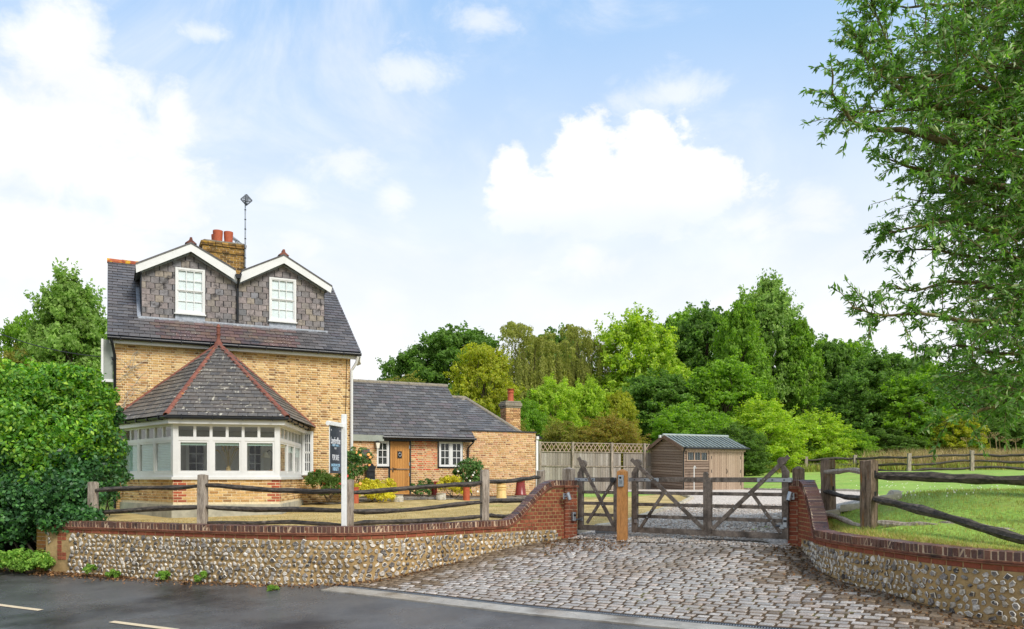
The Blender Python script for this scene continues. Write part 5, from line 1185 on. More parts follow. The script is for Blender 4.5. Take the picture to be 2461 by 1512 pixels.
wlx, wlz = H.px(1290.5, 1056, CY); fl_ = thing('white_post', 'tall white post with a black topped lamp between the annexe and the trellis fence', 'post', tuple(H.w(wlx + .06, CY, -.8)))
MB(H).box(ax1 + .01, ax1 + .1, CY - .03, CY + .05, -1.0, wlz + .0).build('post', white_worn, fl_); MB(H).box(ax1 - .0, ax1 + .13, CY - .08, CY + .06, wlz + .001, wlz + .12).build('lamp_body', white, fl_); MB(H).prism([(ax1 + .12, CY - .1, wlz), (ax1 + .26, CY - .1, wlz + .03), (ax1 + .1, CY - .1, wlz + .2)], (0, .2, 0)).build('lamp_cap', black, fl_)
# ------------------------------------------------------------------ trellis fence
tp0, tp1 = P(1295, 1180, 36.0), P(1562, 1178, 38.2); TF = Frame(tp0.x, tp0.y, math.degrees(math.atan2(tp1.y - tp0.y, tp1.x - tp0.x))); Lt = (Vector((tp1.x, tp1.y, 0)) - Vector((tp0.x, tp0.y, 0))).length
ztt = TF.px(1400, 1065, 0)[1]; zbt = TF.px(1400, 1086.5, 0)[1]; zgt = -.85; zmid = TF.px(1400, 1120.5, 0)[1]
tfn = thing('trellis_fence', 'grey close board fence topped with a diamond trellis between annexe and shed', 'fence', tuple(TF.w(Lt / 2, 0, -.7)))
px_posts = [TF.px(u, 1100, -.05)[0] for u in (1376.5, 1470.5, 1549)]
for x in [0.03] + px_posts: MB(TF).box(x - .05, x + .05, -.10, .0, zgt, ztt + .04).build('post', oak, tfn)
bd = []; x = .0; gapx = TF.px(1494, 1120, 0)[0]
while x < Lt:
    wd = .135
    if abs(x + wd / 2 - gapx) > .09:
        for (a, b) in ((zgt, zmid - .02), (zmid + .02, zbt - .02)): bd.append(mat4(TF.w(x + wd / 2, .03 + random.uniform(-.006, .006), (a + b) / 2), TF.ux * (wd - .006), TF.uy * .022, Vector((0, 0, b - a - random.uniform(0, .02)))))
    x += wd
emit('board', tfn, bd, 'board', fence_board)
for z in (zmid, zbt, ztt): MB(TF).box(0, Lt, -.02, .03, z - .02, z + .02).build('rail', oak, tfn)
lt = []; x = .1
while x < Lt - .1:
    for s in (-1, 1):
        a = Vector(TF.w(x - s * .12, .0 + s * .008, zbt + .02)); b = Vector(TF.w(x + s * .12, .0 + s * .008, ztt - .02)); d = b - a; lt.append(mat4((a + b) / 2, TF.ux * .028, TF.uy * .014, d) if False else mat4((a + b) / 2, d.cross(TF.uy).normalized() * .038, TF.uy * .014, d))
    x += .21
emit('lath', tfn, lt, 'board', shed_trim)
# ------------------------------------------------------------------ the shed
sc0 = P(1642, 1175, 36.0); S_ = Frame(sc0.x, sc0.y, 24); zg = -.58
shed = thing('garden_shed', 'brown timber shed with green corrugated roof, barred window and double doors', 'shed', tuple(S_.w(1.6, 1.2, zg)))
zse = S_.px(1642, 1076, 0)[1]; SLn = S_.px(1785.5, 1120, 0)[0]; SDp = 2.6; zap = zse + .52; ov = .16
MB(S_).add([(0.02, .02, zg - .1), (SLn - .02, .02, zg - .1), (SLn - .02, SDp - .02, zg - .1), (0.02, SDp - .02, zg - .1), (0.02, .02, zse), (SLn - .02, .02, zse), (SLn - .02, SDp - .02, zse), (0.02, SDp - .02, zse), (0.02, SDp / 2, zap), (SLn - .02, SDp / 2, zap)],
  [(0, 1, 5, 4), (2, 3, 7, 6), (1, 2, 6, 9, 5), (3, 0, 4, 8, 7), (0, 3, 2, 1), (4, 5, 9, 8), (6, 7, 8, 9)]).build('body', shed_barge, shed)
dx0, dx1 = S_.px(1706.5, 1120, 0)[0], S_.px(1784, 1120, 0)[0] - .06; wx0, wx1 = S_.px(1652, 1100, 0)[0], S_.px(1698.5, 1100, 0)[0]; wz0, wz1 = S_.px(1675, 1106, 0)[1], S_.px(1675, 1087.5, 0)[1]
bd = []; z = zg; hb = .118
while z < zap - .02:
    a, b = .03, SDp - .03
    if z > zse: f = (z + hb / 2 - zse) / (zap - zse); a, b = SDp / 2 * f + .02, SDp - SDp / 2 * f - .02
    if b - a > .1: bd.append(mat4(S_.w(.005, (a + b) / 2, z + hb / 2), -S_.uy * (b - a), S_.ux * .03, Vector((0, 0, hb - .022)) + S_.ux * .012))
    if z < zse - .08:
        segs = [(.06, dx0 - .05)]
        if z + hb > wz0 - .06 and z < wz1 + .05: segs = [(.06, wx0 - .05), (wx1 + .05, dx0 - .05)]
        for a, b in segs + [(dx1 + .02, SLn - .05)]:
            if b - a > .03: bd.append(mat4(S_.w((a + b) / 2, .005, z + hb / 2), S_.ux * (b - a), S_.uy * .03, Vector((0, 0, hb - .022)) + S_.uy * .012))
    z += hb
emit('board', shed, bd, 'board', shed_board)
tr = MB(S_)
for (x0, x1, y0, y1) in ((-.025, .05, -.03, .04), (SLn - .05, SLn + .02, -.03, .04)): MB(S_).box(x0, x1, y0, y1, zg, zse - .03).build('corner_trim', shed_trim, shed)
MB(S_).box(-.03, .0, SDp - .05, SDp + .02, zg, zse).build('corner_trim', shed_trim, shed)
MB(S_).box(-.05, SLn + .12, -.045, -.02, zse - .14, zse - .02).build('fascia', shed_trim, shed)
for a, b in (((-ov, -ov - .02, zse - .05), (-ov, SDp / 2, zap + .04)), ((-ov, SDp + ov, zse - .05), (-ov, SDp / 2, zap + .04))): MB(S_).beam(a, b, .03, .16).build('bargeboard', shed_barge, shed)
# roof: two corrugated slopes, ribs and ridge
for sgn in (0, 1):
    ya, yb = (-ov - .04, SDp / 2) if not sgn else (SDp + ov + .04, SDp / 2); V, F_ = [], []; n = int((SLn + .4) / .03)
    for i in range(n + 1):
        x = -ov - .02 + (SLn + ov + .2) * i / n; h = .018 * math.sin(i * math.pi / 3)
        V += [(x, ya, zse - .03 + .05 + h), (x, yb, zap + .08 + h)]
        if i: F_.append((2 * i - 2, 2 * i - 1, 2 * i + 1, 2 * i))
    rf_ = MB(S_).add(V, F_).build('roof_sheet', green_roof, shed)
    if not sgn:
        for j in range(4):   # stepped tile pattern pressed into the sheet
            f0 = j / 4; y_ = ya + (yb - ya) * (f0 + .02); z_ = zse + .02 + (zap + .08 - zse - .02) * (f0 + .02)
            MB(S_).box(-ov - .02, SLn + .18, y_ - .012, y_ + .012, z_ - .0, z_ + .026).build('roof_step', green_roof, rf_)
        for i in range(16):
            x = -ov + .06 + i * (SLn + ov + .1) / 16; MB(S_).beam((x, ya, zse + .035), (x, yb, zap + .105), .045, .04).build('roof_rib', roof_rib_m, rf_)
MB(S_).tube([(-ov - .03, SDp / 2, zap + .1), (SLn + .2, SDp / 2, zap + .1)], .07, 8).build('ridge_cap', roof_rib_m, shed)
MB(S_).tube([(-.03, -.24, zse - .02), (SLn + .2, -.24, zse - .02)], .035, 8).build('gutter', black, shed); MB(S_).tube([(-.05, -.2, zse - .04), (-.04, -.07, zse - .2), (-.04, -.07, zg)], .03, 8).build('downpipe', black, shed)
w_ = MB(S_).box(wx0 - .05, wx1 + .05, -.04, .02, wz1, wz1 + .05).box(wx0 - .05, wx1 + .05, -.04, .02, wz0 - .05, wz0).box(wx0 - .05, wx0, -.04, .02, wz0, wz1).box(wx1, wx1 + .05, -.04, .02, wz0, wz1).build('window', shed_trim, shed)
MB(S_).box(wx0, wx1, -.006, .0, wz0, wz1).build('room_shade', dark_in, w_)  # dark board, the shade inside the shed is in its colour
for i in range(3):
    a, b = wx0 + (wx1 - wx0) * i / 3, wx0 + (wx1 - wx0) * (i + 1) / 3
    MB(S_).box(a, b - .002, -.02, -.014, wz0, wz1).build('pane', glass, w_)
    if i: MB(S_).box(a - .025, a + .025, -.045, -.012, wz0, wz1).build('mullion', shed_trim, w_)
    for k in (1, 2, 3): x = a + (b - a) * k / 4; MB(S_).box(x - .006, x + .006, -.03, -.022, wz0, wz1).build('window_bar', steel, w_)
for i in range(2):
    a, b = dx0 + (dx1 - dx0) * i / 2, dx0 + (dx1 - dx0) * (i + 1) / 2; zt = zse - .17
    d_ = MB(S_).box(a + .005, b - .005, -.01, .03, zg + .03, zt).build('door', shed_trim, shed); n = 7
    for k in range(n): x0 = a + .01 + (b - a - .02) * k / n; MB(S_).box(x0 + .004, x0 + (b - a - .02) / n - .004, -.025, -.01, zg + .035, zt - .01).build('plank', shed_trim, d_)
    for z in (zt - .25, (zt + zg) / 2, zg + .3): x = b - .06 if i else a + .06; MB(S_).box(x - .015, x + .015, -.034, -.025, z - .07, z + .07).build('hinge', black_metal, d_)
    if i: MB(S_).tube([(a + .03, -.03, (zt + zg) / 2 + .1), (a + .05, -.07, (zt + zg) / 2), (a + .03, -.03, (zt + zg) / 2 - .1)], .012, 6).build('handle', black_metal, d_)
MB(S_).box(dx0 - .06, dx0 - .002, -.035, .0, zg, zse - .14).box(dx1 + .002, dx1 + .05, -.035, .0, zg, zse - .14).box(dx0 - .06, dx1 + .05, -.036, .0, zse - .165, zse - .141).build('door_frame', shed_trim, shed)
MB(S_).box(-ov - .1, -ov - .02, SDp / 2 + .1, SDp / 2 + .22, zap - .02, zap + .1).build('flood_lamp', white_worn, shed)
dp_ = S_.px(1668, 1130, -.3)[0]; tap = thing('standpipe', 'thin pale standpipe in front of the shed window', 'standpipe', tuple(S_.w(dp_, -.3, zg))); MB(S_).tube([(dp_, -.3, zg), (dp_, -.3, zg + 1.05), (dp_ + .04, -.3, zg + 1.1), (dp_ + .07, -.3, zg + 1.03)], .02, 6).build('pipe', white_worn, tap)
MB(S_).box(dp_ + .04, dp_ + .1, -.33, -.27, zg + .98, zg + 1.03).build('tap', steel, tap)
# ------------------------------------------------------------------ gates
gd = (GATE1 - GATE0).normalized(); GF = Frame(GATE0.x, GATE0.y, math.degrees(math.atan2(gd.y, gd.x)))
gx = lambda u: GF.px(u, 1150, 0)[0]
GB = -1.09        # bottom of the gates
def leaf(th, xh, xm, head_left, bars, main, sec, meet_h, hinge, sw=.115):
    """xh hinge side, xm meeting side; braces as ((x, z), (x, z)); heights relative to the eye."""
    s = 1 if xm > xh else -1
    hz0 = .10; b_ = MB(GF).box(min(xh, xh + s * sw), max(xh, xh + s * sw), -.04, .04, GB, hz0)
    cxs = xh + s * sw / 2
    st = b_.prism([(min(xh, xh + s * sw), -.04, hz0), (max(xh, xh + s * sw), -.04, hz0), (cxs + s * .06 + .035, -.04, .22), (cxs + s * .06 - .035, -.04, .22)], (0, .08, 0)).build('hinge_stile', gate_oak, th)
    MB(GF).prism([(cxs + s * .065 + math.cos(t) * .075, -.036, .29 + math.sin(t) * .075) for t in np.linspace(0, 2 * math.pi, 16, endpoint=False)], (0, .072, 0)).build('rounded_head', gate_oak, th)
    a, b = sorted((xm, xm - s * .075)); MB(GF).box(a, b, -.035, .035, GB, meet_h - .03).prism([(a, -.035, meet_h - .03), (b, -.035, meet_h - .03), ((a * .3 + b * .7), -.035, meet_h), ((a * .7 + b * .3), -.035, meet_h)], (0, .07, 0)).build('meeting_stile', gate_oak, th)
    x0, x1 = sorted((xh + s * sw, xm - s * .075))
    for k, (z, h) in enumerate(bars): MB(GF).box(x0 - .002, x1 + .002, -.02, .02, z - h / 2, z + h / 2).build('bar', gate_oak, th, bevel=.006)
    for k, ((xa, za), (xb, zb_)) in enumerate(main): MB(GF).beam((xa, -.034 - .012 * k, za), (xb, -.034 - .012 * k, zb_), .026, .075, up=(0, 1, 0)).build('brace', gate_oak, th) if False else MB(GF).beam((xa, -.036, za), (xb, -.036, zb_), .03, .075).build('brace', gate_oak, th)
    for (xa, za), (xb, zb_) in sec: MB(GF).beam((xa, -.034, za), (xb, -.034, zb_), .026, .06).build('short_brace', gate_oak, th)
    x0, x1 = hinge; h_ = MB(GF).box(min(x0, x1), max(x0, x1), -.046, -.04, -.075, -.01).box(min(x0, x0 - s * .06), max(x0, x0 - s * .06), -.05, .03, -.08, .0).build('hinge_strap', steel, th)
    for k in range(3): x = x0 + (x1 - x0) * (.12 + .38 * k); MB(GF).tube([(x, -.06, -.043), (x, -.046, -.043)], .014, 8).build('bolt_head', dark_steel, h_)
    for (xa, za), (xb, zb_) in list(main) + list(sec):
        for t in (.3, .5, .7): MB(GF).tube([(xa + (xb - xa) * t, -.062, za + (zb_ - za) * t), (xa + (xb - xa) * t, -.048, za + (zb_ - za) * t)], .011, 6).build('bolt_head', steel, th)
    MB(GF).box(xh + s * (sw - .05), xh + s * (sw + .02), -.055, -.041, GB + .19, GB + .26).build('motor_bracket', steel, th)
BARS = [(-.04, .09), (-.30, .065), (-.53, .065), (-.765, .065), (-1.035, .11)]
g1 = thing('garden_gate', 'small single timber gate with crossed braces left of the intercom post', 'gate', tuple(GF.w(.3, 0, -1.2)))
xa, xb = gx(1390), gx(1484); q = lambda u, v: GF.px(u, v, -.03)
leaf(g1, xa, xb, True, BARS, [(q(1391, 1100), q(1476, 1265))], [(q(1477, 1153), q(1411, 1257))], -.0, (xa, q(1431, 1150)[0]))
lk = q(1475, 1153.5); MB(GF).tube([(lk[0], -.09, lk[1]), (lk[0], -.04, lk[1])], .055, 14).build('round_latch', black_metal, g1)
xl0, xm_, xr1 = gx(1520), gx(1701), gx(1896)
g2 = thing('driveway_gate', 'left leaf of the weathered oak double gates beside the intercom post', 'gate', tuple(GF.w((xl0 + xm_) / 2, 0, -1.2)), 'double driveway gates')
leaf(g2, xl0, xm_ - .004, True, BARS, [(q(1518, 1104), q(1692, 1272))], [(q(1596, 1184), q(1540, 1268))], .11, (xl0, q(1584, 1152)[0]))
g3 = thing('driveway_gate', 'right leaf of the weathered oak double gates hung on the right pier', 'gate', tuple(GF.w((xm_ + xr1) / 2, 0, -1.2)), 'double driveway gates')
leaf(g3, xr1, xm_ + .004, False, BARS, [(q(1896, 1097), q(1712, 1272))], [(q(1808, 1186), q(1875, 1280))], -.0, (xr1, q(1820, 1152)[0]))
# intercom post
ip = P(1495, 1294, 15.85); IF = Frame(ip.x, ip.y, -12); ipo = thing('intercom_post', 'square new timber post in front of the gates carrying an intercom panel', 'post', tuple(IF.w(0, 0, ip.z - EYE)))
z0, z1 = ip.z - EYE - .1, IF.px(1495, 1133, 0)[1]; w2 = .102
MB(IF).box(-w2, w2, 0, 2 * w2, z0, z1).prism([(-w2, 0, z1), (w2, 0, z1), (w2 * .1, w2, z1 + .04)], (0, .001, 0)).add([(-w2, 0, z1), (w2, 0, z1), (w2, 2 * w2, z1), (-w2, 2 * w2, z1), (0, w2, z1 + .05)], [(0, 1, 4), (1, 2, 4), (2, 3, 4), (3, 0, 4)]).build('post', timber, ipo)
ia, ib = IF.px(1485, 1170, -.03), IF.px(1499, 1142, -.03); pn = MB(IF).box(ia[0], ib[0], -.035, -.001, ia[1], ib[1]).build('intercom_panel', steel, ipo, bevel=.008)
wI, hI = ib[0] - ia[0], ib[1] - ia[1]; MB(IF).lathe([(.0, 0), (.0, .001)], (0, 0, 0), 4) ; MB(IF).tube([((ia[0] + ib[0]) / 2 - .01, -.042, ib[1] - .05), ((ia[0] + ib[0]) / 2 - .01, -.035, ib[1] - .05)], .024, 12).build('camera_lens', black, pn)
for r_ in range(4):
    for c_ in range(3): x, z = ia[0] + wI * (.28 + .17 * c_), ib[1] - .1 - .024 * r_; MB(IF).box(x - .006, x + .006, -.038, -.034, z - .007, z + .007).build('key', dark_steel, pn)
MB(IF).box(ia[0] + wI * .3, ib[0] - wI * .2, -.038, -.034, ia[1] + .03, ia[1] + .055).build('name_slot', steel, pn)
# capped posts behind each pier
for u, d, lab in ((1367, 17.7, 'short grey oak post with pyramid cap standing behind the left gate pier'), (1919, 15.0, 'short brown oak post with pyramid cap standing behind the right gate pier')):
    c = P(u, 1290, d); f = Frame(c.x, c.y, -30); o = thing('hanging_post', lab, 'post', tuple(f.w(0, 0, -1.2)), 'gate hanging posts'); h = .11 if u < 1500 else .095; zt = f.px(u, 1128 if u < 1500 else 1127, 0)[1]
    MB(f).box(-h, h, -h, h, -1.3, zt).add([(-h, -h, zt), (h, -h, zt), (h, h, zt), (-h, h, zt), (0, 0, zt + .06)], [(0, 1, 4), (1, 2, 4), (2, 3, 4), (3, 0, 4)]).build('post', oak if u < 1500 else oak_post, o, bevel=.01)
# spotlights on the piers, gate motors, meter box
def spot(fr, x, z, y, lab, s=1):
    o = thing('spotlight', lab, 'spotlight', tuple(fr.w(x, y, z)), 'spotlights on the gate piers')
    MB(fr).box(x - .035, x + .035, y - .02, y, z - .06, z + .06).build('back_plate', steel, o, bevel=.006); MB(fr).tube([(x, y - .02, z), (x + s * .02, y - .07, z)], .016, 8).build('knuckle', steel, o)
    MB(fr).tube([(x + s * .03, y - .07, z + .075), (x + s * .06, y - .11, z - .07)], .042, 14).build('lamp_barrel', steel, o, smooth=True); MB(fr).tube([(x + s * .06, y - .1105, z - .0705), (x + s * .062, y - .1125, z - .0775)], .034, 12).build('lens', black, o)
SP = PL; sx_, sz_ = PL.px(1346, 1193, -.01); spot(Frame(1.06, 16.55, 40), .0, sz_, .0, 'small cylinder spotlight on the left brick pier')
sz2 = PR.px(1900, 1193, 0)[1]; spot(Frame(4.93, 14.26, -24), .0, sz2, .0, 'small cylinder spotlight on the right brick pier beside the coping', -1)
for (u, v, fr, lab) in ((1379, 1243, PL, 'small grey gate closer box on the left pier'), (1887, 1258, PR, 'small grey gate closer box on the right pier')):
    x, z = fr.px(u, v, -.04); o = thing('gate_closer', lab, 'gate closer', tuple(fr.w(x, 0, z)), 'gate closers')
    MB(fr).box(x - .04, x + .04, -.075, .0, z - .08, z + .1).build('housing', steel, o, bevel=.012); MB(fr).box(x - .028, x + .028, -.079, -.0755, z + .02, z + .06).build('dark_panel', black, o)
    MB(fr).tube([(x + (.05 if u < 1500 else -.05), -.03, z - .05), (x + (.2 if u < 1500 else -.16), -.02, z - .05)], .018, 8).build('arm', dark_steel, o)
mb = P(1973, 1215, 14.9); MF = Frame(mb.x, mb.y, 35); mz0, mz1 = MF.px(1970, 1237, 0)[1], MF.px(1970, 1186, 0)[1]; o = thing('meter_box', 'pale grey weatherproof box on a black leg behind the right flint wall', 'box', tuple(MF.w(0, 0, -1)))
MB(MF).box(-.07, .07, 0, .2, mz0, mz1).build('cabinet', greyboard, o, bevel=.01); MB(MF).box(-.062, .062, -.008, -.0005, mz0 + .02, mz1 - .02).build('door', greyboard, o); MB(MF).box(-.03, .03, .05, .12, -1.1, mz0).build('leg', black_metal, o)
# inspection covers in the gravel by the gates
for u, v, lab in ((1595, 1280, ''), ): pass
for (u, v, lab) in ((1590, 1281.5, 'dark flat cover plate in the gravel just behind the intercom post'), (1840, 1293.5, 'dark flat cover plate in the gravel in front of the right gate leaf')):
    c = hit(u if v > 1285 else 1470, v, _lo if False else Zl); f = Frame(c.x, c.y, math.degrees(math.atan2(gd.y, gd.x)) - 4); z = Zl(c.x, c.y) + .045
    o = thing('cover_plate', lab, 'cover', tuple(f.w(0, 0, z)), 'cover plates by the gates'); MB(f).box(-.3, .3, -.1, .1, z - .03, z + .012).build('plate', dark_steel, o); MB(f).box(-.33, .33, -.13, .13, z - .04, z + .004).build('rim', steel, o)
# edging stones between the gravel and the lawns
ed = []
for pth in (e1, e2[1:]):
    for a, b in zip(pth, pth[1:]):
        Lg_ = (b - a).length; n = max(1, int(Lg_ / .55)); d = (b - a) / n; t = d.normalized()
        for k in range(n): c = a + d * (k + .5); z = Zu(c.x, c.y) + EYE + .035; ed.append(mat4((c.x, c.y, z), t * (d.length - .02), Vector((-t.y, t.x, 0)) * .13, Vector((0, 0, .11))))
emit('edging_stone', g_obj, ed, 'slab', concrete)
# paving flags by the cottage door
fl = []
a0, b0 = Vector((-6.4, 26.4, 0)), Vector((1.7, 32.2, 0)); t = (b0 - a0).normalized(); n_ = Vector((-t.y, t.x, 0))
for i in range(18):
    for j in range(3): c = a0 + t * (.3 + i * .55 + random.uniform(-.05, .05)) + n_ * (-.05 + j * .5 - .35); fl.append(mat4((c.x, c.y, Zu(c.x, c.y) + EYE + .03), t * .5, n_ * random.uniform(.36, .46), Vector((0, 0, .03))))
emit('paving_flag', bpy.data.objects['patio'], fl, 'slab', flag_m)
# ------------------------------------------------------------------ cleft rail fences
def rail_pts(a, b, sag=.03, n=9, wob=.018):
    a, b = Vector(a), Vector(b); s = (b - a).normalized().cross(Vector((0, 0, 1))); r = []; ph = random.uniform(0, 6)
    for i in range(n): t = i / (n - 1); r.append(a.lerp(b, t) + Vector((0, 0, -sag * 4 * t * (1 - t) + (wob * math.sin(ph + t * 5.5) + random.uniform(-wob, wob) * .4) * (0 < i < n - 1))) + s * random.uniform(-.01, .01))
    return r
def rail(name, a, b, r, parent, mat=oak_rail, sag=.03, n=9, wob=.018):
    pts = rail_pts(a, b, sag, n, wob); rs = [r * random.uniform(.8, 1.15) for _ in pts]; rs[0] = rs[-1] = r * .6
    m = MB().tube(pts, rs, 7); m.v = [(x + random.uniform(-1, 1) * r * .14, y, z + random.uniform(-1, 1) * r * .14) for x, y, z in m.v]
    return m.build(name, mat, parent)
def fpost(c, ang, w_, d_, z0, z1, parent, mat=oak, lean=0.0, holes=()):
    f = Frame(c.x, c.y, ang); k = 7; V, F_ = [], []
    for i in range(k):
        t = i / (k - 1); z = z0 + (z1 - z0) * t
        for x, y in ((-1, -1), (-.2, -1.08), (1, -1), (1.06, .2), (1, 1), (-1, 1), (-1.05, .1)): V.append((x * w_ / 2 * random.uniform(.93, 1.05) + lean * t, y * d_ / 2 * random.uniform(.93, 1.05), z + (random.uniform(-.02, .02) if i == k - 1 else 0)))
        if i:
            for j in range(7): F_.append((7 * i - 7 + j, 7 * i - 7 + (j + 1) % 7, 7 * i + (j + 1) % 7, 7 * i + j))
    F_ += [tuple(range(7)), tuple(7 * (k - 1) + j for j in range(7))]
    p = MB(f).add(V, F_).build('post', mat, parent)
    for z in holes: MB(f).box(-.022 + lean * .5, .022 + lean * .5, -d_ / 2 * 1.1 - .004, -d_ / 2 * .8, z - .055, z + .055).build('mortise_shade', black_metal if False else dark_in, p)  # no hole is cut: a dark block stands for the shade inside
    return p
ff = thing('cleft_rail_fence', 'weathered oak post and rail fence running along the top of the left flint wall', 'fence', (-4.1, 14.3, EYE - .95))
pp = []
for u, vt, d in ((223, 1160, 16.0), (486.5, 1141, 14.95), (837, 1153, 14.25), (1164, 1131, 16.15), (1299, 1131, 18.3)):
    c = P(u, 1200, d); zt = EYE - (vt - HV) / FPX * d; c.z = 0; pp.append((c, zt - EYE, d)); fpost(c, -10 if u < 900 else 25, .15, .13, -1.15, zt - EYE, ff, lean=.01)
def PZ(u, v, d): return P(u, v, d)
for (a, b, d0, d1, va, vb, sg) in ((0, 1, 16.0, 14.95, 1180, 1166, .0), (0, 1, 16.0, 14.95, 1228, 1219, .02), (1, 2, 14.95, 14.25, 1166, 1181, .02), (1, 2, 14.95, 14.25, 1217, 1227, .03), (2, 3, 14.25, 16.15, 1184, 1159, .02), (2, 3, 14.25, 16.15, 1228, 1206, .05), (3, 4, 16.15, 18.3, 1158, 1148, .0), (3, 4, 16.15, 18.2, 1206, 1196, .02), (2, 3, 14.4, 16.15, 1262, 1240, -.0)):
    ua, ub = (223, 486.5, 837, 1164, 1299)[a], (223, 486.5, 837, 1164, 1299)[b]
    pa, pb_ = P(ua, va, d0), P(ub, vb, d1); dd_ = (pb_ - pa).normalized(); rail('rail', pa - dd_ * .06, pb_ + dd_ * .06, .047, ff, sag=sg)
rail('rail', P(836, 1262.5, 14.3), P(486, 1256, 15.0), .035, ff, sag=-.02); rail('rail', P(1164, 1240, 16.2), P(1235, 1236, 17.4), .045, ff)
rf_ = thing('cleft_rail_fence', 'old oak fence with sagging rails on the bank behind the right flint wall', 'fence', (5.5, 12.5, EYE - .75))
q1, q2 = P(1991, 1238, 14.6), P(2089, 1262, 12.5); q3 = Vector((7.9, 10.4, 0))
for c, zt, w_ in ((q1, P(1990, 1105, 14.6).z - EYE, .165), (q2, P(2086, 1107, 12.5).z - EYE, .17)): fpost(Vector((c.x, c.y, 0)), 30, w_, .2, c.z - EYE - .25, zt, rf_, mat=oak_post, lean=-.012, holes=(zt - .21, zt - .53))
fpost(q3, 30, .17, .2, -1.0, .25, rf_, mat=oak_post)
rail('rail', P(1978, 1132, 14.7), P(2085, 1140, 12.5), .045, rf_, oak, sag=-.03); rail('rail', P(1978, 1183, 14.7), P(2090, 1197, 12.5), .045, rf_, sag=.02); rail('rail', P(1978, 1240, 14.6), P(2080, 1268, 12.6), .045, rf_, oak, sag=-.03)
rail('rail', P(2090, 1143, 12.5), Vector((7.9, 10.4, EYE + .03)), .072, rf_, sag=.06, n=12); rail('rail', P(2090, 1196, 12.5), P(2500, 1305, 9.5), .062, rf_, sag=-.0, n=12)
rail('fallen_rail', P(2110, 1255, 12.3), P(2270, 1270, 11.6), .05, rf_, oak, sag=.0); rail('fallen_rail', P(2240, 1264, 11.9), P(2490, 1288, 10.6), .07, rf_, oak, sag=-.02)
# far field fence
fld = thing('field_fence', 'long low post and rail fence along the far edge of the lawn below the trees', 'fence', (22, 56, EYE + .4)); fp = []
for u, vt, vb, d in ((1700, 1103, 1138, 59.5), (1819, 1100, 1136, 58), (1936, 1098, 1133, 57), (2054.5, 1094, 1131, 56), (2184, 1090, 1136, 53), (2336, 1083, 1127, 52), (2520, 1085, 1130, 50), (2720, 1085, 1132, 48)):
    c = P(u, vb, d); fp.append((c, vt)); fpost(Vector((c.x, c.y, 0)), 0, .22, .2, c.z - EYE - .3, P(u, vt, d).z - EYE, fld, mat=oak, lean=random.uniform(-.05, .05))
for (a, va), (b, vb) in zip(fp, fp[1:]):
    for f in (.22, .58, .93): za = a.z + (P(0, va, a.y).z - a.z) * (1 - f); zb_ = b.z + (P(0, vb, b.y).z - b.z) * (1 - f); rail('rail', (a.x, a.y, za), (b.x, b.y, zb_), .085, fld, sag=.0, wob=.05)
# ------------------------------------------------------------------ for sale board
bp = P(827, 1262, 14.05); BF = Frame(bp.x, bp.y, 62)      # x of this frame runs along the board, away from the camera
sgn = thing('for_sale_board', 'white post with a hanging navy FOR SALE board behind the left flint wall', 'sign', tuple(BF.w(0, 0, -1)))
SF = Frame(bp.x, bp.y, -8); zt = SF.px(827, 996, 0)[1]; MB(SF).box(-.043, .043, -.03, .03, -1.2, zt).build('post', white_worn, sgn, bevel=.006)
# the arm and panel stand at a slant to the picture: from beside the post towards the viewer's left
A_ = Frame(SF.w(-.05, -.04, 0).x, SF.w(-.05, -.04, 0).y, 0)
pL, pR = P(792, 1080, 13.45), P(819.5, 1080, 13.98); ang = math.degrees(math.atan2(pR.y - pL.y, pR.x - pL.x)); PF = Frame(pL.x, pL.y, ang); pwid = math.hypot(pR.x - pL.x, pR.y - pL.y)
ztop, zbot = PF.px(792, 1022.5, 0)[1], PF.px(792, 1137.5, 0)[1]
MB(PF).box(-.06, pwid + .17, -.03, .03, ztop, ztop + .07).build('arm', white_worn, sgn, bevel=.006)
MB(PF).tube([(-.075, 0, ztop + .035), (-.055, 0, ztop + .035)], .04, 10).build('arm_cap', white_worn, sgn)
pnl = MB(PF).box(.0, pwid, -.004, .004, zbot, ztop - .002).build('board', sign_navy, sgn); hh = ztop - zbot
MB(PF).box(-.008, -.0005, -.007, .007, zbot, ztop - .003).build('edge_strip', white_worn, sgn)
for x in (.12, .88): MB(PF).tube([(pwid * x, -.008, ztop - .07), (pwid * x, -.0041, ztop - .07)], .012, 8).build('hanging_bolt', white, pnl)
def line(s, f, size, mat, sx=1.0): text(s, PF, pwid * .5, -.0052, ztop - hh * f, size, mat, pnl, sx=sx)
line('LangfordRae', .37, .16, letter_white, pwid * .86 / (.16 * 5.3)); line('PROPERTY AGENTS', .428, .05, letter_blue, pwid * .58 / (.05 * 9.0)); line('EST', .485, .04, letter_white, 1.6)
line('FOR SALE', .72, .135, letter_white, pwid * .62 / (.135 * 4.6)); line('LANGFORD-RAE.CO.UK', .858, .07, letter_blue, pwid * .74 / (.07 * 10.6)); line('01689 862770', .945, .085, letter_blue, pwid * .56 / (.085 * 6.5))
for x0, x1 in ((.06, .17), (.83, .94)): MB(PF).box(pwid * x0, pwid * x1, -.0052, -.0042, ztop - hh * .415, ztop - hh * .412).build('rule', letter_blue, pnl)
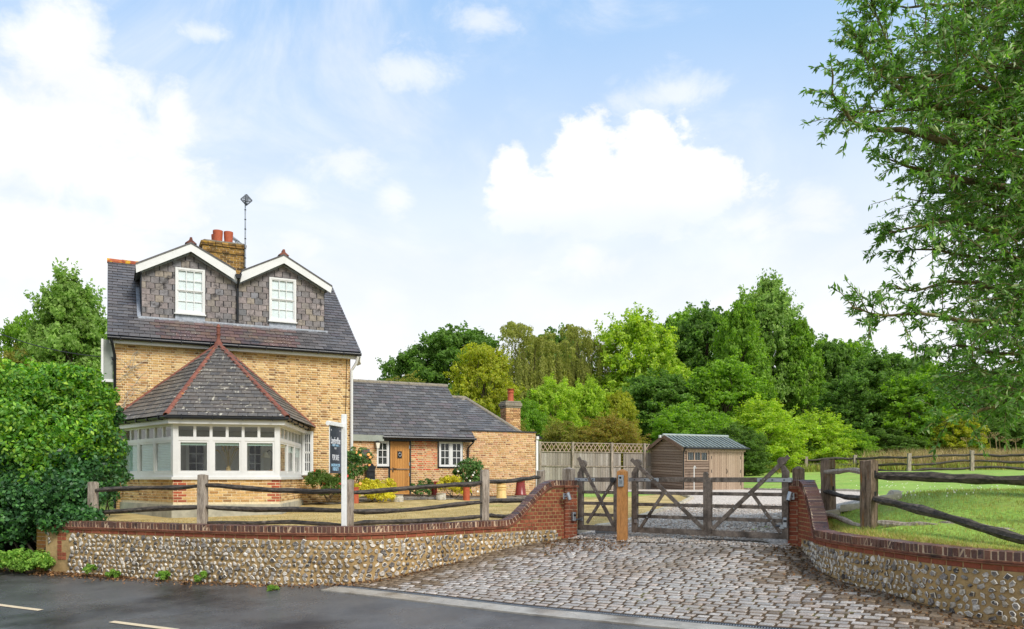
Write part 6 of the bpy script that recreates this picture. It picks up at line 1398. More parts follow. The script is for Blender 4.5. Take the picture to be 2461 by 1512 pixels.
# ------------------------------------------------------------------ pots and stones in front of the cottage
def pot(name, prof, u, v, d, mat, lab, group=None, cat='pot'):
    c = P(u, v, d); c.z = EYE + Zu(c.x, c.y) + .02 if False else c.z; o = thing(name, lab, cat, tuple(c), group); MB().lathe(prof, c, 20).build('body', mat, o, smooth=True); return o
pipe = [(.14, -.05), (.14, .5), (.155, .5), (.155, .53), (.125, .53), (.12, .1)]
def kk(h, r_): return [(r * r_, z * h) for r, z in ((.14 / .155, -.05), (.14 / .155, .93), (1, .94), (1, 1), (.82, 1), (.78, .3))]
pot('clay_pipe_pot', kk(.46, .125), 853, 1208, 24.2, terra, 'orange clay pipe pot by the golden hedge left of the oak door', 'clay pipe pots')
pot('clay_pipe_pot', kk(.47, .13), 1121, 1202, 28.5, terra, 'bright orange clay pipe pot right of the oak door before the white rose shrub', 'clay pipe pots')
pot('clay_pipe_pot', kk(.45, .125), 1043.5, 1188, 29.6, dark_red, 'dull red clay pipe pot between the two small shrubs under the cottage window', 'clay pipe pots')
by = P(1205, 1197, 29.0); o = thing('chimney_pot', 'pale buff louvred chimney pot standing on the path by the annexe wall', 'chimney pot', tuple(by))
MB().lathe([(.19, 0), (.17, .12), (.165, .28), (.185, .3), (.185, .33), (.15, .35), (.15, .4), (.18, .41), (.16, .45), (.15, .5), (.175, .51), (.15, .56), (.14, .58), (.1, .58)], by, 20).build('body', buff, o, smooth=True)
for k in range(3): MB().lathe([(.135, .36 + k * .09), (.188 - .012 * k, .385 + k * .09), (.188 - .012 * k, .40 + k * .09)], by, 20).build('louvre', buff, o)
by = P(1251, 1190, 29.6); o = thing('chimney_pot', 'dark red tapered chimney pot standing on the path by the annexe wall', 'chimney pot', tuple(by))
MB().lathe([(.22, 0), (.22, .03), (.195, .06), (.155, .47), (.17, .48), (.17, .52), (.15, .53), (.15, .57), (.12, .57)], by, 20).build('body', dark_red, o, smooth=True)
MB().lathe([(.172, .49), (.19, .5), (.172, .515)], by, 20).build('collar', terra, o)
for u, v, d, lab in ((957, 1206, 27.0, 'pale rough stone block on the path in front of the golden hedge'), (1060, 1201, 28.2, 'pale rough stone block on the path in front of the cottage window')):
    c = P(u, v, d); f = Frame(c.x, c.y, 18, c.z); o = thing('stone_block', lab, 'stone block', tuple(c), 'stone blocks'); m = MB(f)
    for sx in (0,): m.lathe([(.12, -.05), (.165, .0), (.17, .12), (.15, .2), (.17, .22), (.16, .225)], (0, 0, 0), 10)
    m.v = [(x * 1.05 + random.uniform(-.015, .015), y * .8 + random.uniform(-.015, .015), z + random.uniform(-.008, .008)) for x, y, z in m.v]; m.build('block', stone_block, o)
# overhead cable
cb_ = thing('overhead_cable', 'black overhead cable running from the top left to the side of the house', 'cable', tuple(H.w(-.1, -.05, 3.0)))
a, b = P(-60, 775, 30), H.w(-.02, -.06, H.px(272, 860, -.06)[1]); MB().tube([a.lerp(b, t) + Vector((0, 0, -.25 * 4 * t * (1 - t))) for t in np.linspace(0, 1, 16)], .016, 6).build('wire', wire, cb_)
MB().tube([b - Vector((.03, 0, .08)), b + Vector((.04, 0, .08))], .04, 8).build('insulator', black, cb_)
# ------------------------------------------------------------------ vegetation
def norm(a): return a / np.maximum(np.linalg.norm(a, axis=1), 1e-9)[:, None]
def leaves(pos, nrm, size, aspect=.5, droop=.3, tangent=None, seed=0, fold=.18):
    """rhombic leaves with a folded midrib: two triangles each side -> quads; POS n x 3, NRM n x 3 facing."""
    g = np.random.default_rng(seed); n = len(pos); sz = size * g.uniform(.65, 1.3, n)[:, None]
    nr = norm(nrm + g.normal(0, .55, (n, 3)))
    t = g.normal(0, 1, (n, 3)) if tangent is None else tangent + g.normal(0, .45, (n, 3)); t[:, 2] -= droop; t = norm(t - nr * (t * nr).sum(1)[:, None]); b = np.cross(nr, t)
    A = pos - t * sz * .5; Cc = pos + t * sz * .5 - nr * sz * .08; mid = pos - t * sz * .05; Lf = mid + b * sz * aspect * .5 + nr * sz * fold * .5; Rt = mid - b * sz * aspect * .5 + nr * sz * fold * .5
    V = np.stack([A, Rt, Cc, Lf], 1).reshape(-1, 3); F_ = np.arange(4 * n).reshape(n, 4)
    return V, F_
def clumps(blobs, per, seed=0, sub=26, up=.25, shell=(.72, 1.05), subr=.36, zflat=.8):
    """points on leafy sub-clumps over the surface of ellipsoids: (points, outward normals)."""
    g = np.random.default_rng(seed); Pn, Nn = [], []
    for c, r in blobs:
        c = np.array(c, float); r = np.array(r if hasattr(r, '__len__') else (r, r, r * zflat), float)
        k = max(5, int(sub)); d = norm(g.normal(0, 1, (k, 3))); d[:, 2] = np.where(d[:, 2] < -.35, -d[:, 2] * .5, d[:, 2]); d = norm(d); cs = c + d * r * g.uniform(shell[0], shell[1], (k, 1)); sr = subr * r.mean() * g.uniform(.6, 1.25, k)
        m = max(3, per // k)
        e = norm(g.normal(0, 1, (k * m, 3)) + np.repeat(d, m, 0) * .55 + np.array((0, 0, up))); rad = np.repeat(sr, m)[:, None] * g.uniform(.55, 1.05, (k * m, 1))
        Pn.append(np.repeat(cs, m, 0) + e * rad * np.array((1, 1, .8))); Nn.append(e)
    return np.concatenate(Pn), np.concatenate(Nn)
def limb_mesh(paths, name, mat, parent):
    m = MB()
    for pts, r0, r1, n in paths: k = len(pts); m.tube(pts, [r0 + (r1 - r0) * i / (k - 1) for i in range(k)], n, cap=False)
    return m.build(name, mat, parent, smooth=True)
def wander(a, b, n=6, wob=.08, seed=None):
    a, b = Vector(a), Vector(b); L_ = (b - a).length; pts = []
    for i in range(n): t = i / (n - 1); pts.append(a.lerp(b, t) + (Vector((random.gauss(0, 1), random.gauss(0, 1), random.gauss(0, .6))) * L_ * wob if 0 < i < n - 1 else Vector()))
    return pts
TREES = {}
def tree_proto(key, style, seed, mat, leaf, n):
    """a tree of about 10 m height and 7 m spread, at the origin."""
    random.seed(seed); g = np.random.default_rng(seed); th = bpy.data.objects.new('tree', None); COL.objects.link(th); WL[th] = Vector((0, 0, 0)); th.location = (0, 0, 0)
    limbs = [(wander((0, 0, -.3), (random.uniform(-.3, .3), random.uniform(-.3, .3), 8.2), 7, .02), .26, .05, 8)]
    blobs = []
    if style == 'round':
        for k in range(26):
            a = k * 2.4; h = 1.6 + 7.4 * (k + random.random()) / 26; w_ = 3.0 * math.sqrt(max(.08, 1 - ((h - 4.6) / 5.0) ** 2)); rr = random.uniform(.85, 1.45); blobs.append(((math.cos(a) * w_ * .72, math.sin(a) * w_ * .72, h), (rr, rr, rr * .85)))
        blobs.append(((0, 0, 8.9), (1.2, 1.2, 1.0)))
    elif style == 'tall':
        for k in range(26):
            a = k * 2.4; t = (k + .5) / 26; h = 1.2 + 8.1 * t; w_ = 2.5 * math.sin(math.pi * min(1, .2 + .78 * t)) ** .8; rr = random.uniform(.8, 1.25); blobs.append(((math.cos(a) * w_ * .75, math.sin(a) * w_ * .75, h), (rr, rr, rr * 1.05)))
        blobs.append(((0, 0, 9.6), (.6, .6, .8)))
    elif style == 'bush':
        for k in range(20):
            a = k * 2.4; h = .6 + 6.6 * (k + random.random()) / 20; w_ = 3.3 * math.sqrt(max(.1, 1 - (h / 9.5) ** 2)); rr = random.uniform(1.1, 1.7); blobs.append(((math.cos(a) * w_ * .7, math.sin(a) * w_ * .7, h), (rr, rr, rr * .9)))
        blobs.append(((0, 0, 7.8), (1.5, 1.5, 1.4)))
    elif style == 'weep':
        for k in range(12):
            a = k * 2.4; h = random.uniform(6.2, 9.0); w_ = random.uniform(.6, 2.7); blobs.append(((math.cos(a) * w_, math.sin(a) * w_, h), (1.1, 1.1, .8)))
    for c, r in blobs: limbs.append((wander((0, 0, max(.8, c[2] * .55)), c, 5, .06), .08, .02, 5))
    limb_mesh(limbs, 'trunk', bark, th)
    if style == 'weep':
        Pn, Nn = clumps(blobs, n // 4 // len(blobs), seed, 18)
        st = []
        for k in range(300):
            a = random.uniform(0, 6.28); w_ = math.sqrt(random.uniform(.02, 1)) * 3.5; top = random.uniform(5.5, 9.2) - w_ * .35; ln = random.uniform(1.5, 4.6); x, y = math.cos(a) * w_, math.sin(a) * w_; m = int(n * .75 / 300)
            t = g.uniform(0, 1, m); st.append(np.c_[x + math.cos(a) * .3 * t + g.normal(0, .07, m), y + math.sin(a) * .3 * t + g.normal(0, .07, m), top - ln * t])
        st = np.concatenate(st); Pn = np.concatenate([Pn, st]); Nn = np.concatenate([Nn, norm(np.c_[st[:, :2], np.ones(len(st))])])
        V, F_ = leaves(Pn, Nn, leaf, .4, 1.6, seed=seed)
    else:
        Pn, Nn = clumps(blobs, int(n * .72) // len(blobs), seed, 46, subr=.27, shell=(.5, 1.1))
        sp = []                                            # loose sprays that break the outline
        for k in range(170):
            c, r = blobs[g.integers(len(blobs))]; d = norm(g.normal(0, 1, (1, 3)) + np.array((c[0] * .25, c[1] * .25, .45)))[0]; m = max(6, int(n * .28 / 170)); t = g.uniform(.75, 1.0 + g.uniform(.1, .95), m)
            sp.append(np.array(c) + d * np.array(r) * t[:, None] + g.normal(0, .13, (m, 3)))
        sp = np.concatenate(sp); Pn = np.concatenate([Pn, sp]); Nn = np.concatenate([Nn, norm(g.normal(0, .6, sp.shape) + np.array((0, 0, .8)))]); V, F_ = leaves(Pn, Nn, leaf, .62, .35, seed=seed)
    np_mesh('crown', V, F_, mat, th)
    TREES[key] = th
    return th
PROTO_USED = set()
def place_tree(key, u, vtop, d, wpx, label, cat='tree', group='trees beyond the garden', zb=None, mat=None, name='tree'):
    p = TREES[key]; x = (u - CU) / FPX * d; zb = (Zu(x, min(d, 110)) if zb is None else zb); top = -(vtop - HV) / FPX * d; h = (top - zb) / 10.3; w_ = wpx / FPX * d / 7.6
    if key in PROTO_USED:
        o = p.copy(); COL.objects.link(o)
        for c in p.children:
            q = c.copy(); q.parent = o; COL.objects.link(q)
    else: o = p; PROTO_USED.add(key)
    o.name = name
    o.location = (x, d, zb + EYE - .2); o.scale = (w_, w_, h); o.rotation_euler = (0, 0, random.uniform(0, 6.28)); tag(o, label, cat, group)
    return o
tree_proto('oak', 'round', 11, lf_oak, 0.228, 42000); tree_proto('oak2', 'round', 12, lf_dark, 0.220, 42000); tree_proto('bright', 'round', 13, lf_bright, 0.205, 42000); tree_proto('yellow', 'round', 14, lf_yellow, 0.198, 39200)
tree_proto('ash', 'tall', 15, lf_grey, 0.220, 44800); tree_proto('mid', 'round', 16, lf_mid, 0.220, 42000); tree_proto('birch', 'weep', 17, lf_birch, 0.167, 56000); tree_proto('olive', 'bush', 18, lf_olive, 0.198, 36400)
tree_proto('orange', 'bush', 19, lf_orange, 0.198, 36400); tree_proto('darkbush', 'bush', 20, lf_dark, 0.220, 36400); tree_proto('midbush', 'bush', 21, lf_mid, 0.205, 36400); tree_proto('brightbush', 'bush', 22, lf_bright, 0.198, 36400); tree_proto('ashtall', 'tall', 23, lf_mid, 0.198, 42000)
PT = place_tree
# left, behind the bush
PT('ash', 165, 662, 46, 300, 'tall loose crowned tree rising behind the left side of the house'); PT('olive', 60, 800, 44, 260, 'olive green tree at the left edge behind the laurel'); PT('mid', 200, 740, 52, 260, 'mid green tree low behind the left house corner'); PT('midbush', 20, 855, 36, 230, 'leafy bush at the left edge under the overhead cable', 'bush')
# the belt of trees behind cottage and shed
PT('oak', 1090, 768, 78, 300, 'broad blue green oak behind the yellow green maple'); PT('oak', 985, 832, 80, 190, 'small dark oak sloping down left of the broad blue green oak'); PT('olive', 965, 872, 60, 230, 'olive hedge tree just above the cottage ridge'); PT('olive', 900, 905, 58, 120, 'low olive shrub beside the white downpipe above the cottage roof', 'bush')
PT('birch', 1262, 748, 72, 240, 'weeping birch with hanging strands left of centre'); PT('birch', 1395, 755, 76, 190, 'second weeping birch beside the bright willow'); PT('oak', 1330, 775, 90, 220, 'green tree showing between the two birches')
PT('yellow', 1160, 812, 54, 215, 'yellow green maple rising right above the cottage roof'); PT('bright', 1325, 900, 52, 160, 'bright sycamore sapling behind the small annexe chimney'); PT('bright', 1415, 905, 54, 130, 'light green sycamore sapling above the trellis'); PT('midbush', 1265, 925, 50, 150, 'green shrub between the annexe chimney and the maple', 'bush'); PT('yellow', 1490, 925, 54, 110, 'narrow yellow green sapling left of the shed')
PT('olive', 1350, 985, 46, 170, 'olive shrub just above the trellis fence', 'bush'); PT('orange', 1465, 965, 46, 190, 'russet tinged photinia shrub above the trellis left of the shed', 'bush'); PT('oak', 1590, 880, 62, 260, 'dense green tree right behind the shed gable')
PT('bright', 1540, 745, 74, 270, 'large light green willow like tree left of centre'); PT('oak', 1700, 715, 80, 270, 'blue green tree in the middle of the belt'); PT('mid', 1640, 735, 88, 220, 'mid green tree top between willow and middle tree'); PT('ash', 1848, 676, 76, 260, 'tallest ash of the belt with a pointed top'); PT('ashtall', 1780, 720, 72, 200, 'upright tree left of the tallest ash'); PT('ashtall', 1925, 760, 74, 170, 'upright tree right of the tallest ash')
PT('mid', 1740, 850, 62, 250, 'round mid green tree behind the shed roof'); PT('midbush', 1660, 935, 54, 230, 'spreading hazel behind the shed roof', 'bush'); PT('brightbush', 1830, 930, 58, 210, 'bright hawthorn bush right of the shed', 'bush'); PT('darkbush', 1760, 1000, 52, 180, 'dark thicket bush behind the right end of the shed', 'bush'); PT('brightbush', 1960, 965, 60, 190, 'bright elder bush behind the field fence near the right gate leaf', 'bush'); PT('midbush', 2040, 1010, 61, 150, 'small green elder bush at the left end of the tall dry grass', 'bush')
PT('oak', 1985, 795, 82, 190, 'blue green tree filling the dip right of the tallest ash'); PT('mid', 70, 738, 50, 190, 'small mid green tree left of the tall loose crowned tree'); PT('mid', 2040, 806, 84, 200, 'mid green tree in the gap right of the tall ash'); PT('oak', 2110, 828, 76, 230, 'round oak behind the dry grass'); PT('oak', 2060, 880, 68, 230, 'shaded tree behind the field fence'); PT('mid', 2190, 890, 66, 230, 'shaded tree behind the tall dry grass'); PT('mid', 2200, 850, 80, 220, 'mid green tree partly behind the willow branches'); PT('yellow', 2290, 985, 64, 170, 'yellow green bush under the willow branches', 'bush'); PT('oak', 2330, 870, 72, 260, 'green tree behind the lowest willow branches'); PT('oak', 2460, 870, 74, 260, 'oak at the right edge behind the willow'); PT('darkbush', 2420, 985, 66, 260, 'dark hedge bush at the right edge behind the hogweed', 'bush'); PT('oak2', 2640, 860, 72, 300, 'dark tree beyond the right edge'); PT('oak', 2850, 850, 76, 320, 'big oak beyond the right edge')
PT('darkbush', 1900, 1020, 60, 150, 'dark undergrowth bush behind the right gate leaf', 'bush'); PT('darkbush', 2130, 1010, 64, 200, 'dark undergrowth bush behind the dry grass', 'bush'); PT('olive', 1240, 990, 44, 120, 'brownish shrub below the annexe chimney', 'bush')
for k, (u, vt, d, wp) in enumerate(((640, 900, 90, 400), (-150, 800, 50, 300), (-350, 780, 55, 350), (430, 880, 85, 300))): PT(('oak', 'mid', 'oak2', 'oak')[k], u, vt, d, wp, ('oak hidden behind the house', 'tree beyond the left edge nearest the hedge', 'dark tree far beyond the left edge', 'oak behind the main roof')[k])
for k in range(15):
    u = 1180 + k * 105 + random.uniform(-20, 20); PT(('oak2', 'oak', 'darkbush')[k % 3], u, 905 + random.uniform(-25, 35) + (40 if u > 1950 else 0), 100 + random.uniform(-4, 6), 300, 'dark tree deep in the wood ' + ('behind the yellow green maple', 'behind the weeping birch', 'behind the second birch', 'behind the sycamore saplings', 'behind the willow like tree', 'behind the left half of the shed roof', 'behind the right half of the shed roof', 'behind the tallest ash', 'right of the tallest ash', 'behind the right gate post', 'behind the left end of the dry grass', 'behind the middle of the dry grass', 'behind the hogweed', 'at the far right edge', 'beyond the right edge')[k], group='trees deep in the wood')
# ------------------------------------------------------------------ the big willow on the right: limbs first, then leaves along every twig
random.seed(31); g = np.random.default_rng(31)
wt = thing('willow_tree', 'large overhanging tree with narrow leaves filling the right edge', 'tree', (8.6, 12.6, EYE - .8)); root = Vector((8.6, 12.6, EYE - 1.0))
Ptz = lambda l, d0, d1: [P(u, v, d0 + (d1 - d0) * i / (len(l) - 1)) for i, (u, v) in enumerate(l)]
main = []
trunk = wander(root, (8.9, 12.8, EYE + 9.0), 9, .012); main.append((trunk, .34, .08, 10))
LM = [([(2520, 330), (2328, 281), (2222, 253), (2166, 219), (2143, 200), (2073, 179)], 12.6, 12.0, .07), ([(2540, 395), (2335, 362), (2252, 336), (2166, 311), (2090, 313), (2041, 283), (2000, 226), (1999, 162)], 12.4, 11.6, .075), ([(2540, 455), (2390, 449), (2279, 423), (2181, 400), (2130, 380)], 12.2, 12.4, .085),
  ([(2520, 250), (2392, 219), (2317, 185), (2279, 181), (2241, 196), (2166, 181), (2113, 155)], 13.2, 12.6, .06), ([(2500, 10), (2354, 8), (2260, 15), (2180, 19), (2128, 2)], 13.0, 12.6, .045), ([(2330, 245), (2143, 264), (2063, 272), (2015, 268)], 12.2, 12.0, .03), ([(2170, 200), (2143, 125), (2113, 49), (2090, -5)], 12.4, 12.5, .022), ([(2130, 190), (2085, 150), (2060, 90)], 12.1, 12.2, .015),
  ([(2560, 800), (2461, 776), (2300, 770), (2210, 753), (2110, 757), (2048, 740)], 12.3, 11.6, .06), ([(2540, 720), (2461, 705), (2350, 680), (2280, 676), (2200, 700), (2150, 690)], 12.8, 12.5, .06), ([(2560, 880), (2461, 936), (2386, 979), (2315, 1001), (2243, 1022)], 12.5, 12.0, .06), ([(2540, 560), (2420, 560), (2300, 530), (2200, 545), (2130, 560)], 12.6, 12.2, .06), ([(2520, 620), (2380, 625), (2250, 600), (2130, 605)], 13.2, 13.4, .05), ([(2530, 850), (2400, 850), (2300, 830), (2220, 850)], 13.0, 13.2, .05), ([(2540, 130), (2420, 120), (2330, 60), (2290, 20)], 13.4, 13.4, .06), ([(2540, 540), (2400, 500), (2320, 470), (2210, 465)], 13.5, 13.8, .06)]
twigs = []
for pts, d0, d1, r in LM:
    w_ = Ptz(pts, d0, d1); st = trunk[min(8, max(2, int((w_[0].z - root.z) / 1.15)))]; w_ = [st] + w_
    fine = []
    for a, b in zip(w_, w_[1:]): fine += wander(a, b, 4, .03)[:-1]
    fine.append(w_[-1]); main.append((fine, r, .008, 6)); Ln = sum((b - a).length for a, b in zip(fine, fine[1:]))
    n_ = int(Ln * 8)
    for k in range(n_):
        t = random.uniform(.12, 1); i = min(int(t * (len(fine) - 1)), len(fine) - 2); p = fine[i].lerp(fine[i + 1], t * (len(fine) - 1) - i); dirn = (fine[i + 1] - fine[i]).normalized()
        ln = random.uniform(.3, .95) * (1.15 - .55 * t); dv = (dirn * .8 + Vector((random.gauss(0, .8), random.gauss(0, .8), random.gauss(0, .7)))).normalized(); q1 = p + dv * ln * .55 + Vector((0, 0, .03)); q2 = p + dv * ln + Vector((0, 0, -.07 * ln))
        twigs.append([p, q1, q2])
# infill of twigs in the depth of the crown, off to the right
for k in range(3300):
    u, v = random.uniform(2200, 2720), random.uniform(-120, 1010); lim = 2330 - 110 * math.sin(v / 150) - (70 if 480 < v < 900 else 0)
    if u < lim - 60 or (u < lim + 60 and random.random() < .5): continue
    if v > 900 and u < 2300: continue
    if v > 860 and random.random() < .3: continue
    if v > 960 and u < 2400 and random.random() < .6: continue
    d = random.uniform(11.4, 15.5); p = P(u, v, d); dv = Vector((random.gauss(-.55, .6), random.gauss(0, .7), random.gauss(.15, .55))).normalized(); ln = random.uniform(.4, .95); twigs.append([p, p + dv * ln * .5 + Vector((0, 0, .04)), p + dv * ln - Vector((0, 0, .10 * ln))])
for tw in twigs: main.append((tw, .0085, .003, 4))
limb_mesh(main, 'trunk', bark_moss, wt)
Pn, Tn = [], []
for tw in twigs:
    m = random.randint(20, 36); seg = np.array([tuple(p) for p in tw])
    t = np.sort(g.uniform(.15, 1.05, m)); tt = np.clip(t, 0, 1); a = np.where(tt < .5, 0, 1); f = np.where(tt < .5, tt * 2, tt * 2 - 1)[:, None]; pos = seg[a] * (1 - f) + seg[a + 1] * f; dr = norm(seg[a + 1] - seg[a]); side = norm(g.normal(0, 1, (m, 3)))
    tg = norm(dr * .7 + side * .8 - np.array((0, 0, .2))); Pn.append(pos + tg * .055); Tn.append(tg)
Pn = np.concatenate(Pn); Tn = np.concatenate(Tn)
V, F_ = leaves(Pn, norm(np.cross(Tn, g.normal(0, 1, Tn.shape)) + np.array((0, 0, .5))), .116, .30, .12, tangent=Tn * 3, seed=5, fold=.1); np_mesh('crown', V, F_, lf_big, wt)
# ------------------------------------------------------------------ laurel and ivy at the left end of the wall
def bush(name, label, blobs, n, leaf, mat, cat='bush', aspect=.55, stems=None, seed=1, group=None, droop=.3, sub=40, base=None, low=None):
    c = np.array([b[0] for b in blobs]); b0 = base or Vector((*c[:, :2].mean(0), min(b[0][2] - (b[1][2] if hasattr(b[1], '__len__') else b[1]) for b in blobs)))
    o = thing(name, label, cat, tuple(b0), group); vol = np.array([np.mean(b[1]) ** 2 for b in blobs]); vol /= vol.sum(); Pn, Nn = [], []
    for (bl, f) in zip(blobs, vol): a, e = clumps([bl], int(n * f), seed + len(Pn), max(8, int(sub * f * len(blobs)))); Pn.append(a); Nn.append(e)
    if n > 20000:
        gg = np.random.default_rng(seed)
        for _ in range(260):
            bl = blobs[gg.integers(len(blobs))]; d = norm(gg.normal(0, 1, (1, 3)) + np.array((0, -.4, .5)))[0]; m = 26; t = gg.uniform(.8, 1.05 + gg.uniform(.08, .34), m); q_ = np.array(bl[0]) + d * np.array(bl[1]) * t[:, None] + gg.normal(0, .05, (m, 3)); Pn.append(q_); Nn.append(norm(gg.normal(0, .7, q_.shape) + np.array((0, -.3, .6))))
    V, F_ = leaves(np.concatenate(Pn), np.concatenate(Nn), leaf, aspect, droop, seed=seed); 
    st = [(wander(b0 + Vector((random.uniform(-.15, .15), random.uniform(-.1, .1), 0)), Vector(bl[0]), 5, .05), stems or .02, .006, 5) for bl in blobs]
    limb_mesh(st, 'stems', bark, o)
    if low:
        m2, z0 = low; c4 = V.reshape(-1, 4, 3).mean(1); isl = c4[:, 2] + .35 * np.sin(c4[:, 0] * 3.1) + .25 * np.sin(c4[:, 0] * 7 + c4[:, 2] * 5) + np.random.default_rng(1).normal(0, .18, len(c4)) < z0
        V4 = V.reshape(-1, 4, 3); np_mesh('low_foliage', V4[isl].reshape(-1, 3), np.arange(4 * isl.sum()).reshape(-1, 4), m2, o); V = V4[~isl].reshape(-1, 3); F_ = np.arange(len(V)).reshape(-1, 4)  # leaves below a wavy height take the second, darker material
    np_mesh('foliage', V, F_, mat, o); return o
def Bl(u, v, d, ru, rv, rd=None): k = d / FPX; p = P(u, v, d); return (tuple(p), (ru * k, rd or ru * k, rv * k))
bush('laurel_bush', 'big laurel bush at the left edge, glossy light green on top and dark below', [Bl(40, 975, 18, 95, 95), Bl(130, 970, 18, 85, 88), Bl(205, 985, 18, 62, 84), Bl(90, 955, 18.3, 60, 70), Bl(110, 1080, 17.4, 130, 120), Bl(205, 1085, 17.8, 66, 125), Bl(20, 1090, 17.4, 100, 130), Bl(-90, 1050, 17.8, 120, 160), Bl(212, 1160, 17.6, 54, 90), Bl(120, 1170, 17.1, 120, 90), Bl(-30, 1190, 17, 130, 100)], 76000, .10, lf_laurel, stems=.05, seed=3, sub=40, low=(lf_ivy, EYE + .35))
bush('ivy', 'dark ivy tumbling over the left end of the flint wall', [Bl(40, 1210, 16.4, 95, 60, .5), Bl(140, 1205, 16.2, 80, 50, .5), Bl(30, 1268, 16.3, 55, 60, .4), Bl(110, 1245, 16.1, 60, 30, .35), Bl(180, 1243, 15.9, 45, 22, .3), Bl(-60, 1260, 16.6, 100, 80, .6), Bl(215, 1248, 15.8, 22, 14, .2), Bl(150, 1262, 15.75, 40, 12, .18)], 26000, .085, lf_ivy, cat='ivy', aspect=.8, stems=.03, seed=9, sub=44)
bush('weed_clump', 'light green weeds growing at the foot of the ivy beside the road', [Bl(10, 1355, 15.6, 50, 26, .3), Bl(70, 1352, 15.6, 45, 28, .3), Bl(105, 1362, 15.5, 25, 20, .25), Bl(-60, 1350, 15.8, 50, 30, .3)], 7000, .07, lf_weed, cat='weeds', aspect=.35, stems=.008, seed=12, droop=-.6)
bush('dark_hedge', 'dark hedge foliage in the gap between the laurel and the house corner', [Bl(262, 1150, 21, 34, 90), Bl(255, 1040, 21.5, 30, 90), Bl(230, 1100, 21.5, 40, 110)], 7000, .11, lf_ivy, cat='hedge', seed=61, sub=30)
for k, (u, v, d, lab) in enumerate(((218, 1374, 15.1, 'small weed tuft at the wall foot nearest the mossy brick pier'), (273, 1385, 14.9, 'low weed tuft on the tarmac edge below the flint wall'), (486, 1393, 14.2, 'weed tuft in the middle of the foot of the flint wall'), (392, 1391, 14.5, 'tiny weed tuft at the wall foot between two larger tufts'), (655, 1419, 13.4, 'flat weed patch at the end of the drain grating'))): bush('weed_tuft', lab, [Bl(u, v - 4, d, 15, 13 if k != 4 else 4, .1)], 500, .07, lf_weed, cat='weeds', aspect=.3, stems=.005, seed=50 + k, group='weeds at the wall foot', droop=-.8, sub=10)
# leaf litter at the wall foot
lt_ = []
for _ in range(1500):
    s = random.uniform(.0, 9) if random.random() < .6 else random.uniform(0, 2.2); i = min(int(s / (Ls[1] - Ls[0])), len(Ls) - 1); x, y = Lxy[i]; o_ = abs(random.gauss(0, .16)) + .02; lt_.append((x - .25 * o_, y - o_))
for _ in range(650):
    s = random.uniform(0, Rs[-1] * .75); i = min(int(s / (Rs[1] - Rs[0])), len(Rs) - 1); x, y = Rxy[i]; o_ = abs(random.gauss(0, .3)) + .02; lt_.append((x - o_, y - .2 * o_))
for _ in range(500): lt_.append((random.uniform(.6, 2.2), random.uniform(14.8, 16.6)))
for _ in range(220): x = random.uniform(-12, -8.4); lt_.append((x, 15.65 - (x + 9) * .45 + random.uniform(-.25, .2)))
lt_ = np.array(lt_); zl_ = _lo(lt_[:, 0], lt_[:, 1]) + EYE + .02; V, F_ = leaves(np.c_[lt_, zl_], np.tile((0, 0, 1.), (len(lt_), 1)), .055, .5, 0, seed=3); o = np_mesh('leaf_litter', V, F_, litter_m, None, 'stuff')
# ------------------------------------------------------------------ planting in front of the cottage
def flowers(parent, blobs, n, r, mat, seed):
    gg = random.Random(seed)
    for _ in range(n):
        m = MB()
        c, rr = gg.choice(blobs); d = Vector((gg.gauss(0, .8), -abs(gg.gauss(.5, .5)), gg.gauss(.3, .7))).normalized(); p = Vector(c) + Vector((d.x * rr[0], d.y * rr[1], d.z * rr[2]))
        for k in range(3):
            a = k * 1.05; q = [p + Vector((math.cos(a + t) * r * (1 - .15 * k), math.sin(a + t) * r * .6 * (1 - .15 * k) - .01 * k, math.sin(a + t * 1.0) * r * (1 - .15 * k))) for t in np.linspace(0, 2 * math.pi, 6, endpoint=False)]
            m.add(q + [p + Vector((0, -r * .6, 0))], [(i, (i + 1) % 6, 6) for i in range(6)])
        m.build('flower', mat, parent)
b_ = [Bl(858, 1118, 26.5, 22, 34, .35), Bl(850, 1150, 26.3, 22, 30, .35), Bl(872, 1105, 26.6, 18, 24, .3), Bl(845, 1100, 26.5, 14, 22, .3)]
o = bush('climbing_rose', 'tall orange flowered rose beside the for sale board', b_, 3200, .075, lf_rose, cat='rose bush', seed=21, sub=30); flowers(o, b_, 9, .055, pet_orange, 2)
b_ = [Bl(770, 1165, 25.6, 28, 30, .4), Bl(800, 1178, 25.8, 28, 26, .4), Bl(760, 1150, 25.8, 20, 18, .3), Bl(822, 1160, 26, 20, 28, .35)]
o = bush('red_rose_bush', 'dark green bush with a few red flowers right of the bay plinth', b_, 3600, .085, lf_dark, cat='rose bush', seed=22, sub=30); flowers(o, b_, 7, .05, pet_red, 5)
bush('golden_hedge', 'clipped golden green hedge left of the oak door', [Bl(870, 1183, 26.4, 22, 22, .35), Bl(900, 1180, 26.8, 26, 24, .35), Bl(930, 1178, 27.2, 22, 24, .35), Bl(885, 1168, 26.8, 24, 16, .3), Bl(915, 1196, 26.6, 32, 12, .3)], 6500, .06, lf_priv, cat='hedge', seed=23, sub=40)
bush('small_shrub', 'small dark green shrub just right of the oak door', [Bl(1005, 1175, 29.3, 18, 16, .3), Bl(1025, 1172, 29.4, 18, 18, .3), Bl(1015, 1186, 29.2, 20, 8, .3)], 2200, .06, lf_rose, cat='shrub', seed=24, sub=20)
bush('golden_shrub', 'low golden green shrub under the right cottage window', [Bl(1070, 1170, 29.4, 18, 22, .3), Bl(1092, 1172, 29.4, 20, 26, .35), Bl(1112, 1182, 29.2, 18, 18, .3), Bl(1083, 1158, 29.6, 16, 14, .3)], 4200, .06, lf_priv, cat='shrub', seed=25, sub=30)
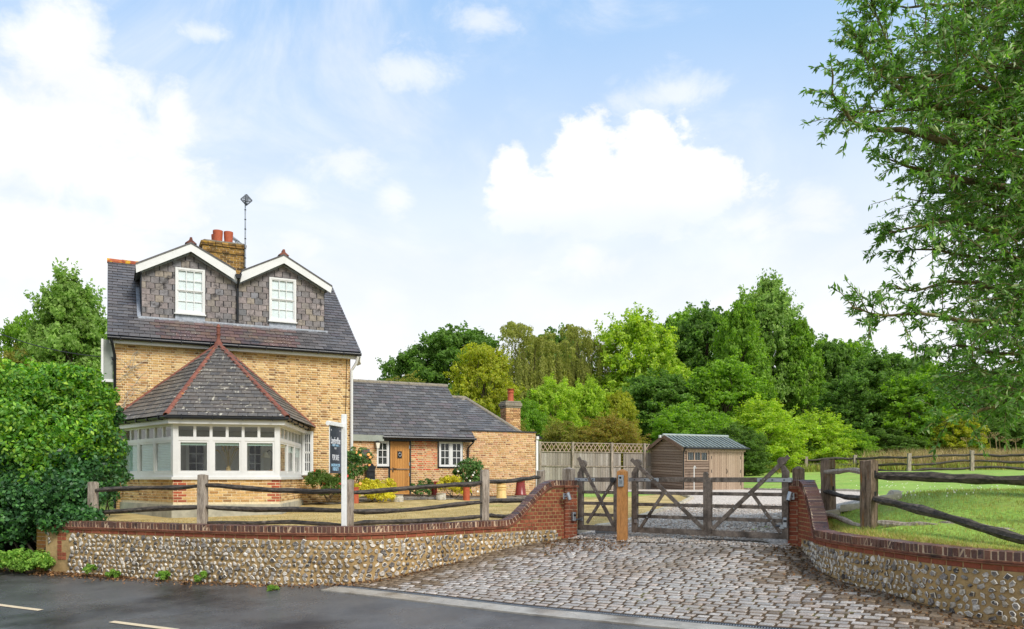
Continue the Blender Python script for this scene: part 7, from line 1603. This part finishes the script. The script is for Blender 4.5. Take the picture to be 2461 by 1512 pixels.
b_ = [Bl(1128, 1128, 29.8, 28, 24, .4), Bl(1112, 1140, 29.7, 20, 22, .35), Bl(1145, 1145, 29.8, 20, 26, .35), Bl(1130, 1165, 29.6, 26, 26, .35)]
o = bush('white_rose_bush', 'rounded white flowered rose bush by the black downpipe', b_, 4200, .08, lf_rose, cat='rose bush', seed=26, sub=34); flowers(o, b_, 12, .04, pet_white, 8)
# ------------------------------------------------------------------ grass
def blades(name, pts, fn, h, w_, mat, lean=.5, seed=0, dz=0.0, parent=None):
    gg = np.random.default_rng(seed); pts = np.asarray(pts); n = len(pts); z = fn(pts[:, 0], pts[:, 1]) + EYE + dz; hh = h * gg.uniform(.5, 1.35, n); a = gg.uniform(0, 6.28, n); la = gg.uniform(0, 6.28, n); ll = hh * gg.uniform(.1, lean, n)
    b = np.c_[pts, z - .01]; s = np.c_[np.cos(a), np.sin(a), np.zeros(n)] * w_ * .5; mid = b + np.c_[np.cos(la) * ll * .35, np.sin(la) * ll * .35, hh * .6]; tip = b + np.c_[np.cos(la) * ll, np.sin(la) * ll, hh]
    V = np.stack([b - s, b + s, mid + s * .7, mid - s * .7, tip], 1).reshape(-1, 3); k = np.arange(n)[:, None] * 5; F_ = np.concatenate([k + np.array((0, 1, 2, 3)), k + np.array((3, 2, 4, 4))])
    # the tips are triangles
    me = bpy.data.meshes.new(name); q = (k + np.array((0, 1, 2, 3))).astype(np.int32); t = (k + np.array((3, 2, 4))).astype(np.int32); me.vertices.add(len(V)); me.vertices.foreach_set('co', V.astype(np.float32).ravel()); li = np.concatenate([q.ravel(), t.ravel()]); me.loops.add(len(li)); me.loops.foreach_set('vertex_index', li); ls = np.concatenate([np.arange(n) * 4, 4 * n + np.arange(n) * 3]).astype(np.int32); me.polygons.add(len(ls)); me.polygons.foreach_set('loop_start', ls); me.update(calc_edges=True)
    return mesh_obj(name, me, mat, parent, 'stuff')
rlawn = [(5.5, 14.2)] + [tuple(p) for p in off(Rs, Rxy, .24)[::8]] + [(11, 8), (13, 16), (12, 24)] + [(p.x + .1, p.y) for p in e2[4:9]][::-1][3:] + [(p.x + .15, p.y) for p in e2[1:5]][::-1]
pts = []
for _ in range(90000):
    x, y = random.uniform(4.9, 12), random.uniform(7.5, 22)
    if random.random() < min(1, (11 / (y + .3 * x)) ** 2) and in_poly(x, y, rlawn): pts.append((x, y))
print('blades', len(pts)); blades('grass', pts, _up, .055, .007, blade_g, .9, 1)
pts = []
fl_poly = linner[3:] + [(1.3, 17.2)] + lawn_edge[:4] + [(2.0, 27), (-4.5, 26), (-8.2, 20.2), (-10, 17)]
for _ in range(60000):
    x, y = random.uniform(-10, 4), random.uniform(13.8, 26)
    if random.random() < (14.5 / y) ** 2.5 and in_poly(x, y, fl_poly): pts.append((x, y))
blades('dry_grass', pts, _up, .04, .008, blade_d, 1.2, 2, .012)
# tufts along the wall back and the gravel edge
pts = []
for i in range(0, len(Rxy), 1):
    for _ in range(26): o_ = random.uniform(.20, .5); a = off(Rs, Rxy, o_)[i] if False else Rxy[i] + np.array((o_, .12 * o_)); pts.append(tuple(a))
random.shuffle(pts); h2 = len(pts) // 2; blades('grass_fringe', pts[:h2], _up, .085, .008, blade_g, 1.0, 3); blades('dry_fringe', pts[h2:], _up, .07, .008, blade_d, 1.1, 6)
# the tall dry grass beyond the field fence
pts = []
for _ in range(30000):
    u, d = random.uniform(2040, 2800), random.uniform(56, 66); f = (u - 2040) / 140
    if random.random() < min(1, f): pts.append(((u - CU) / FPX * d, d))
blades('tall_dry_grass', pts, _up, 1.25, .035, straw, .6, 4)
pts = [((random.uniform(1780, 2500) - CU) / FPX * d, d) for d in np.random.default_rng(4).uniform(55.5, 60, 9000)]; blades('rough_grass', pts, _up, .55, .06, blade_g, .8, 5)
# hogweed heads above the dry grass
for k, (u, v) in enumerate(((2322, 1058), (2350, 1048), (2378, 1052), (2401, 1056), (2418, 1062), (2392, 1045), (2440, 1060))):
    d = 58 + k * .6; c = P(u, v, d); b0 = Vector((c.x, c.y, EYE + Zu(c.x, c.y))); o = thing('hogweed', ('tall brown hogweed seed head, leftmost above the dry grass', 'tall brown hogweed seed head, second from the left above the dry grass', 'brown hogweed seed head in the middle of its row', 'brown hogweed seed head right of the middle of its row', 'brown hogweed seed head second from the right above the dry grass', 'highest of the brown hogweed seed heads', 'brown hogweed seed head, rightmost above the dry grass')[k], 'hogweed', tuple(b0), 'hogweed above the dry grass')
    m = MB().tube([b0, b0.lerp(c, .6) + Vector((.1, 0, 0)), c], .022, 5)
    h_ = MB()
    for j in range(12): a = j * .524; t = c + Vector((math.cos(a) * .34, math.sin(a) * .34, random.uniform(.06, .16))); m.tube([c - Vector((0, 0, .1)), t], .009, 3); h_.lathe([(.0, 0), (.075, .03), (.0, .05)], t, 6)
    m.build('stem', straw, o); h_.build('umbel', straw, o)
# white clover and dandelions in the right lawn
V, F_ = [], []
gg = random.Random(4)
for k in range(110):
    u, v = gg.choice(((2120, 1160), (2200, 1185), (2300, 1175), (2140, 1152), (2380, 1162))); p = hit(u + gg.gauss(0, 45), max(1139, v + gg.gauss(0, 9)))
    s = .008 * p.y / 14; n0 = len(V); V += [(p.x - s, p.y, p.z + .04), (p.x + s, p.y, p.z + .04), (p.x + s, p.y - s, p.z + .055), (p.x, p.y + s, p.z + .07), (p.x - s, p.y - s, p.z + .055)]; F_ += [(n0, n0 + 1, n0 + 2, n0 + 3), (n0, n0 + 3, n0 + 4, n0)]
me = bpy.data.meshes.new('clover_flowers'); me.from_pydata(V, [], [f if f[3] != f[0] else f[:3] for f in F_]); o = mesh_obj('clover_flowers', me, pet_white, None, 'stuff')
for o in bpy.data.objects:
    if o.parent is None and o.get('kind') == 'stuff' and not o.get('label'): o['label'] = {'loose_gravel': 'loose pale gravel stones around the gates', 'leaf_litter': 'brown leaf litter along the foot of the walls', 'grass': 'short green grass blades on the right bank', 'dry_grass': 'short dry grass blades on the front lawn', 'grass_fringe': 'longer grass fringe behind the right wall coping', 'dry_fringe': 'brown dry grass fringe behind the right wall coping', 'tall_dry_grass': 'tall straw coloured grass beyond the field fence', 'rough_grass': 'rough green grass under the field fence', 'clover_flowers': 'white clover flowers scattered in the right lawn'}.get(o.name, 'ground cover')
